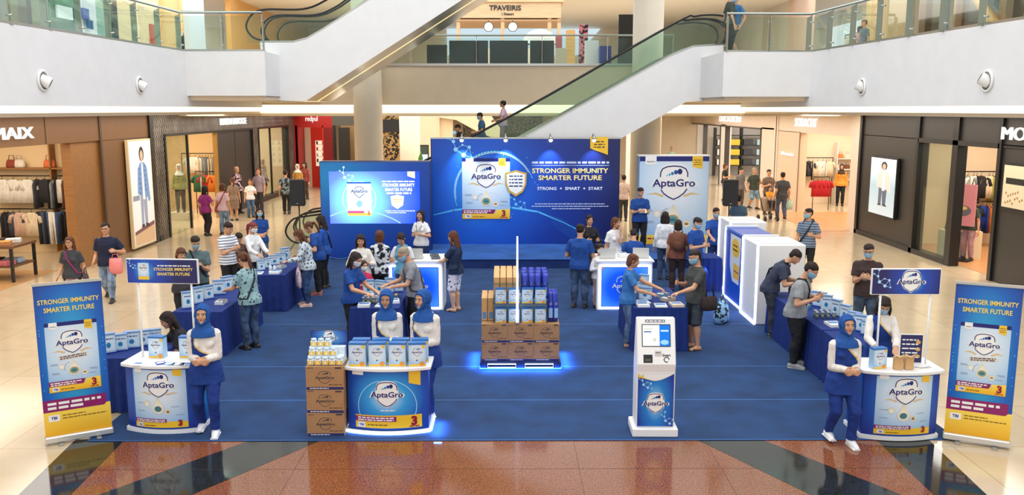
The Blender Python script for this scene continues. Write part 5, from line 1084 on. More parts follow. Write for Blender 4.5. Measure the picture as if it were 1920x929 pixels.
for i in range(10): folded((-13.3 + .37 * (i % 5), 20.05 + .42 * (i // 5), .86), FC[i % 6], f'{FN[i % 6]} folded clothes on the table top, {"front" if i < 5 else "rear"} row, {ORD[i % 5]} one', 'folded clothes on the table top', 1.05)
LC = [(240, 180, 50), (232, 232, 180), (150, 170, 200), (226, 130, 140), (236, 150, 120), (120, 70, 100), (40, 40, 44), (180, 200, 220)]; LN = ['yellow', 'pale yellow', 'light blue', 'pink', 'salmon', 'plum', 'black', 'pale blue']
for i in range(8): folded((-13.2 + .45 * (i % 4), 20.08 + .38 * (i // 4), .38), LC[i], f'{LN[i]} folded clothes on the lower shelf of the display table', 'folded clothes on the lower shelf', 1.2)
# silver shop
hang([('front', 356, W_), ('front', 366, W_), ('side', 374, CR_), ('side', 379, W_), ('side', 385, GY_), ('side', 390, W_), ('side', 395, CR_), ('side', 400, GY_), ('side', 405, W_)], 290, 35.6, 'back rail in the silver-fronted shop', 'clothes on the back rail in the silver-fronted shop'); rail((340, 412), 288, 35.6, 'long clothes rail at the rear of the silver-fronted shop')
rail((366, 402), 322, 33.5, 'low clothes rail in the silver-fronted shop'); hang([('front', 372, GN_), ('side', 378, W_), ('front', 384, R_), ('front', 394, O_), ('front', 401, O_)], 324, 33.5, 'low rail in the silver-fronted shop', 'clothes on the low rail in the silver-fronted shop')
f = MB(); f.box(-.35, .35, -.3, .3, 0, .28, mat((220, 206, 186), .5)); o = f.build('display_plinth', None, G(341, 412)); tag(o, 'low cream display plinth in the silver-fronted shop entrance', 'plinth')
# black shop
rail((1800, 1876), 322, 25.2, 'upper clothes rail in the black-fronted shop'); rail((1810, 1872), 378, 25.0, 'lower clothes rail in the black-fronted shop')
hang([('side', 1806, GY_), ('front', 1815, GY_), ('front', 1826, W_), ('side', 1832, K_), ('front', 1840, K_), ('front', 1855, CR_), ('side', 1862, MU_), ('front', 1868, RB_)], 324, 25.2, 'upper rail in the black-fronted shop', 'clothes on the upper rail in the black-fronted shop')
hang([('side', 1815, K_), ('side', 1820, K_), ('front', 1826, K_), ('side', 1832, K_), ('side', 1838, RB_), ('front', 1842, RB_), ('side', 1850, RB_), ('side', 1855, O_), ('front', 1861, O_)], 380, 25.0, 'lower rail in the black-fronted shop', 'clothes on the lower rail in the black-fronted shop')
p = AX(1800, 425, 12.0); t = thing('standing_poster', 'pink standing poster board inside the black shop entrance', 'poster', (12.0, p.y, 0), -R(50)); f = MB(); f.box(-.35, .35, 0, .03, .95, 2.05, mat((236, 150, 160), .5)); f.build('board', t); f = MB(Matrix.Translation((0, -.002, 0))); f.disc(.05, 1.35, .2, .14, mat((120, 110, 120), .5), 1); f.disc(.05, 1.42, .1, .05, mat((240, 210, 110), .5), 2); f.disc(-.15, 1.6, .12, .18, mat((200, 110, 130), .5), 1); f.build('print', t); f = MB(); f.cyl((0, .02, 0), (0, .02, .95), .02, STEEL); f.box(-.3, .3, -.15, .2, 0, .02, BLACK); f.build('stand', t)
f = MB(); f.box(-.45, .45, -.3, .3, 0, .75, mat((226, 216, 190), .5)); o = f.build('display_plinth', None, (12.3, 23.2, 0)); tag(o, 'cream display plinth behind the black shop window', 'plinth')
for i, (dx, c, nm) in enumerate(((-.2, (60, 80, 66), 'dark green'), (.2, (220, 150, 160), 'pink'))): bag((12.3 + dx, 23.2, .75), c, f'{nm} bag on the plinth behind the black shop window', 1.4)
# beige shop
rail((1503, 1562), 296, 36.8, 'upper clothes rail in the beige shop'); hang([('front', 1508, K_), ('front', 1517, CH_), ('side', 1524, K_), ('front', 1533, CR_), ('front', 1543, W_), ('side', 1549, W_), ('front', 1554, CR_)], 298, 36.8, 'upper rail in the beige shop', 'clothes on the upper rail in the beige shop')
rail((1526, 1556), 332, 34.5, 'low clothes stand in the beige shop'); hang([('front', 1533, R_), ('front', 1541, R_), ('front', 1549, R_)], 334, 34.5, 'low stand in the beige shop', 'red clothes on the low stand')
t = thing('goods_shelf', 'shelf unit of bags and boots in the beige shop corner', 'shelf', (AY(1582, 300, 37).x, 36.8, 0)); 
for z in (1.0, 1.45, 1.9): f = MB(); f.box(-.35, .45, 0, .35, z, z + .03, WHITE); f.build('board', t)
for x in (-.36, .44): f = MB(); f.box(x, x + .03, 0, .35, 0, 2.6, WHITE); f.build('side_panel', t)
for i, c in enumerate(((240, 180, 60), (210, 150, 100), (236, 220, 200), (120, 70, 50), (230, 130, 60), (220, 210, 190))): bag((AY(1582, 300, 37).x - .15 + .3 * (i % 2), 37.0, 1.03 + .45 * (i // 2)), c, f'{["yellow", "tan", "ivory", "dark brown", "orange", "stone"][i]} bag on the beige shop shelf unit', .8)
# bright shop shelves
t = thing('goods_shelf', 'black and white shelf unit at the rear of the bright glass shop', 'shelf', (14.2, 52.6, 0))
for z in (.6, 1.2, 1.8, 2.4): f = MB(); f.box(-1.6, 1.6, 0, .6, z, z + .05, BLACK); f.build('board', t)
for x in (-1.6, 0, 1.6): f = MB(); f.box(x - .03, x + .03, 0, .6, 0, 2.9, BLACK); f.build('upright', t)
for i in range(12): 
    f = MB(); f.box(-.28, .28, 0, .4, 0, .34, mat([(240, 240, 238), (236, 200, 60), (60, 60, 66), (180, 214, 226)][i % 4], .5)); o = f.build('shoe_box', None, (14.2 - 1.2 + .8 * (i % 4), 52.65, .65 + .6 * (i // 4))); tag(o, f'{["white", "yellow", "dark", "pale blue"][i % 4]} box on the bright shop {["lower", "middle", "upper"][i // 4]} shelf', 'box')
# red shop
t = thing('goods_shelf', 'white lit shelf niche with small goods in the red shop', 'shelf', (-9.65, Yb + 1.3, 0)); f = MB(); f.box(-.25, .25, 0, .1, 1.1, 2.4, mat((250, 236, 210), .4, emit=.5)); f.build('back_panel', t)
for z in (1.3, 1.6, 1.9, 2.2): f = MB(); f.box(-.25, .25, -.12, 0, z, z + .02, WHITE); f.build('board', t)
for i in range(8): f = MB(); f.cyl((0, 0, 0), (0, 0, .16), .045, mat([(60, 50, 50), (220, 90, 60), (240, 240, 230)][i % 3], .4), n=8); o = f.build('jar', None, (-9.8 + .3 * (i % 2), Yb + 1.23, 1.32 + .3 * (i // 2))); tag(o, f'{["dark", "red", "white"][i % 3]} jar on the red shop niche, shelf {["one", "two", "three", "four"][i // 2]} from below', 'jar')
# centre rear furniture
t = thing('side_table', 'open wooden side table beyond the screen wall', 'table', (AY(750, 290, 33).x, 33, 0)); f = MB(); f.box(-.55, .55, -.4, .4, 1.02, 1.1, WD); f.build('table_top', t)
for x in (-.5, .5):
    for y in (-.35, .35): f = MB(); f.box(x - .04, x + .04, y - .04, y + .04, 0, 1.02, WD); f.build('leg', t)
f = MB(); f.box(-7.2, -4.6, 42.5, 42.6, 0, 3.8, mat((176, 140, 84), .5, kind='bigpat')); struct('wall_back_cafe', f)
f = MB(); f.box(-7.2, -4.6, 42.44, 42.5, 2.9, 3.5, BLACK); struct('trim_cafe', f)
t = thing('standing_screen', 'slim lit information screen on a stand near the far columns', 'screen', (AY(789, 250, 37).x, 37, 0)); f = MB(); f.box(-.32, .32, 0, .1, .9, 2.5, BLACK); f.build('casing', t); f = MB(Matrix.Translation((0, -.003, 0))); f.rect(-.28, .28, 1.3, 2.1, emis((220, 232, 245), 1), 0); f.rect(-.28, .28, 2.12, 2.45, mat((60, 80, 70), .5), 0); f.rect(-.28, .28, .95, 1.28, mat((200, 110, 90), .5), 0); f.build('display', t); f = MB(); f.cyl((0, .05, 0), (0, .05, .9), .05, BLACK); f.build('stand', t)
def plant(loc, s, label):
    t = thing('potted_plant', label, 'plant', loc); f = MB(); f.cyl((0, 0, 0), (0, 0, .35 * s), .15 * s, mat((220, 214, 204), .5), r1=.2 * s, n=14); f.build('pot', t); f = MB(); r2 = random.Random(5)
    for i in range(60):
        a = r2.uniform(0, 6.28); b = r2.uniform(.1, 1.2); c = V((math.cos(a) * math.sin(b), math.sin(a) * math.sin(b), math.cos(b))); p = V((0, 0, .34 * s)) + c * r2.uniform(.3, .8) * s; q = c.cross(V((0, 0, 1))).normalized() * .06 * s
        f.add([p - c * .2 * s, p + q, p + c * .16 * s, p - q], [(0, 1, 2, 3)], mat((90, 130, 60), .5))
    f.build('foliage', t)
plant(G(780, 330) if False else (AY(783, 290, 34).x, 34, .0), 1.9, 'leafy plant in a pale pot between the far columns')

# ================================================================ upper floor
t = thing('cafe_kiosk', 'beige timber cafe kiosk with dark lettering on its canopy on the upper floor', 'kiosk', (.35, 35.0, L2)); KB = mat((222, 190, 150), .5, kind='wood')
f = MB(); f.box(-2.4, 1.75, 0, 3, 2.15, 2.75, KB); f.box(-2.5, 1.85, -.1, 3.1, 2.75, 2.85, KB); f.box(-2.4, 1.75, 0, 3, 2.03, 2.1, mat((190, 150, 110), .5)); f.build('canopy', t)
for x in (-2.3, -.55, 1.3, 1.68): f = MB(); f.box(x - .07, x + .07, .05, .2, 0, 2.15, KB); f.build('post', t)
f = MB(); f.box(-2.2, 1.5, .2, .8, 0, 1.0, mat((236, 224, 204), .5)); f.build('counter', t)
f = MB(Matrix.Translation((-.45, -.01, 2.42))); f.text('TPAVEIRIS', 0, .02, .2, BLACK, 0, bold=.02, width=1.25, depth=.02); f.text('1 Dessert', .1, -.16, .09, BLACK, 0, bold=.02, depth=.02); f.build('lettering', t)
for i, x in enumerate((-.15, -1.1)):
    s = thing('pendant_lamp', ('round white pendant lamp under the kiosk canopy near its corner post', 'round white pendant lamp under the kiosk canopy nearer the escalator')[i], 'lamp', (.35 + x, 34.9, L2 + 1.8)); f = MB(); f.sph((0, 0, 0), .17, emis((255, 250, 240), 1.3), 16, 10); f.build('globe', s); f = MB(); f.tube([(.18 * math.cos(a / 3), .0, .18 * math.sin(a / 3)) for a in range(19)], .015, BLACK, n=6, closed=True); f.cyl((0, 0, .17), (0, 0, .25), .012, BLACK, n=6); f.build('ring', s)
for i, (a, b, zt) in enumerate(((800, 838, 84), (842, 915, 76), (918, 990, 76), (994, 1039, 76))):
    A_, B2 = AY(a, zt, 28.9), AY(b, zt, 28.9); f = MB(); f.box(A_.x, B2.x, 28.9, 29.3, L2, A_.z, mat((34, 36, 38), .12)); o = f.build('glossy_counter', None, bevel=.01); tag(o, 'glossy black cafe counter block behind the balustrade, ' + ('shorter one beside the escalator', 'first full-height block from the escalator', 'middle block of the long run', 'end block near the pale chair')[i], 'counter')
def upbox(px0, px1, py0, py1, Y, m, name, label, cat, d=.4, floor=True):
    a = AY(px0, py0, Y); b = AY(px1, py1, Y); f = MB(); f.box(a.x, b.x, Y, Y + d, L2 if floor else b.z, a.z, m); o = f.build(name, None, bevel=.01); tag(o, label, cat); return o
upbox(1160, 1190, 27, 110, 29.6, mat((30, 26, 26), .2), 'display_screen', 'tall switched-off black display panel beside the upper column', 'screen', .15)
upbox(1125, 1146, 86, 118, 30, mat((30, 50, 140), .4), 'blue_cabinet', 'small royal blue cabinet on the upper floor', 'cabinet')
upbox(1098, 1122, 76, 118, 30.5, mat((236, 238, 240), .4), 'white_counter', 'white counter next to the small blue cabinet upstairs', 'counter')
upbox(1086, 1102, 46, 118, 31.5, mat((216, 130, 140), .5, kind='bigpat'), 'poster_stand', 'narrow poster stand with red and blue print upstairs', 'poster', .05)
upbox(1042, 1054, 68, 90, 30.6, mat((206, 110, 116), .5), 'red_bag_display', 'small red display bag hanging by the cafe kiosk', 'bag', .2, False)
upbox(1042, 1063, 90, 118, 30.5, mat((214, 200, 176), .5), 'low_cabinet', 'pale beige low cabinet at the end of the black counter blocks', 'cabinet')
upbox(1062, 1078, 56, 118, 33, mat((226, 180, 110), .5, kind='wood'), 'wooden_cabinet', 'honey wood cabinet behind the pale low cabinet upstairs', 'cabinet')
f = MB(); f.sph((0, 0, 0), (.65, .4, .55), PWHITE, 18, 10, None, 0); o = f.build('white_hood', None, AY(1012, 66, 33)); o.location.z = L2 + 1.0; tag(o, 'rounded white counter hood beside the cafe kiosk', 'hood')
f = MB(); f.box(-.3, .3, -.3, .3, 0, 1.0, PWHITE); o = f.build('hood_stand', None, (AY(1012, 66, 33).x, 33, L2)); tag(o, 'plain white pedestal carrying the rounded hood upstairs', 'stand')
f = MB(); f.flat([(-3.4, 7.2), (3.8, 7.2), (4.9, 8.45), (-3.4, 8.45)], mat((200, 222, 232), .4), 0); f.M = None; o = struct('window_6', MB(Matrix.Translation((0, 49.6, 0))).prism([(-3.4, 7.0), (3.9, 7.0), (5.2, 8.45), (-3.4, 8.45)], 0, .1, emis((205, 225, 236), .85)))
def leftitem(px, py0, py1, w_, X, m, name, label, cat):
    a = AX(px, py0, X); b = AX(px, py1, X); f = MB(wallM((X, a.y, 0), (0, 1, 0))); f.box(-w_ / 2, w_ / 2, -.05, .0, max(b.z, L2), a.z, m); o = f.build(name); tag(o, label, cat)
leftitem(118, 12, 35, .75, -11.15, mat((226, 236, 236), .5), 'hanging_banner', 'white and teal banner in the upper shop window', 'banner')
leftitem(160, -20, 62, .8, -11.15, mat((226, 232, 240), .5), 'window_poster', 'white window poster with blue product pictures upstairs', 'poster'); leftitem(157, 16, 36, .35, -11.08, mat((90, 110, 180), .5), 'product_picture', 'blue product picture stuck on the white window poster', 'picture')
leftitem(166, 38, 54, .28, -11.02, mat((40, 100, 150), .5), 'tote_picture', 'dark blue bag picture low on the white window poster', 'picture')
leftitem(284, 46, 84, .42, -11.3, mat((190, 60, 50), .5), 'vending_sign', 'red and orange standing sign behind the glass balustrade', 'sign')
leftitem(62, 33, 58, 1.1, -11.9, mat((214, 170, 110), .5), 'wooden_desk', 'wooden display desk in the upper corner shop', 'desk')
# upstairs clothes
a = AX(1560, 60, 13.2); t = thing('clothes_rail', 'clothes rail in the cream upper shop', 'rail', (13.2, 30.0, L2 + 1.45)); f = MB(); f.cyl((0, 0, 0), (0, 4.6, 0), .02, STEEL, n=8); f.build('bar', t)
for y in (0, 4.6): f = MB(); f.cyl((0, y, -1.45), (0, y, 0), .018, STEEL, n=8); f.build('post', t)
UC = [W_, P_, MU_, P_, W_, CR_, W_, R_, P_, GN_, CR_, W_]
for i, c in enumerate(UC): garment('side' if i % 2 else 'front', (13.2, 30.25 + .36 * i, L2 + 1.36), PI / 2 + rn.uniform(-.3, .3), c, f'{CNAME[c]} garment on the rail in the cream upper shop, {ORD[i]} from the dark shop', 'clothes on the upstairs rail')
rail2 = None
for i, c in enumerate((K_, K_, CH_, K_, GN_)): garment('front', (-12.15, 33.3 + .45 * i, L2 + 1.35), -PI / 2, c, f'{CNAME[c]} garment in the tan upper shop behind the railing, {ORD[i]} along', 'dark clothes in the tan upper shop')
t = thing('clothes_rail', 'clothes rail in the tan upper shop behind the balustrade', 'rail', (-12.15, 33.1, L2 + 1.44)); f = MB(); f.cyl((0, 0, 0), (0, 2.3, 0), .02, STEEL, n=8); f.build('bar', t)
for y in (0, 2.3): f = MB(); f.cyl((0, y, -1.44), (0, y, 0), .018, STEEL, n=8); f.build('post', t)

# ================================================================ things on the tables
TT = .012 + .74 + .002
def leaflet(loc, rz, c, label, group, w_=.15, d_=.21, th=.003):
    f = MB(); f.box(-w_ / 2, w_ / 2, -d_ / 2, d_ / 2, 0, th, mat(c, .4)); f.box(-w_ * .4, w_ * .4, -d_ * .1, d_ * .35, th, th + .0006, mat((90, 140, 200), .4) if c[0] > 200 else PWHITE)
    o = f.build('leaflet' if th < .01 else 'booklet_stack', None, loc); o.rotation_euler = (0, 0, rz); tag(o, label, 'leaflet', group)
BK = thing('acrylic_display_box', 'x', 'display'); f = MB(); f.box(-.13, .13, 0, .09, 0, .02, mat((30, 60, 150), .4)); f.build('base', BK); f = MB(); f.box(-.12, .12, .01, .08, .02, .27, mat((176, 208, 226), .25)); f.build('pack', BK)
f = MB(Matrix.Translation((0, .008, 0))); f.rect(-.11, .11, .04, .25, mat((214, 232, 244), .3), 0); smalltext(f, -.08, .09, .2, .015, NAVY, 1, 3); f.disc(0, .12, .04, .04, TEAL, 1, n=10); f.build('front_print', BK); f = MB(); f.box(-.125, .125, 0, .09, .27, .285, mat((104, 146, 196), .3)); f.build('lid', BK)
BKU = [False]
def row(n, p0, p1, rz, where, group):
    for i in range(n):
        q = i / max(1, n - 1); first_or_dup(BK, BKU, (p0[0] + (p1[0] - p0[0]) * q, p0[1] + (p1[1] - p0[1]) * q, TT), R(rz + rn.uniform(-22, 22)), f'pale blue display box {where}, {ORD[i]} from the front', group, (rn.uniform(.6, .95), 1, rn.uniform(.7, 1.05)))
row(5, (-5.35, 11.25), (-4.95, 11.75), 20, 'on the table behind the slogan counter', 'display boxes behind the slogan counter')
row(6, (-5.25, 13.9), (-5.0, 15.7), 35, 'on the table by the ponytail woman', 'display boxes on the long table')
row(5, (-5.0, 17.3), (-4.8, 18.5), 35, 'on the table by the tote woman', 'display boxes on the tote woman table')
row(4, (-2.45, 14.9), (-1.95, 15.2), -8, 'at the rear of the promoters table', 'display boxes on the promoters table')
row(6, (2.35, 14.5), (2.45, 15.5), -25, 'on the table behind the kiosk', 'display boxes behind the kiosk')
row(4, (5.2, 11.8), (5.2, 12.35), -55, 'on the table nearest the logo counter', 'display boxes nearest the logo counter')
row(6, (5.22, 12.7), (5.12, 14.3), -50, 'on the table of the bending men', 'display boxes on the bending men table')
for i, (x, y, rz, c) in enumerate(((-4.66, 17.05, 0, (240, 242, 244)), (-5.0, 17.0, 5, (240, 242, 244)), (-2.4, 14.1, 5, (236, 238, 240)), (-2.1, 14.12, -5, (236, 238, 240)), (-1.95, 14.4, 10, (232, 238, 246)), (-2.2, 14.5, -12, (240, 240, 240)), (2.25, 14.1, 3, (240, 240, 238)), (2.55, 14.08, -3, (226, 232, 224)), (2.82, 14.1, 5, (236, 216, 190)), (2.3, 14.35, 8, (236, 240, 244)), (4.95, 12.75, 4, (242, 242, 240)), (4.85, 11.95, -8, (240, 240, 238)))):
    leaflet((x, y, TT), R(rz), c, f'white booklet stack on the blue table, spot {ORD[i]} counted around from the tote woman', 'booklet stacks on the blue tables', .2, .26, .02 if i % 2 else .04)
for i, (dx, dy, c, nm) in enumerate(((-.25, .05, (240, 240, 236), 'cream leaflet near the front edge'), (.02, .08, (40, 70, 170), 'royal blue leaflet in the middle'), (.14, .05, (90, 160, 210), 'light blue leaflet'), (.26, .04, (70, 60, 110), 'purple leaflet'), (.38, .06, (236, 236, 236), 'white leaflet at the end'))): leaflet((CLX.x + dx, CLX.y + dy, .893), R(30 * i), c, nm + ' on the slogan counter', 'leaflets on the slogan counter', .11, .15)
for i, dx in enumerate((.12, .2, .28, .36)): leaflet((CRX.x + dx, CRX.y + .15 + .03 * (i % 2), .883), R(20 * i - 30), (214, 196, 160), f'tan coupon card on the logo counter, {ORD[i]} from the gift packs', 'coupon cards on the logo counter', .09, .05)
for i in range(2):
    t = thing('gift_pack', ('small kraft gift pack with a bow, nearer the blue box', 'small kraft gift pack with a bow, nearer the coupon cards')[i] + ' on the logo counter', 'pack', (CRX.x - .05 + .13 * i, CRX.y + .10, .883)); f = MB(); f.box(-.05, .05, -.03, .04, 0, .16, mat((206, 164, 112), .7)); f.build('box', t, bevel=.006); f = MB(); f.tube([(-.06, -.03, .19), (0, -.035, .16), (.06, -.03, .19), (0, -.035, .16)], .014, mat((226, 190, 140), .6), n=6); f.build('bow', t)
pack((CRX.x - .26, CRX.y + .12, .883), R(12), 'milk powder box on the logo counter beside the gift packs', 'packs on the logo counter', .85)
t = thing('menu_stand', 'dark blue price card in a clear stand on the logo counter', 'sign', (CRX.x + .22, CRX.y + .36, .883), R(-6)); f = MB(); f.box(-.14, .14, 0, .012, 0, .37, WHITE); f.build('frame', t); f = MB(Matrix.Translation((0, -.002, 0))); f.rect(-.13, .13, .01, .36, mat((30, 32, 90), .35), 0)
for i in range(5): smalltext(f, -.11, .08, .07 + .055 * i, .016, PWHITE, 1, i)
for i in range(3): f.disc(.08, .09 + .09 * i, .03, .025, mat((210, 160, 90), .4), 1, n=10)
f.build('print', t)
def laptop(loc, rz, label):
    t = thing('laptop', label, 'laptop', loc, rz); f = MB(); f.box(-.16, .16, -.02, .2, 0, .015, mat((200, 202, 206), .4, .4)); f.build('base', t); f = MB(); f.add([(-.16, -.03, .01), (.16, -.03, .01), (.16, -.07, .22), (-.16, -.07, .22), (-.16, -.02, .01), (.16, -.02, .01), (.16, -.06, .22), (-.16, -.06, .22)], [(0, 1, 2, 3), (5, 4, 7, 6), (3, 2, 6, 7), (0, 3, 7, 4), (1, 5, 6, 2), (0, 4, 5, 1)], mat((206, 206, 200), .4)); f.build('lid', t)
laptop((-1.86, 17.1, 1.034), 0, 'open laptop seen from behind on the glowing white desk near the shorts woman'); laptop((2.0, 17.1, 1.034), R(8), 'open laptop on the glowing white desk near the blue polo man'); laptop((2.68, 17.15, 1.034), R(-10), 'second open laptop on the white desk, nearest the kiosk table')
for i, (x, y) in enumerate(((-1.45, 17.1), (-1.5, 17.4), (2.32, 17.3))):
    t = thing('card_terminal', ('grey card terminal at the edge of the desk by the shorts woman', 'grey card terminal behind the laptop by the shorts woman', 'white receipt printer between the two laptops')[i], 'device', (x, y, 1.034), R(10)); f = MB(); f.box(-.09, .09, -.07, .07, 0, .09 if i == 2 else .05, mat((226, 228, 230) if i == 2 else (90, 94, 100), .4)); f.build('body', t, bevel=.01); f = MB(); f.box(-.06, .06, -.05, .0, .09 if i == 2 else .05, .095 if i == 2 else .056, BLACK); f.build('screen', t)
for i in range(2):
    f = MB(); f.tube([(0, 0, 0), (0, 0, .04)], .035, PWHITE, n=10); f.sph((0, 0, .09), (.035, .03, .06), mat((210, 220, 226), .4), 10, 8); o = f.build('small_figurine', None, (-5.12 + .08 * i + .35, 17.0 + .1, TT)); tag(o, ('small white figurine on the tote woman table, nearer the aisle', 'small white figurine on the tote woman table, nearer the boxes')[1 - i], 'figurine')

SJ = thing('sample_jar', 'x', 'jar'); f = MB(); f.cyl((0, 0, 0), (0, 0, .09), .03, glass((214, 230, 238), .2, .9), n=12); f.cyl((0, 0, .004), (0, 0, .06), .026, mat((206, 186, 150), .5), n=12); f.build('jar_body', SJ); f = MB(); f.cyl((0, 0, .09), (0, 0, .108), .031, mat((190, 196, 204), .3, .6), n=12); f.build('lid', SJ); SU = [False]
for k, (cx, cy_, wh) in enumerate(((-2.45, 14.3, 'promoters table'), (2.2, 14.65, 'table behind the kiosk'), (4.85, 13.2, 'bending men table'))):
    for i in range(7): first_or_dup(SJ, SU, (cx + .09 * (i % 4) + .02 * (i // 4), cy_ + .12 * (i // 4), TT), R(20 * i), f'small clear sample jar on the {wh}, {ORD[i]} in its double row', f'sample jars on the {wh}')
for i, (x, y, c, nm) in enumerate(((-2.0, 14.75, (70, 110, 150), 'slate blue'), (-2.3, 14.8, (200, 214, 222), 'pale grey'), (2.75, 14.5, (210, 190, 160), 'tan'), (2.72, 14.85, (120, 160, 190), 'steel blue'), (4.9, 13.9, (90, 150, 190), 'sky blue'), (-4.7, 17.6, (190, 206, 214), 'silver grey'), (-4.85, 14.3, (220, 226, 230), 'off-white'))):
    t = thing('sample_tray', f'{nm} open sample tray on a blue skirted table', 'tray', (x, y, TT), R(15 * i)); f = MB(); f.box(-.11, .11, -.08, .08, 0, .012, mat(c, .4))
    for (a, b, c2, d2) in ((-.11, .11, -.08, -.074), (-.11, .11, .074, .08), (-.11, -.104, -.08, .08), (.104, .11, -.08, .08)): f.box(a, b, c2, d2, .012, .05, mat(c, .4))
    f.build('tray', t); f = MB()
    for q in range(6): f.box(-.09 + .06 * (q % 3), -.045 + .06 * (q % 3), -.06 + .065 * (q // 3), -.01 + .065 * (q // 3), .012, .06, mat([(236, 236, 230), (60, 90, 150), (220, 180, 120)][q % 3], .4))
    o = f.build('sachets', t); o['kind'] = 'stuff'
# ================================================================ people
BAKE = []
CLD = bpy.data.textures.new('folds', 'CLOUDS'); CLD.noise_scale = .10; CLD.noise_depth = 1
def bake_later(o, vox, smooth=3, folds=0, feat=None, paint=None):
    m = o.modifiers.new('r', 'REMESH'); m.mode = 'VOXEL'; m.voxel_size = vox; m.use_smooth_shade = True
    if smooth: s = o.modifiers.new('s', 'SMOOTH'); s.factor = .5; s.iterations = smooth
    if folds: d = o.modifiers.new('d', 'DISPLACE'); d.texture = CLD; d.strength = folds; d.mid_level = .5; d.texture_coords = 'LOCAL'
    BAKE.append((o, feat, paint))
def bake_all():
    bpy.context.view_layer.update(); dg = bpy.context.evaluated_depsgraph_get(); res = []
    for o, feat, paint in BAKE:
        res.append(bpy.data.meshes.new_from_object(o.evaluated_get(dg)))
    for (o, feat, paint), me in zip(BAKE, res):
        mats = list(o.data.materials); o.modifiers.clear()
        if paint:
            me.materials.clear()
            for m in paint[1]: me.materials.append(m)
            me.polygons.foreach_set('material_index', [paint[0](p.center) for p in me.polygons])
        elif not len(me.materials):
            for m in mats: me.materials.append(m)
        if feat and feat.v:
            k0 = len(me.materials)
            fm = bpy.data.meshes.new('f'); fm.from_pydata([tuple(p) for p in feat.v], [], feat.f)
            fm.polygons.foreach_set('material_index', [i + k0 for i in feat.mi]); fm.polygons.foreach_set('use_smooth', [True] * len(feat.f))
            bm = bmesh.new(); bm.from_mesh(me); bm.from_mesh(fm)
            for fc in bm.faces: fc.smooth = True
            bm.to_mesh(me); bm.free()
            for m in feat.mats: me.materials.append(m)
            bpy.data.meshes.remove(fm)
        old = o.data; me.name = old.name; o.data = me; bpy.data.meshes.remove(old)
SKINS = [(204, 152, 118), (186, 134, 100), (220, 174, 142), (170, 118, 86)]
HAIRC = mat((34, 26, 24), kind='hair', name='hair'); HAIRB = mat((72, 44, 30), kind='hair', name='hair'); HAIRG = mat((120, 108, 94), kind='hair', name='hair')
EYEW = mat((235, 232, 228), .25, name='eye_white'); IRIS = mat((30, 20, 16), .2, name='iris'); BROWM = mat((40, 28, 22), .7, name='brow'); LIP = mat((168, 84, 78), .4, name='lip')
MASKB = mat((140, 190, 216), .7, name='mask_blue'); MASKW = mat((236, 240, 242), .7, name='mask_white')
HT = [(-1.0, .20, .70, -.38), (-.88, .40, .82, -.05), (-.62, .56, .86, .42), (-.3, .66, .85, .72), (0, .70, .83, .86), (.3, .715, .85, .93), (.6, .65, .76, .88), (.82, .47, .56, .66), (.95, .26, .3, .36), (1.0, .08, .1, .12)]
def head_rings(H, n=20, grow=1.0):
    rs = []
    for t, w_, f_, b_ in HT:
        rs.append([V((math.cos(2 * PI * i / n) * w_ * H * grow, (f_ if math.sin(2 * PI * i / n) < 0 else b_) * math.sin(2 * PI * i / n) * H * grow, t * H * grow)) for i in range(n)])
    return rs
def ik(a, t, l1, l2, pole):
    d = t - a; L = d.length; mx = (l1 + l2) * .995
    if L > mx: d = d * (mx / L); L = mx; t = a + d
    L = max(L, abs(l1 - l2) + .01); u = d.normalized()
    c = (l1 * l1 + L * L - l2 * l2) / (2 * L); hh = math.sqrt(max(l1 * l1 - c * c, 0)); p = pole - u * pole.dot(u)
    p = p.normalized() if p.length > 1e-5 else u.orthogonal().normalized()
    return a + u * c + p * hh, t
ARM = {  # wrist targets in fractions of height, for the side s (x multiplied by s)
    'hang': (.150, -.02, .472), 'clasp': (.018, -.135, .60), 'table': (.075, -.24, .60), 'reach': (.06, -.30, .64), 'phone': (.04, -.17, .68), 'paper': (.05, -.16, .65),
    'chin': (.03, -.10, .82), 'hip': (.13, -.03, .56), 'bag': (.12, -.10, .62), 'swing': (.14, -.10, .488), 'swingb': (.145, .09, .488), 'cross': (-.05, -.13, .68), 'rail': (.14, -.16, .60), 'hold': (.09, -.15, .66), 'lap': (.04, -.2, .5)}
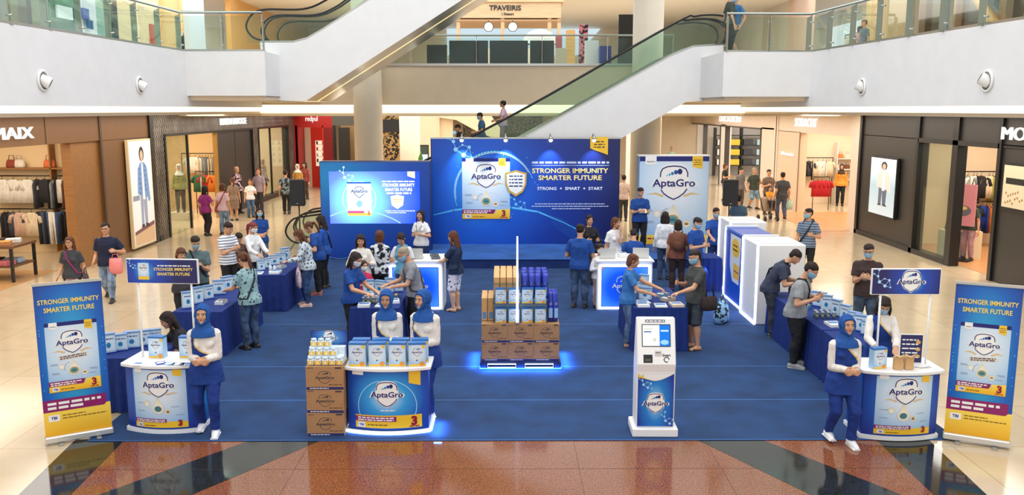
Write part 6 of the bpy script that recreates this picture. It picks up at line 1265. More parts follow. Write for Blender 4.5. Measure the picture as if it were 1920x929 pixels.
def person(px, py, label, h=1.65, face=0, fem=False, g=1.0, skin=0, hair='short', hairm=None, top='tee', topm=None, bot='pants', botm=None, shoe=(40, 40, 42), lean=0, twist=0,
           head=(0, 0), L='hang', Rr='hang', step=.0, sit=False, mask=None, z=0., vox=.0095, paint=None, hijab=None, extra=None, at=None, hem=None, glasses=False, hs=1.0, lanyard=None, strap=None, leglen=1.0, group=None):
    loc = V(at) if at is not None else G(px, py, z)
    rz = R(face)
    t = thing('person', label, 'person', loc, rz, group)
    sk = mat(SKINS[skin], .55, name='skin'); topm = topm or C(60, 60, 64); botm = botm or C(34, 34, 40); hairm = hairm or HAIRC
    pz = (.30 if sit else .53) * h - (.0 if sit else abs(step) * .25)
    X = V((1, 0, 0))
    def dr(a): a = R(a); return V((0, -math.sin(a), math.cos(a)))
    P0 = V((0, math.sin(R(lean)) * .09 * h, pz)); W = P0 + dr(lean * .55) * .09 * h; Cc = W + dr(lean * .95) * .12 * h; Nk = Cc + dr(lean * 1.1) * .105 * h
    zs = [(.53, P0, 0), (.62, W, lean * .55), (.74, Cc, lean), (.845, Nk, lean * 1.1)]
    def sp(zf):
        if zf <= .53: p, a = P0 + V((0, 0, (zf - .53) * h)), 0
        else:
            for i in range(3):
                if zf <= zs[i + 1][0] or i == 2:
                    q = (zf - zs[i][0]) / (zs[i + 1][0] - zs[i][0]); p = zs[i][1].lerp(zs[i + 1][1], q); a = zs[i][2] + (zs[i + 1][2] - zs[i][2]) * min(q, 1); break
        tw = R(twist) * max(0, min(1, (zf - .55) / .2)); up = dr(a); rx = Matrix.Rotation(tw, 3, 'Z') @ X; fw = up.cross(rx); return p, up, rx, fw
    def ring(zf, hw, hd, n=20, off=0, sq=.85):
        p, up, rx, fw = sp(zf); out = []
        for i in range(n):
            a = 2 * PI * i / n; c, q = math.cos(a), math.sin(a)
            c = math.copysign(abs(c) ** sq, c); q = math.copysign(abs(q) ** sq, q)
            out.append(p + rx * c * hw * h + fw * (q * hd + off) * h)
        return out
    sw = (.092 if fem else .106) * (1 + (g - 1) * .4); hip = (.100 if fem else .093) * g
    TR = [(.455, hip * .75, .05 * g), (.49, hip * .98, .064 * g), (.53, hip, .070 * g), (.60, (.078 if fem else .085) * g, .054 * g), (.68, (.086 if fem else .095) * g, .062 * g), (.74, sw * .97, .066 * g), (.785, sw * .90, .053), (.812, sw * .62, .043), (.84, .040, .035)]
    p, up, rx, fw = sp(.782); Sh = {s: p + rx * s * sw * .93 * h for s in (1, -1)}
    # limbs
    E = {}; Wr = {}; tgt = {1: L, -1: Rr}
    for s in (1, -1):
        q = tgt[s]; q = ARM[q] if isinstance(q, str) else q
        q = V((q[0] * s * h, q[1] * h, q[2] * h))
        if lean and (tgt[s] in ('hang',)): q = Sh[s] + V((.02 * s * h, -.02 * h, -.315 * h))
        if sit: q.z -= .23 * h
        E[s], Wr[s] = ik(Sh[s], q, .172 * h, .150 * h, V(((.12 if tgt[s] in ('hang', 'swing', 'swingb') else .5) * s, .9, -.35)))
    Hp = {s: P0 + V((s * .05 * h * g, 0, -.01 * h)) for s in (1, -1)}; K = {}; A = {}
    for s in (1, -1):
        if sit: a = V((s * .065 * h, -.24 * h, .05 * h)); pole = V((s * .1, -.6, .8))
        else: a = V((s * .058 * h * g, -s * step * h * .5, .047 * h + (.02 * h if s * step < 0 and abs(step) > .1 else 0))); pole = V((s * .08, -1, 0))
        K[s], A[s] = ik(Hp[s], a, .245 * h * leglen, .232 * h * leglen, pole)
    # body
    B = MB(); B.loft([ring(*q) for q in TR], sk)
    for s in (1, -1):
        B.tube([Sh[s] - V((s * .02 * h, 0, 0)), Sh[s], Sh[s].lerp(E[s], .5), E[s]], [.020 * h * g, .027 * h * g, .027 * h * g, .023 * h * g], sk, n=10)
        B.tube([E[s] + (Sh[s] - E[s]) * .05, E[s], E[s].lerp(Wr[s], .3), E[s].lerp(Wr[s], .8), Wr[s] + (Wr[s] - E[s]).normalized() * .01 * h], [.02 * h, .0235 * h * g, .0235 * h * g, .0165 * h, .0155 * h], sk, n=10)
        B.sph(E[s], .0235 * h * g, sk, 10, 6); B.sph(Sh[s] - V((s * .006 * h, 0, .004 * h)), .027 * h * g, sk, 12, 6)
        B.tube([Hp[s] + V((0, 0, .02 * h)), Hp[s].lerp(K[s], .25), Hp[s].lerp(K[s], .7), K[s]], [.052 * h * g, .052 * h * g, .04 * h * g, .034 * h], sk, n=12)
        B.sph(K[s], .035 * h, sk, 10, 6)
        cm = K[s].lerp(A[s], .32) + V((0, .008 * h, 0)); B.tube([K[s], cm, K[s].lerp(A[s], .75), A[s]], [.033 * h, .036 * h * g, .024 * h, .021 * h], sk, n=10)
        B.tube([A[s] + V((0, .028 * h, -.024 * h)), A[s] + V((0, -.02 * h, -.020 * h)), A[s] + V((s * .006 * h, -.09 * h, -.032 * h))], [.024 * h, .026 * h, .016 * h], sk, n=10)
        # hand
        d = (Wr[s] - E[s]).normalized()
        pn = V((-s * .9, -.1, -.3)) if not isinstance(tgt[s], str) or tgt[s] in ('hang', 'swing', 'swingb', 'bag', 'rail') else (V((-s * .5, .8, -.1)) if tgt[s] in ('clasp', 'phone', 'paper', 'chin', 'cross', 'hold') else V((0, 0, -1)))
        if tgt[s] == 'clasp': d = (d + V((-s * .5, .1, -.25))).normalized()
        if tgt[s] in ('table', 'reach'): d = (d + V((-s * .1, -.5, -.1))).normalized()
        pn = (pn - d * pn.dot(d)).normalized(); ac = d.cross(pn)
        if ac.dot(V((s, 0, 0)).cross(V((0, 0, 1)))) == 0: pass
        w0 = Wr[s]; pl = .052 * h
        B.loft([[w0 + d * q * pl + ac * math.cos(2 * PI * i / 10) * a_ * h + pn * math.sin(2 * PI * i / 10) * b_ * h for i in range(10)] for q, a_, b_ in ((-.1, .016, .014), (.2, .02, .014), (.6, .025, .0125), (1.02, .024, .0095))], sk)
        up_side = -1 if ac.dot(V((0, -1, .6))) < 0 else 1
        for k, (off, ln) in enumerate(((.0185, .040), (.0062, .046), (-.0062, .043), (-.0185, .034))):
            off *= up_side; c0 = w0 + d * pl * .95 + ac * off * h; cu = .35 + .1 * k if tgt[s] not in ('clasp', 'phone', 'bag', 'hold', 'paper') else .8 + .08 * k
            c1 = c0 + (d * math.cos(cu * .5) + pn * math.sin(cu * .5) + ac * off * 2.5) * ln * h * .5; c2 = c1 + (d * math.cos(cu * 1.4) + pn * math.sin(cu * 1.4)) * ln * h * .5
            B.tube([c0 - d * .012 * h, c0, c1, c2], [.0056 * h, .0056 * h, .0052 * h, .0042 * h], sk, n=7); B.sph(c2, .0042 * h, sk, 7, 4)
        th0 = w0 + d * pl * .3 + ac * up_side * .02 * h; th1 = th0 + (d * .7 + ac * up_side * .6 + pn * .3) * .024 * h; th2 = th1 + (d * .9 + ac * up_side * .1 + pn * .35) * .022 * h
        B.tube([th0 - ac * up_side * .01 * h, th0, th1, th2], [.007 * h, .0075 * h, .0062 * h, .0052 * h], sk, n=7); B.sph(th2, .0052 * h, sk, 7, 4)
    # head
    H = .067 * h * hs; hp_, hy = R(head[0] + lean * .75), R(head[1])
    HM = Matrix.Rotation(hy, 3, 'Z') @ Matrix.Rotation(hp_, 3, 'X')
    nd = (dr(lean * .9 + head[0] * .35)); HC = Nk + nd * .030 * h + HM @ V((0, -.012 * h, .058 * h * hs + .002 * h))
    TM = Matrix.Translation(HC) @ HM.to_4x4()
    B.tube([Nk - nd * .03 * h, Nk + nd * .01 * h, HC + HM @ V((0, .16 * H, -.35 * H))], [.036 * h, .031 * h * (.9 if fem else 1.05), .031 * h * (.9 if fem else 1.05)], sk, n=12)
    B.M = TM; B.loft(head_rings(H), sk)
    B.tube([(0, -.80 * H, .14 * H), (0, -.90 * H, -.08 * H), (0, -.97 * H, -.24 * H), (0, -.86 * H, -.34 * H)], [.06 * H, .085 * H, .12 * H, .08 * H], sk, n=8)
    for s in (1, -1):
        B.sph((s * .70 * H, .08 * H, -.05 * H), (.06 * H, .14 * H, .21 * H), sk, 8, 6); B.sph((s * .30 * H, -.74 * H, -.27 * H), (.22 * H, .14 * H, .2 * H), sk, 8, 6)
    B.sph((0, -.80 * H, .24 * H), (.46 * H, .07 * H, .10 * H), sk, 10, 6); B.sph((0, -.78 * H, -.84 * H), (.2 * H, .12 * H, .13 * H), sk, 8, 6); B.sph((0, -.84 * H, -.52 * H), (.24 * H, .06 * H, .12 * H), sk, 8, 6)
    FT = MB(TM)
    for s in (1, -1):
        FT.sph((s * .29 * H, -.825 * H, .03 * H), (.135 * H, .05 * H, .062 * H), EYEW, 10, 6); FT.sph((s * .29 * H, -.868 * H, .03 * H), (.06 * H, .02 * H, .058 * H), IRIS, 8, 5)
        FT.tube([(s * .13 * H, -.89 * H, .20 * H), (s * .29 * H, -.895 * H, .25 * H), (s * .46 * H, -.80 * H, .19 * H)], [.022 * H, .03 * H, .014 * H], BROWM, n=6)
        FT.tube([(s * .15 * H, -.85 * H, .07 * H), (s * .29 * H, -.885 * H, .10 * H), (s * .43 * H, -.80 * H, .05 * H)], .013 * H, IRIS, n=5)
    if not mask:
        FT.tube([(-.22 * H, -.82 * H, -.50 * H), (-.08 * H, -.905 * H, -.475 * H), (0, -.905 * H, -.485 * H), (.08 * H, -.905 * H, -.475 * H), (.22 * H, -.82 * H, -.50 * H)], [.01 * H, .035 * H, .03 * H, .035 * H, .01 * H], LIP, n=6)
        FT.tube([(-.18 * H, -.82 * H, -.52 * H), (0, -.90 * H, -.555 * H), (.18 * H, -.82 * H, -.52 * H)], [.01 * H, .042 * H, .01 * H], LIP, n=6)
    ob = B.build('body', t); bake_later(ob, vox * .78, 2, 0, FT)
    # shoes
    if shoe:
        shm = mat(shoe, .5, name='shoe') if not isinstance(shoe, bpy.types.Material) else shoe
        for s in (1, -1):
            F_ = MB(); a = A[s]
            F_.tube([a + V((0, .034 * h, -.022 * h)), a + V((0, .0, -.018 * h)), a + V((s * .003 * h, -.05 * h, -.026 * h)), a + V((s * .006 * h, -.098 * h, -.034 * h)), a + V((s * .006 * h, -.112 * h, -.036 * h))], [.02 * h, .031 * h, .027 * h, .0195 * h, .012 * h], shm, n=12)
            F_.sph(a + V((0, .03 * h, -.024 * h)), .024 * h, shm, 10, 6)
            F_.box(a.x - .027 * h + s * .003 * h, a.x + .027 * h + s * .003 * h, a.y - .105 * h, a.y + .045 * h, a.z - .047 * h, a.z - .036 * h, shm)
            F_.M = Matrix.Translation((0, 0, 0)); o = F_.build('shoe', t); bake_later(o, vox * .75, 3)
    else:
        for s in (1, -1):
            F_ = MB(); a = A[s]; F_.box(a.x - .03 * h, a.x + .03 * h, a.y - .115 * h, a.y + .045 * h, 0.0, .010 * h, BLACK); F_.tube([a + V((-.028 * h, -.05 * h, -.035 * h)), a + V((0, -.055 * h, -.002 * h)), a + V((.03 * h, -.05 * h, -.035 * h))], .007 * h, BLACK, n=6); F_.build('sandal', t)
    # trousers / shorts / skirt
    if bot:
        Q = MB(); k = 1.0
        if bot == 'skirt': Q.loft([ring(.28, hip * 1.2, .10), ring(.40, hip * 1.2, .092), ring(.53, hip * 1.1, .082 * g), ring(.60, .09 * g, .066 * g), ring(.625, .085 * g, .062 * g)], botm)
        else:
            Q.loft([ring(.46, hip * .8, .06 * g), ring(.495, hip * 1.04, .073 * g), ring(.53, hip * 1.08, .079 * g), ring(.59, .088 * g, .064 * g), ring(.61, .086 * g, .062 * g)], botm)
            for s in (1, -1):
                hpp = Hp[s]; kn = K[s]; an = A[s]
                Q.tube([hpp + V((0, 0, .02 * h)), hpp.lerp(kn, .25), hpp.lerp(kn, .7), kn], [.057 * h * g, .058 * h * g, .049 * h * g, .043 * h], botm, n=12); Q.sph(kn, .043 * h, botm, 12, 6)
                if bot != 'shorts':
                    e2 = kn.lerp(an, .97); wd = 1.0 if bot == 'pants' else .93
                    Q.tube([kn, kn.lerp(an, .35) + V((0, .006 * h, 0)), kn.lerp(an, .8), e2], [.044 * h, .044 * h * g * wd, .037 * h * wd, .036 * h * wd], botm, n=12)
                else: Q.tube([hpp.lerp(kn, .5), kn.lerp(an, .04)], [.055 * h * g, .055 * h], botm, n=12)
        o = Q.build({'skirt': 'skirt', 'shorts': 'shorts'}.get(bot, 'trousers'), t); bake_later(o, vox * 1.1, 3, .02)
    # top
    hem = hem or (.478 if top != 'tunic' else .43)
    sleeves = []
    for s in (1, -1):
        Q = MB()
        if top in ('tee', 'vest'): e = Sh[s].lerp(E[s], .68); Q.tube([Sh[s] - V((s * .03 * h, 0, 0)), Sh[s], Sh[s].lerp(E[s], .4), e], [.024 * h * g, .038 * h * g, .041 * h * g, .042 * h * g], topm, n=12); Q.sph(Sh[s], .038 * h * g, topm, 12, 8)
        else:
            Q.tube([Sh[s] - V((s * .03 * h, 0, 0)), Sh[s], Sh[s].lerp(E[s], .5), E[s]], [.024 * h * g, .038 * h * g, .037 * h * g, .033 * h * g], topm, n=12); Q.sph(E[s], .033 * h * g, topm, 12, 6); Q.sph(Sh[s] - V((s * .004 * h, 0, .002 * h)), .039 * h * g, topm, 12, 8)
            Q.tube([E[s], E[s].lerp(Wr[s], .45), E[s].lerp(Wr[s], .93)], [.032 * h * g, .030 * h * g, .026 * h], topm, n=12)
        sleeves.append(Q)
    T_ = MB(); gi = 1.06
    rr = [(hem, hip * 1.20 + (.014 if top == 'tunic' else 0), .094 * g + (.010 if top == 'tunic' else 0)), (.53, hip * 1.19, .091 * g), (.60, (.092 if fem else .1) * g, .068 * g), (.68, (.095 if fem else .105) * g, .071 * g), (.74, sw * 1.03, .075 * g), (.785, sw * 1.01, .064), (.812, sw * .84, .055), (.838, .052, .047)]
    T_.loft([ring(*q) for q in rr], topm)
    if fem:
        for s in (1, -1): p, up, rx, fw = sp(.715); T_.sph(p + rx * s * .043 * h - fw * .052 * h if fw.y > 0 else p + rx * s * .043 * h + fw * .052 * h, .036 * h, topm, 10, 6)
    if top in ('tunic', 'vest'):
        slm = C(234, 226, 218) if top == 'tunic' else C(235, 235, 235)
        for Q in sleeves:
            Q.mats = [slm]; o = Q.build('sleeve', t); bake_later(o, vox, 3, .012)
    else:
        for Q in sleeves: T_.add(Q.v, Q.f, topm)
    o = T_.build('tunic' if top == 'tunic' else ('vest' if top == 'vest' else 'shirt'), t)
    pt = None
    if paint: pt = (lambda c, fn=paint[0]: fn(c.x / h, c.y / h, c.z / h), paint[1])
    bake_later(o, vox * (.72 if pt else 1.1), 3, .014, None, pt)
    if lanyard:
        Q = MB(); p, up, rx, fw = sp(.80); c = sp(.66)[0]; Q.tube([p + V((-.05 * h, -.03 * h, .02 * h)), p + V((-.04 * h, -.078 * h, -.04 * h)), c + V((0, -.105 * h, 0)), p + V((.04 * h, -.078 * h, -.04 * h)), p + V((.05 * h, -.03 * h, .02 * h))], .004 * h, C(*lanyard), n=5)
        Q.box(-.03 * h, .03 * h, c.y - .108 * h, c.y - .102 * h, c.z - .06 * h, c.z, PWHITE); Q.build('lanyard', t)
    if strap:
        col, sd = strap; Q = MB(); a = sp(.815)[0]; b = sp(.55)[0]; m_ = sp(.70)[0]
        Q.tube([a + V((-sd * .06 * h, -.03 * h, .022 * h)), m_ + V((-sd * .02 * h, -.083 * h * g, .03 * h)), b + V((sd * .09 * h, -.07 * h, 0)), b + V((sd * .12 * h, 0, -.01 * h)), b + V((sd * .09 * h, .075 * h, 0)), m_ + V((-sd * .02 * h, .08 * h * g, .03 * h)), a + V((-sd * .06 * h, .03 * h, .022 * h))], .010 * h, C(*col), n=6, closed=True); Q.build('bag_strap', t)
    # hair, hijab, mask
    if hijab:
        Q = MB(TM)
        Q.sph((0, .13 * H, .10 * H), (.86 * H, .92 * H, 1.06 * H), hijab, 20, 14)
        Q.tube([(-.62 * H, -.42 * H, .35 * H), (-.68 * H, -.46 * H, -.15 * H), (-.5 * H, -.62 * H, -.72 * H), (0, -.78 * H, -1.06 * H), (.5 * H, -.62 * H, -.72 * H), (.68 * H, -.46 * H, -.15 * H), (.62 * H, -.42 * H, .35 * H), (.36 * H, -.64 * H, .68 * H), (0, -.74 * H, .78 * H), (-.36 * H, -.64 * H, .68 * H)], .15 * H, hijab, n=10, closed=True)
        Q.M = None
        hc = HC; dn = (hc - Nk)
        def rg(c, a_, b_, n=20): return [c + V((math.cos(2 * PI * i / n) * a_, math.sin(2 * PI * i / n) * b_, 0)) for i in range(n)]
        base = sp(.782)[0]
        Q.loft([rg(base + V((0, -.016 * h, -.012 * h)), .094 * h, .082 * h), rg(sp(.812)[0] + V((0, -.012 * h, 0)), .084 * h, .068 * h), rg(sp(.832)[0] + V((0, -.010 * h, 0)), .060 * h, .060 * h), rg(Nk + nd * .02 * h + V((0, -.004 * h, 0)), .047 * h, .053 * h), rg(HC + V((0, 0, -.55 * H)), .049 * h, .052 * h)], hijab)
        o = Q.build('hijab', t); bake_later(o, vox * .8, 2, .006)
    elif hair != 'none':
        Q = MB(TM)
        Q.sph((0, .10 * H, .42 * H), (.77 * H, .92 * H, .69 * H), hairm, 20, 14); Q.sph((0, .30 * H, .08 * H), (.725 * H, .70 * H, .74 * H), hairm, 16, 10)
        if fem or hair in ('bob', 'long', 'pony', 'bun'):
            for s in (1, -1): Q.tube([(s * .12 * H, -.70 * H, .72 * H), (s * .50 * H, -.62 * H, .52 * H), (s * .72 * H, -.32 * H, .1 * H), (s * .74 * H, -.12 * H, -.35 * H)], [.1 * H, .14 * H, .12 * H, .09 * H], hairm, n=8)
        if hair in ('bob', 'long'):
            bt = -1.05 if hair == 'bob' else -2.35
            def hr(z_, a_, y0_, b_, n=16): return [V((math.cos(2 * PI * i / n) * a_ * H, (y0_ + math.sin(2 * PI * i / n) * b_) * H, z_ * H)) for i in range(n)]
            Q.loft([hr(.3, .8, .25, .8), hr(-.4, .84, .42, .56), hr((-.4 + bt) / 2, .86, .50, .44), hr(bt * .9, .78, .52, .34), hr(bt, .6, .52, .2)], hairm)
            if hair == 'long' and fem:
                for s in (1, -1): Q.tube([(s * .70 * H, -.05 * H, .2 * H), (s * .80 * H, -.1 * H, -.5 * H), (s * .82 * H, -.25 * H, -1.3 * H), (s * .72 * H, -.4 * H, -2.0 * H)], [.16 * H, .2 * H, .2 * H, .08 * H], hairm, n=8)
        if hair == 'pony': Q.tube([(0, .95 * H, .45 * H), (0, 1.3 * H, .2 * H), (0, 1.35 * H, -.6 * H), (0, 1.2 * H, -1.5 * H), (0, 1.1 * H, -2.3 * H)], [.2 * H, .24 * H, .28 * H, .22 * H, .06 * H], hairm, n=10)
        if hair == 'bun': Q.sph((0, 1.0 * H, .65 * H), .36 * H, hairm, 12, 8)
        o = Q.build('hair', t); bake_later(o, vox * .85, 2, .016)
    if mask:
        Q = MB(TM); Q.M = TM; rows = []
        for t_ in (-.98, -.8, -.5, -.25, -.1):
            i = max(k for k in range(len(HT)) if HT[k][0] <= t_); q = (t_ - HT[i][0]) / (HT[i + 1][0] - HT[i][0]); w_ = HT[i][1] + (HT[i + 1][1] - HT[i][1]) * q; f_ = HT[i][2] + (HT[i + 1][2] - HT[i][2]) * q
            bul = .16 if -.6 < t_ < -.2 else (.2 if t_ == -.1 else .08)
            rows.append([V((math.cos(a) * (w_ + .05) * H, math.sin(a) * (f_ + bul * max(0, -math.sin(a)) ** 2 + .04) * H, t_ * H)) for a in [PI + PI * (.02 + .96 * j / 12) for j in range(13)]])
        inner = [[p * .97 for p in r] for r in rows]; vs = [p for r in rows for p in r] + [p for r in inner for p in r]; n = 13; nr = len(rows); o_ = n * nr; fs = []
        for i in range(nr - 1):
            for j in range(n - 1): a = i * n + j; fs += [(a, a + 1, a + n + 1, a + n), (o_ + a, o_ + a + n, o_ + a + n + 1, o_ + a + 1)]
        for j in range(n - 1): fs += [(j, o_ + j, o_ + j + 1, j + 1), ((nr - 1) * n + j, (nr - 1) * n + j + 1, o_ + (nr - 1) * n + j + 1, o_ + (nr - 1) * n + j)]
        Q.add(vs, fs, MASKW if mask == 'w' else MASKB, True)
        for s in (1, -1): Q.tube([(s * .60 * H, -.25 * H, -.2 * H), (s * .74 * H, .12 * H, .05 * H)], .02 * H, MASKW, n=5)
        Q.build('face_mask', t)
    if glasses:
        Q = MB(TM)
        for s in (1, -1):
            Q.tube([(s * .29 * H + .17 * H * math.cos(2 * PI * i / 14), -.96 * H, .02 * H + .12 * H * math.sin(2 * PI * i / 14)) for i in range(14)], .018 * H, BLACK, n=5, closed=True); Q.tube([(s * .46 * H, -.95 * H, .04 * H), (s * .72 * H, -.5 * H, .05 * H), (s * .74 * H, .1 * H, .02 * H)], .018 * H, BLACK, n=5)
        Q.tube([(-.12 * H, -.96 * H, .04 * H), (.12 * H, -.96 * H, .04 * H)], .018 * H, BLACK, n=5); Q.build('glasses', t)
    RM = Matrix.Translation(loc) @ Matrix.Rotation(rz, 4, 'Z')
    return dict(t=t, h=h, wr={s: RM @ Wr[s] for s in (1, -1)}, sh={s: RM @ Sh[s] for s in (1, -1)}, M=RM, hd=RM @ HC, rz=rz, hip=RM @ P0, wl={s: Wr[s] for s in (1, -1)}, sp=sp)
# ================================================================ the people
HJ = C(18, 76, 148); TNV = C(14, 54, 132); TW3 = [C(234, 226, 218), TNV, C(226, 190, 110)]
def stf(x, y, z):
    xb = -.032 if z > .77 else (-.032 + (.77 - z) / .13 * .115)
    if z < .635 or x < xb or y > .02: return 1
    if x < xb + .016 * (1 + 3 * max(0, .72 - z)): return 2
    return 0
def stf2(x, y, z):
    t = max(0, min(1.05, (.76 - z) / .145)); xb = -.066 + .022 * t + .11 * t ** 5
    if z < .612 or x < xb or y > .03: return 1
    if x < xb + .010 + .035 * t ** 4: return 2
    return 0
ST = dict(h=1.62, fem=True, top='tunic', topm=TNV, paint=(stf2, TW3), botm=C(14, 50, 128), bot='slim', shoe=(240, 240, 242), hijab=HJ, vox=.0075, L='clasp', Rr='clasp', hem=.42)
PJ = lambda c: mat(c, kind='denim', name='denim')
JN = PJ((62, 82, 112)); JL = PJ((120, 140, 166)); BKP = C(26, 26, 30); POLO = C(16, 68, 144)
person(393, 812, 'woman in a blue hijab and white shoes, hands clasped, beside the slogan counter', face=8, step=.12, **{**ST, 'h': 1.67})
person(0, 0, 'woman in a blue hijab behind the middle milk boxes of the glowing counter', face=-2, at=(G(723, 792).x, 11.05, .012), **{**ST, 'h': 1.66, 'skin': 1, 'head': (6, 0)})
person(0, 0, 'woman in a blue hijab looking aside, at the open end of the glowing counter', face=-22, at=(G(800, 782).x, G(800, 782).y, .012), step=.1, **{**ST, 'h': 1.72, 'skin': 0, 'head': (4, -18)})
person(1573, 830, 'smiling woman in a blue hijab with clasped hands beside the logo counter', face=2, step=.14, **{**ST, 'paint': (stf, TW3)})
# --- aisle on the brown shop side
q1 = person(375, 610, 'man in a grey-green shirt and blue face mask holding a camera over the display boxes', 1.70, face=25, g=1.1, topm=C(84, 104, 108), botm=C(50, 54, 50), L='phone', Rr='phone', mask='b', head=(18, 0), strap=((30, 30, 30), 1))
person(347, 622, 'brown-haired woman standing behind the man who holds a camera', 1.55, face=40, fem=True, hair='bob', hairm=HAIRB, topm=C(60, 56, 60), L='hold', Rr='hold', head=(15, 0))
person(0, 0, 'seated person with dark hair leaning over the table behind the slogan counter', 1.6, face=-60, fem=True, hair='long', sit=True, at=(G(350, 735).x, G(350, 735).y, .012), topm=C(24, 24, 30), L='table', Rr='reach', lean=22, head=(10, 0))
q2 = person(432, 566, 'man in a white and blue striped T-shirt looking down at his hands', 1.70, face=55, topm=mat((214, 220, 230), kind='hstripe', name='striped_fabric'), botm=BKP, L='phone', Rr='phone', head=(22, 0))
person(452, 560, 'dark-haired child pressed close to the man in the striped T-shirt', 1.42, face=30, topm=C(90, 60, 50), L='hang', Rr='hang', head=(25, 0), hs=1.1)
person(478, 556, 'woman in a white cardigan and white face mask with red-tipped hair', 1.62, face=50, fem=True, hair='pony', hairm=mat((96, 44, 50), kind='hair'), top='long', topm=C(236, 236, 240), botm=C(60, 60, 80), L='table', Rr='table', mask='w', head=(10, 15))
person(492, 512, 'long-haired woman in blue uniform and face mask with folded hands', 1.62, face=20, fem=True, hair='long', topm=POLO, botm=JN, L='clasp', Rr='clasp', mask='b')
person(472, 655, 'woman with a long ponytail in a teal-grey blouse and jeans, seen from behind', 1.66, face=-125, fem=True, hair='pony', hairm=HAIRB, topm=mat((126, 156, 160), kind='floral', name='patterned_fabric'), botm=JN, L='table', Rr='table', head=(16, 0), lean=8, strap=((30, 40, 50), 1), vox=.0085)
q3 = person(577, 574, 'woman in a grey knit sweater and jeans reaching over the table', 1.62, face=-70, fem=True, g=1.15, hair='long', hairm=HAIRB, top='long', topm=mat((168, 178, 186), kind='floral', name='knit_fabric'), botm=PJ((50, 80, 124)), L='table', Rr='bag', head=(20, 0), lean=10, shoe=(220, 180, 170))
q4 = person(598, 553, 'woman in a blue top and black trousers carrying a large black bag', 1.64, face=-80, fem=True, hair='pony', hairm=HAIRB, topm=POLO, botm=BKP, L='hold', Rr='hold', head=(22, 0), lean=14, shoe=(150, 90, 80))
person(610, 541, 'long-haired woman in a dark blue uniform nearest the screen wall', 1.66, face=-100, fem=True, hair='long', topm=C(24, 80, 170), botm=BKP, L='hold', Rr='hold', head=(16, 0), strap=((30, 30, 40), -1))
# --- between the promoters table and the screen
person(663, 652, 'woman in a blue staff polo, black trousers and mask arranging packs on the table', 1.66, face=62, fem=True, hair='long', topm=POLO, botm=BKP, L='table', Rr='table', mask='w', head=(18, 0), lean=6, vox=.0085)
person(680, 590, 'smiling woman in a cream cardigan with long black hair behind a small child', 1.6, face=10, fem=True, hair='long', top='long', topm=C(230, 226, 216), botm=JL, L='hold', Rr='hold', head=(12, 0))
person(0, 0, 'small child in a mask and a red and white top beside the cream cardigan', 1.15, face=40, at=(G(684, 606).x, G(684, 606).y, .012), hs=1.22, topm=C(214, 50, 90), botm=C(240, 236, 230), mask='w', L='hold', Rr='hold', hair='bob')
person(715, 583, 'short-haired woman in a black and white patterned blouse with hands behind her back', 1.62, face=176, fem=True, g=1.05, hair='bob', hairm=HAIRB, top='long', topm=mat((216, 222, 228), kind='bigpat', name='blotched_fabric'), botm=BKP, L='clasp', Rr='clasp')
person(757, 583, 'woman in a light blue vest over a white shirt looking down', 1.6, face=-12, fem=True, hair='pony', top='vest', topm=C(92, 160, 190), botm=C(60, 80, 110), L='hang', Rr='hold', head=(28, 0))
person(791, 520, 'young woman in a white shirt and navy skirt with a lanyard', 1.62, face=-25, fem=True, hair='long', topm=C(238, 238, 240), bot='skirt', botm=C(24, 44, 84), L='hold', Rr='paper', lanyard=(40, 60, 60))
q5 = person(777, 640, 'grey-haired man in a grey polo and mask bending over the promoters table', 1.70, face=-68, hairm=HAIRG, topm=C(138, 140, 146), botm=BKP, L='table', Rr='table', mask='b', head=(18, 0), lean=14, strap=((50, 54, 60), 1), vox=.0085)
person(855, 584, 'woman in a navy T-shirt and pale patterned shorts at the glowing desk', 1.62, face=-115, fem=True, hair='long', hairm=HAIRB, topm=C(26, 44, 78), bot='shorts', botm=mat((206, 204, 214), kind='floral', name='patterned_fabric'), L='table', Rr='table', head=(14, 0), shoe=None, skin=2, strap=((20, 30, 50), 1))
# --- stage side
person(1086, 578, 'man in a bright blue staff T-shirt and dark jeans seen from behind', 1.72, face=165, g=1.12, topm=POLO, botm=JN, L='hold', Rr='hold', head=(8, 0), vox=.0085)
person(1103, 535, 'dark-haired woman in a black top facing the man in the bright blue T-shirt', 1.62, face=15, fem=True, hair='pony', top='long', topm=C(30, 30, 36), botm=C(70, 66, 70), L='hold', Rr='hold')
person(1122, 578, 'masked child in a white top standing beside the white desk', 1.30, face=25, fem=True, hair='bob', hs=1.15, top='long', topm=C(238, 236, 236), botm=C(150, 130, 130), mask='w', L='hold', Rr='hold')
person(1150, 545, 'woman in a white printed T-shirt raising her hand to her face', 1.64, face=30, fem=True, hair='bob', hairm=HAIRB, topm=C(232, 230, 228), botm=BKP, L='chin', Rr='hang', head=(4, 30))
person(0, 0, 'man in a blue polo standing on the stage platform reading papers', 1.72, face=0, at=(AY(1198, 470, 22.6).x, 22.6, .254), g=1.08, topm=POLO, botm=BKP, L='paper', Rr='paper', head=(12, 0))
person(1186, 560, 'dark-haired person in a blue T-shirt bowed over behind the white desk, seen from behind', 1.5, face=178, topm=POLO, botm=BKP, L='hold', Rr='hold', head=(26, 0))
person(1176, 650, 'woman in a blue T-shirt, rolled jeans and sandals reaching over the table', 1.60, face=78, fem=True, hair='bob', hairm=HAIRB, topm=C(50, 112, 176), botm=PJ((84, 108, 138)), L='reach', Rr='table', head=(10, 0), shoe=None, vox=.0085, lean=4)
q6 = person(1302, 655, 'man in a dark grey T-shirt, shorts, sandals and mask with a shoulder bag', 1.70, face=-72, g=1.05, topm=C(66, 68, 66), bot='shorts', botm=C(56, 62, 72), L='table', Rr='hold', mask='b', head=(14, 0), shoe=None, vox=.0085)
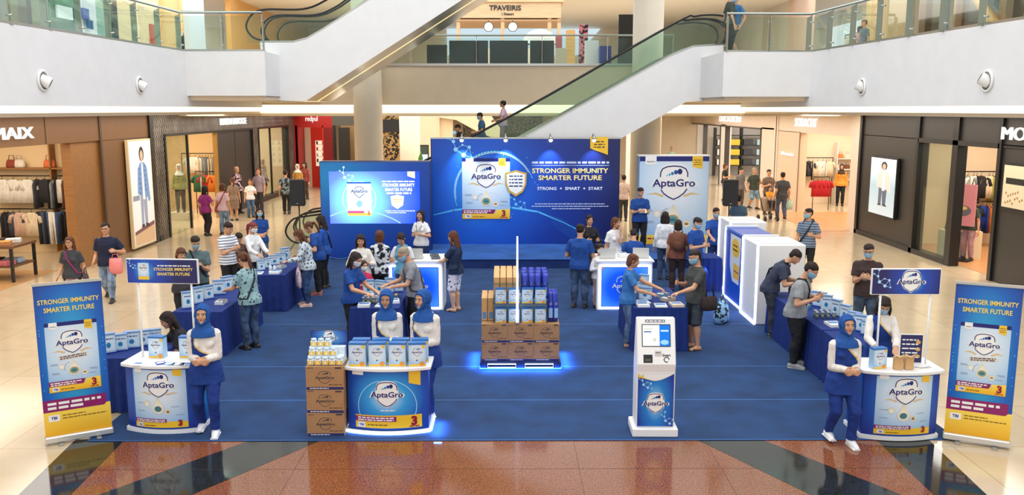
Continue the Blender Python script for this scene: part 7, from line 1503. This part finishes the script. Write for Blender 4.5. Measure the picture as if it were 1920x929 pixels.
person(1244, 525, 'woman in a white long-sleeved top with long hair facing the pale blue pack wall', 1.62, face=170, fem=True, hair='long', top='long', topm=C(226, 228, 236), botm=C(60, 80, 110), L='hang', Rr='hang')
q7 = person(1268, 548, 'woman in a rust brown top and backpack facing the pale blue pack wall', 1.60, face=170, fem=True, g=1.1, hair='bob', topm=C(124, 72, 54), botm=C(56, 36, 32), L='hang', Rr='hang')
person(1300, 552, 'man in a blue polo, mask and clear visor reading a white sheet', 1.70, face=40, g=1.05, topm=POLO, botm=BKP, L='paper', Rr='paper', mask='b', head=(16, 0))
person(1338, 520, 'masked man in a blue vest behind the small blue table', 1.68, face=-5, topm=C(24, 74, 158), botm=C(24, 50, 110), L='table', Rr='table', mask='b', head=(8, 0))
person(1381, 478, 'dark-haired person standing behind the glowing booth units', 1.66, face=160, topm=C(70, 96, 120), botm=BKP)
# --- black shop aisle
q8 = person(1510, 528, 'man in a blue-grey striped T-shirt with a backpack walking past the booth units', 1.72, face=-30, topm=mat((116, 134, 158), kind='hstripe', name='striped_fabric'), botm=BKP, L='hold', Rr='swing', mask='b', head=(0, -40), strap=((40, 44, 50), -1))
person(1449, 632, 'man in a navy T-shirt bending over the table beside the light strip', 1.72, face=66, g=1.08, topm=C(52, 60, 82), botm=C(56, 60, 70), L='table', Rr='table', lean=36, head=(14, 0), strap=((24, 26, 34), 1), vox=.0085)
person(1490, 688, 'man in a light grey T-shirt and mask looking down, bag strap across his back', 1.72, face=58, g=1.1, topm=C(146, 150, 152), botm=BKP, L='hold', Rr='hold', mask='b', lean=14, head=(22, 0), shoe=(150, 150, 150), strap=((40, 36, 34), 1), vox=.0085)
q9 = person(1618, 640, 'man in a dark brown polo, glasses and blue mask looking at his phone', 1.72, face=-28, g=1.1, topm=C(60, 44, 42), botm=PJ((60, 76, 96)), L='phone', Rr='phone', mask='b', head=(10, 0), glasses=True)
person(0, 0, 'woman with dark hair and a blue headband working behind the logo counter', 1.58, face=-12, fem=True, hair='long', at=(G(1668, 790).x, 11.15, .012), top='tunic', topm=TNV, paint=(stf, TW3), botm=C(18, 60, 150), L='table', Rr='table', mask='b', head=(24, 0), vox=.008, lean=6)
# --- passers-by, brown shop side
q10 = person(142, 588, 'woman in a charcoal T-shirt and pink patterned shorts walking with a shoulder bag', 1.56, face=5, fem=True, hair='long', hairm=HAIRB, topm=C(60, 62, 66), bot='shorts', botm=mat((196, 160, 170), kind='bigpat', name='patterned_fabric'), L='hang', Rr='swing', glasses=True, strap=((150, 50, 110), 1), step=.1)
q11 = person(208, 562, 'man in a navy polo, glasses and light jeans walking out of the shop', 1.72, face=10, g=1.08, topm=C(26, 34, 62), botm=JL, L='bag', Rr='swing', step=.34, glasses=True, hairm=HAIRC)
person(388, 442, 'woman with long dark hair in a magenta T-shirt and black trousers', 1.62, face=160, fem=True, hair='long', topm=C(150, 44, 120), botm=C(34, 28, 40), L='hang', Rr='hold', step=.1)
q12 = person(421, 440, 'woman in a pale pink blouse with a red shoulder strap and jeans', 1.64, face=170, fem=True, hair='bob', hairm=HAIRB, topm=C(226, 190, 194), botm=JL, strap=((160, 40, 50), 1))
person(440, 414, 'woman in a brown dress carrying a dark bag before the silver-fronted shop', 1.56, face=-150, fem=True, hair='pony', hairm=HAIRB, topm=C(140, 116, 96), bot='skirt', botm=C(130, 106, 88))
person(471, 408, 'child in a white T-shirt and jeans beside a man in a mauve polo', 1.42, face=30, hs=1.12, hairm=HAIRB, topm=C(232, 232, 230), botm=PJ((70, 96, 130)), L='hold', Rr='hang', fem=True, hair='bob')
person(488, 400, 'man in a mauve grey polo and sunglasses outside the silver-fronted shop', 1.74, face=-20, g=1.05, hairm=HAIRB, topm=C(160, 140, 150), botm=C(60, 56, 60), L='hang', Rr='hold', glasses=True)
person(538, 402, 'man in a dark patterned shirt and black trousers facing away', 1.72, face=185, topm=mat((120, 136, 140), kind='bigpat', name='patterned_fabric'), botm=BKP, step=.12)
person(560, 376, 'woman with a white head cloth in front of the red shop', 1.6, face=20, fem=True, hair='none', hijab=C(236, 230, 220), topm=C(190, 140, 60), botm=C(90, 60, 50))
person(574, 374, 'person in a rust jacket beside the red shop doorway', 1.66, face=-30, fem=True, hair='long', topm=C(150, 70, 60), botm=C(80, 50, 46), top='long')
# --- passers-by, beige shop side
person(1357, 376, 'woman in a black top and shorts looking towards the bright glass shop', 1.62, face=60, fem=True, hair='bob', hairm=HAIRB, topm=C(40, 38, 40), bot='shorts', botm=C(90, 100, 110), L='hold', Rr='hold')
person(1386, 392, 'man in a grey striped shirt behind the loudspeaker', 1.66, face=30, topm=C(110, 106, 104), botm=C(90, 80, 78))
person(1411, 392, 'older man in a dark green shirt and denim shorts', 1.70, face=20, hairm=HAIRG, topm=C(56, 66, 56), bot='shorts', botm=PJ((110, 140, 160)), L='hold', Rr='hang', step=.15)
person(1438, 402, 'man in a brown shirt behind the pushchair', 1.72, face=10, hairm=HAIRC, topm=C(112, 92, 80), botm=C(70, 60, 60), L='hold', Rr='hold')
q13 = person(1464, 412, 'man in a dark grey T-shirt and blue-grey trousers seen from behind', 1.76, face=178, g=1.08, topm=C(64, 66, 68), botm=C(84, 94, 124), L='hang', Rr='hang', step=.12)
t = thing('pushchair', 'tan pushchair with black wheels beside the man in the dark grey T-shirt', 'pushchair', G(1440, 414), R(10))
f = MB(); f.box(-.22, .22, -.15, .25, .35, .85, mat((150, 128, 104), .7)); f.build('seat_body', t, bevel=.04)
for x in (-.24, .24):
    f = MB(); f.tube([(x, -.25, .1), (x, .1, .6), (x, .35, 1.05)], .015, BLACK, n=6); f.build('frame', t)
    for y in (-.25, .3): f = MB(); f.cyl((x - .02, y, .1), (x + .02, y, .1), .1, BLACK, n=14); f.build('wheel', t)
person(0, 0, 'small child in an orange top sitting in the pushchair', 1.05, face=8, sit=True, hs=1.25, hair='bob', at=G(1440, 414) + V((0, -.02, .42)), topm=C(240, 160, 40), botm=C(30, 30, 34), L='lap', Rr='lap', vox=.009)
# --- escalator and upper floor
def esc_z(x): return .3 + (x + 5.1) * .5224
for px, hy, Y, kw in ((903, 219, 26.1, dict(label='masked man in a blue T-shirt and dark vest riding the escalator', face=-80, topm=C(50, 96, 140), botm=BKP, mask='b', head=(20, 0), L='rail', Rr='hang')), (944, 198, 26.1, dict(label='person in a pale pink shirt and trousers riding up the escalator', face=-95, topm=C(226, 190, 206), botm=C(206, 170, 184), L='rail', Rr='hang', fem=True)), (862, 234, 26.1, dict(label='dark-clothed person lowest on the escalator with head bowed', face=-70, topm=C(30, 28, 30), botm=BKP, head=(26, 0)))):
    p = AY(px, hy, Y); z = esc_z(p.x) - .1; person(0, 0, h=max(1.45, min(1.78, p.z - z)), at=(p.x, Y, z), **kw)
q14 = person(0, 0, 'man in a blue T-shirt and mask walking on the upper floor past the escalator top', 1.72, face=-60, at=G(1390, 104, L2) + V((0, .8, .02)), topm=C(56, 110, 160), botm=C(70, 72, 62), mask='b', step=.3, bot='shorts', L='hang', Rr='hang', g=1.05)
person(0, 0, 'person in a dark green shirt behind the upper balustrade post', 1.66, face=100, at=(G(1372, 104, L2).x, 23.6, L2 + .02), topm=C(60, 70, 60), botm=BKP)
person(0, 0, 'grey-shirted shopper among the clothes of the cream upper shop', 1.72, face=-80, at=(12.6, 31.3, L2), topm=C(110, 124, 140), botm=C(50, 50, 60))
person(0, 0, 'shopper in a pink top standing beside the grey-shirted shopper upstairs', 1.58, face=60, fem=True, hair='bob', at=(12.8, 32.2, L2), topm=C(220, 140, 150), botm=BKP)
person(0, 0, 'child in a yellow-green top near the far column', 1.5, face=180, at=(AY(781, 290, 31.5).x, 31.5, 0), topm=C(170, 180, 90), botm=C(90, 60, 50), hs=1.1)
person(0, 0, 'person in a cream shirt at the counter behind the backdrop end', 1.66, face=180, at=(AY(1171, 280, 31).x, 31, 0), topm=C(214, 190, 180), botm=C(60, 60, 60))
# mannequins
def mannequin(at, label, **k):
    r = person(0, 0, label, at=at, h=k.pop('h', 1.74), hair='none', vox=.012, **k); r['t'].name = 'mannequin'; r['t']['category'] = 'mannequin'; return r
mannequin(G(341, 412) + V((0, 0, .283)), 'mannequin in a yellow-grey jacket and white cap on the cream plinth', face=20, topm=C(150, 150, 90), botm=BKP, fem=True, top='long', hijab=C(232, 230, 226))
mannequin((XL + .35, 33.0, .05), 'mannequin in a pink and black jacket before the black shop door', face=60, topm=mat((220, 180, 190), kind='bigpat', name='patterned_fabric'), botm=BKP, fem=True, top='long', h=1.8)
mannequin((XL - .6, 38.3, .005), 'mannequin in a teal hooded dress in the silver shop window', face=60, topm=C(80, 140, 160), bot='skirt', botm=C(90, 150, 170), fem=True, hijab=C(80, 120, 140))
mannequin((XL - .6, 39.9, .005), 'mannequin in a pale pink blouse and denim skirt in the silver shop window', face=60, topm=C(226, 200, 196), bot='skirt', botm=JN, fem=True, hijab=C(200, 170, 150))
mannequin(G(1574, 386) , 'mannequin in an orange blouse and black trousers in the beige shop', face=-20, topm=C(232, 150, 60), botm=BKP, fem=True, top='long', hijab=C(60, 44, 40))
mannequin((12.3, 22.75, .0), 'mannequin in dark green clothes behind the black shop window', face=-60, topm=C(60, 80, 66), botm=C(190, 150, 160), fem=True, hijab=C(90, 80, 70))
mannequin((AY(1260, 260, 50).x, 50, .0), 'mannequin in pale green at the far bright shop', face=-10, topm=C(180, 200, 180), botm=C(170, 190, 210), fem=True, h=1.9)
for i, px in enumerate((1242, 1254)): mannequin((AY(px, 280, 49).x, 49, 0), ('small mannequin in a black dress beside the pale green one', 'second small mannequin in a black dress near the far bright shop')[i], face=0, topm=C(40, 36, 36), bot='skirt', botm=C(40, 36, 36), fem=True, h=1.35 - .1 * i)
# --- things people carry
def loc_in(q, v): return q['M'] @ V(v)
def hold_phone(q, label):
    p = (q['wr'][1] + q['wr'][-1]) / 2 + (q['M'].to_3x3() @ V((0, -.07, .02))); f = MB(); f.box(-.036, .036, -.004, .006, -.06, .075, mat((20, 20, 24), .2)); o = f.build('phone', None, p, bevel=.003); o.rotation_euler = (R(-40), 0, q['rz']); tag(o, label, 'phone')
hold_phone(q9, 'black phone in the hands of the man in the dark brown polo'); hold_phone(q2, 'black phone in the hands of the man in the striped T-shirt')
p = (q1['wr'][1] + q1['wr'][-1]) / 2 + (q1['M'].to_3x3() @ V((0, -.07, .0))); t = thing('camera', 'black camera held by the man in the grey-green shirt', 'camera', p, q1['rz']); f = MB(); f.box(-.06, .06, -.03, .03, -.04, .04, BLACK); f.build('body', t, bevel=.006); f = MB(); f.cyl((0, -.03, 0), (0, -.09, 0), .032, BLACK, n=14); f.build('lens', t)
def soft_bag(name, loc, rz, a, b, h_, m, label, strap=.3):
    t = thing(name, label, 'bag', loc, rz); f = MB(); n = 16
    f.loft([[V((math.cos(2 * PI * i / n) * a * k, math.sin(2 * PI * i / n) * b * k2, z)) for i in range(n)] for z, k, k2 in ((0, .75, .6), (h_ * .08, .95, .9), (h_ * .4, 1, 1), (h_ * .8, .92, .7), (h_, .8, .2))], m); f.build('body', t)
    f = MB()
    for s in (-1, 1): f.tube([(-a * .5, s * b * .2, h_ * .97), (-a * .3, 0, h_ + strap), (a * .3, 0, h_ + strap), (a * .5, s * b * .2, h_ * .97)], .008, m, n=6)
    f.build('handle', t); return t
p = q11['wr'][1]; soft_bag('plastic_bag', p + V((.0, -.03, -.48)), q11['rz'], .14, .09, .34, mat((240, 140, 136), .35, name='pink_plastic'), 'pink plastic carrier bag held by the man in the navy polo', .08)
p = q3['wr'][-1]; soft_bag('tote_bag', p + V((.06, -.12, -.62)), q3['rz'], .19, .07, .42, mat((214, 190, 200), kind='floral', name='floral_canvas'), 'floral tote bag hanging from the arm of the woman in the grey sweater', .2)
soft_bag('shoulder_bag', loc_in(q4, (-.30, -.05, .66)), q4['rz'] + PI / 2, .22, .10, .34, C(46, 38, 36), 'large dark brown shoulder bag on the woman in the blue top', .25)
soft_bag('shoulder_bag', loc_in(q6, (.26, .10, .72)), q6['rz'] + PI / 2, .15, .07, .24, C(52, 36, 34), 'dark brown shoulder bag on the man in shorts', .2)
soft_bag('shoulder_bag', loc_in(q10, (.24, .0, .58)), q10['rz'] + PI / 2, .11, .06, .22, C(80, 66, 74), 'small grey shoulder bag on the woman in the charcoal T-shirt', .12)
soft_bag('shoulder_bag', loc_in(q12, (.23, -.02, .72)), q12['rz'] + PI / 2, .12, .06, .18, C(200, 90, 100), 'rose shoulder bag on the woman in the pale pink blouse', .1)
soft_bag('plastic_bag', q13['wr'][-1] + V((.02, -.02, -.46)), 0, .13, .08, .32, mat((170, 200, 180), .35, name='green_plastic'), 'pale green plastic bag held by the man in the dark grey T-shirt', .06)
soft_bag('carrier_bag', G(1352, 606) + V((0, 0, .014)), R(60), .26, .14, .42, mat((150, 200, 236), kind='bigpat', name='blue_print_bag'), 'large blue and white patterned bag on the carpet by the booth units', .1)
def backpack(q, c, label, z=1.02):
    t = thing('backpack', label, 'bag', loc_in(q, (0, .19, z)), q['rz']); f = MB(); f.sph((0, 0, .17), (.16, .09, .22), C(*c), 16, 12); f.build('body', t); f = MB(); f.sph((0, .08, .10), (.11, .04, .10), C(*[x * .85 for x in c]), 12, 8); f.build('front_pocket', t)
    for s in (-1, 1): f = MB(); f.tube([(s * .09, -.02, .34), (s * .09, -.14, .40), (s * .10, -.27, .33), (s * .13, -.24, .12), (s * .13, -.06, .02)], .014, C(*c), n=6); f.build('strap', t)
backpack(q7, (110, 66, 44), 'rust brown backpack worn by the woman in the rust brown top', .98); backpack(q8, (60, 70, 84), 'dark grey backpack on the man in the blue-grey striped T-shirt', 1.08)
p = loc_in(q5, (0, 0, 0))
for nm, at_, lb in (('paper_sheet', AY(1215, 410, 22.3), 'white paper held by the man on the stage'),):
    f = MB(); f.box(-.1, .1, -.001, .001, -.07, .07, PWHITE); o = f.build(nm, None, (AY(1200, 470, 22.6).x, 22.32, .254 + 1.13)); o.rotation_euler = (R(-50), 0, 0); tag(o, lb, 'paper')
bake_all()
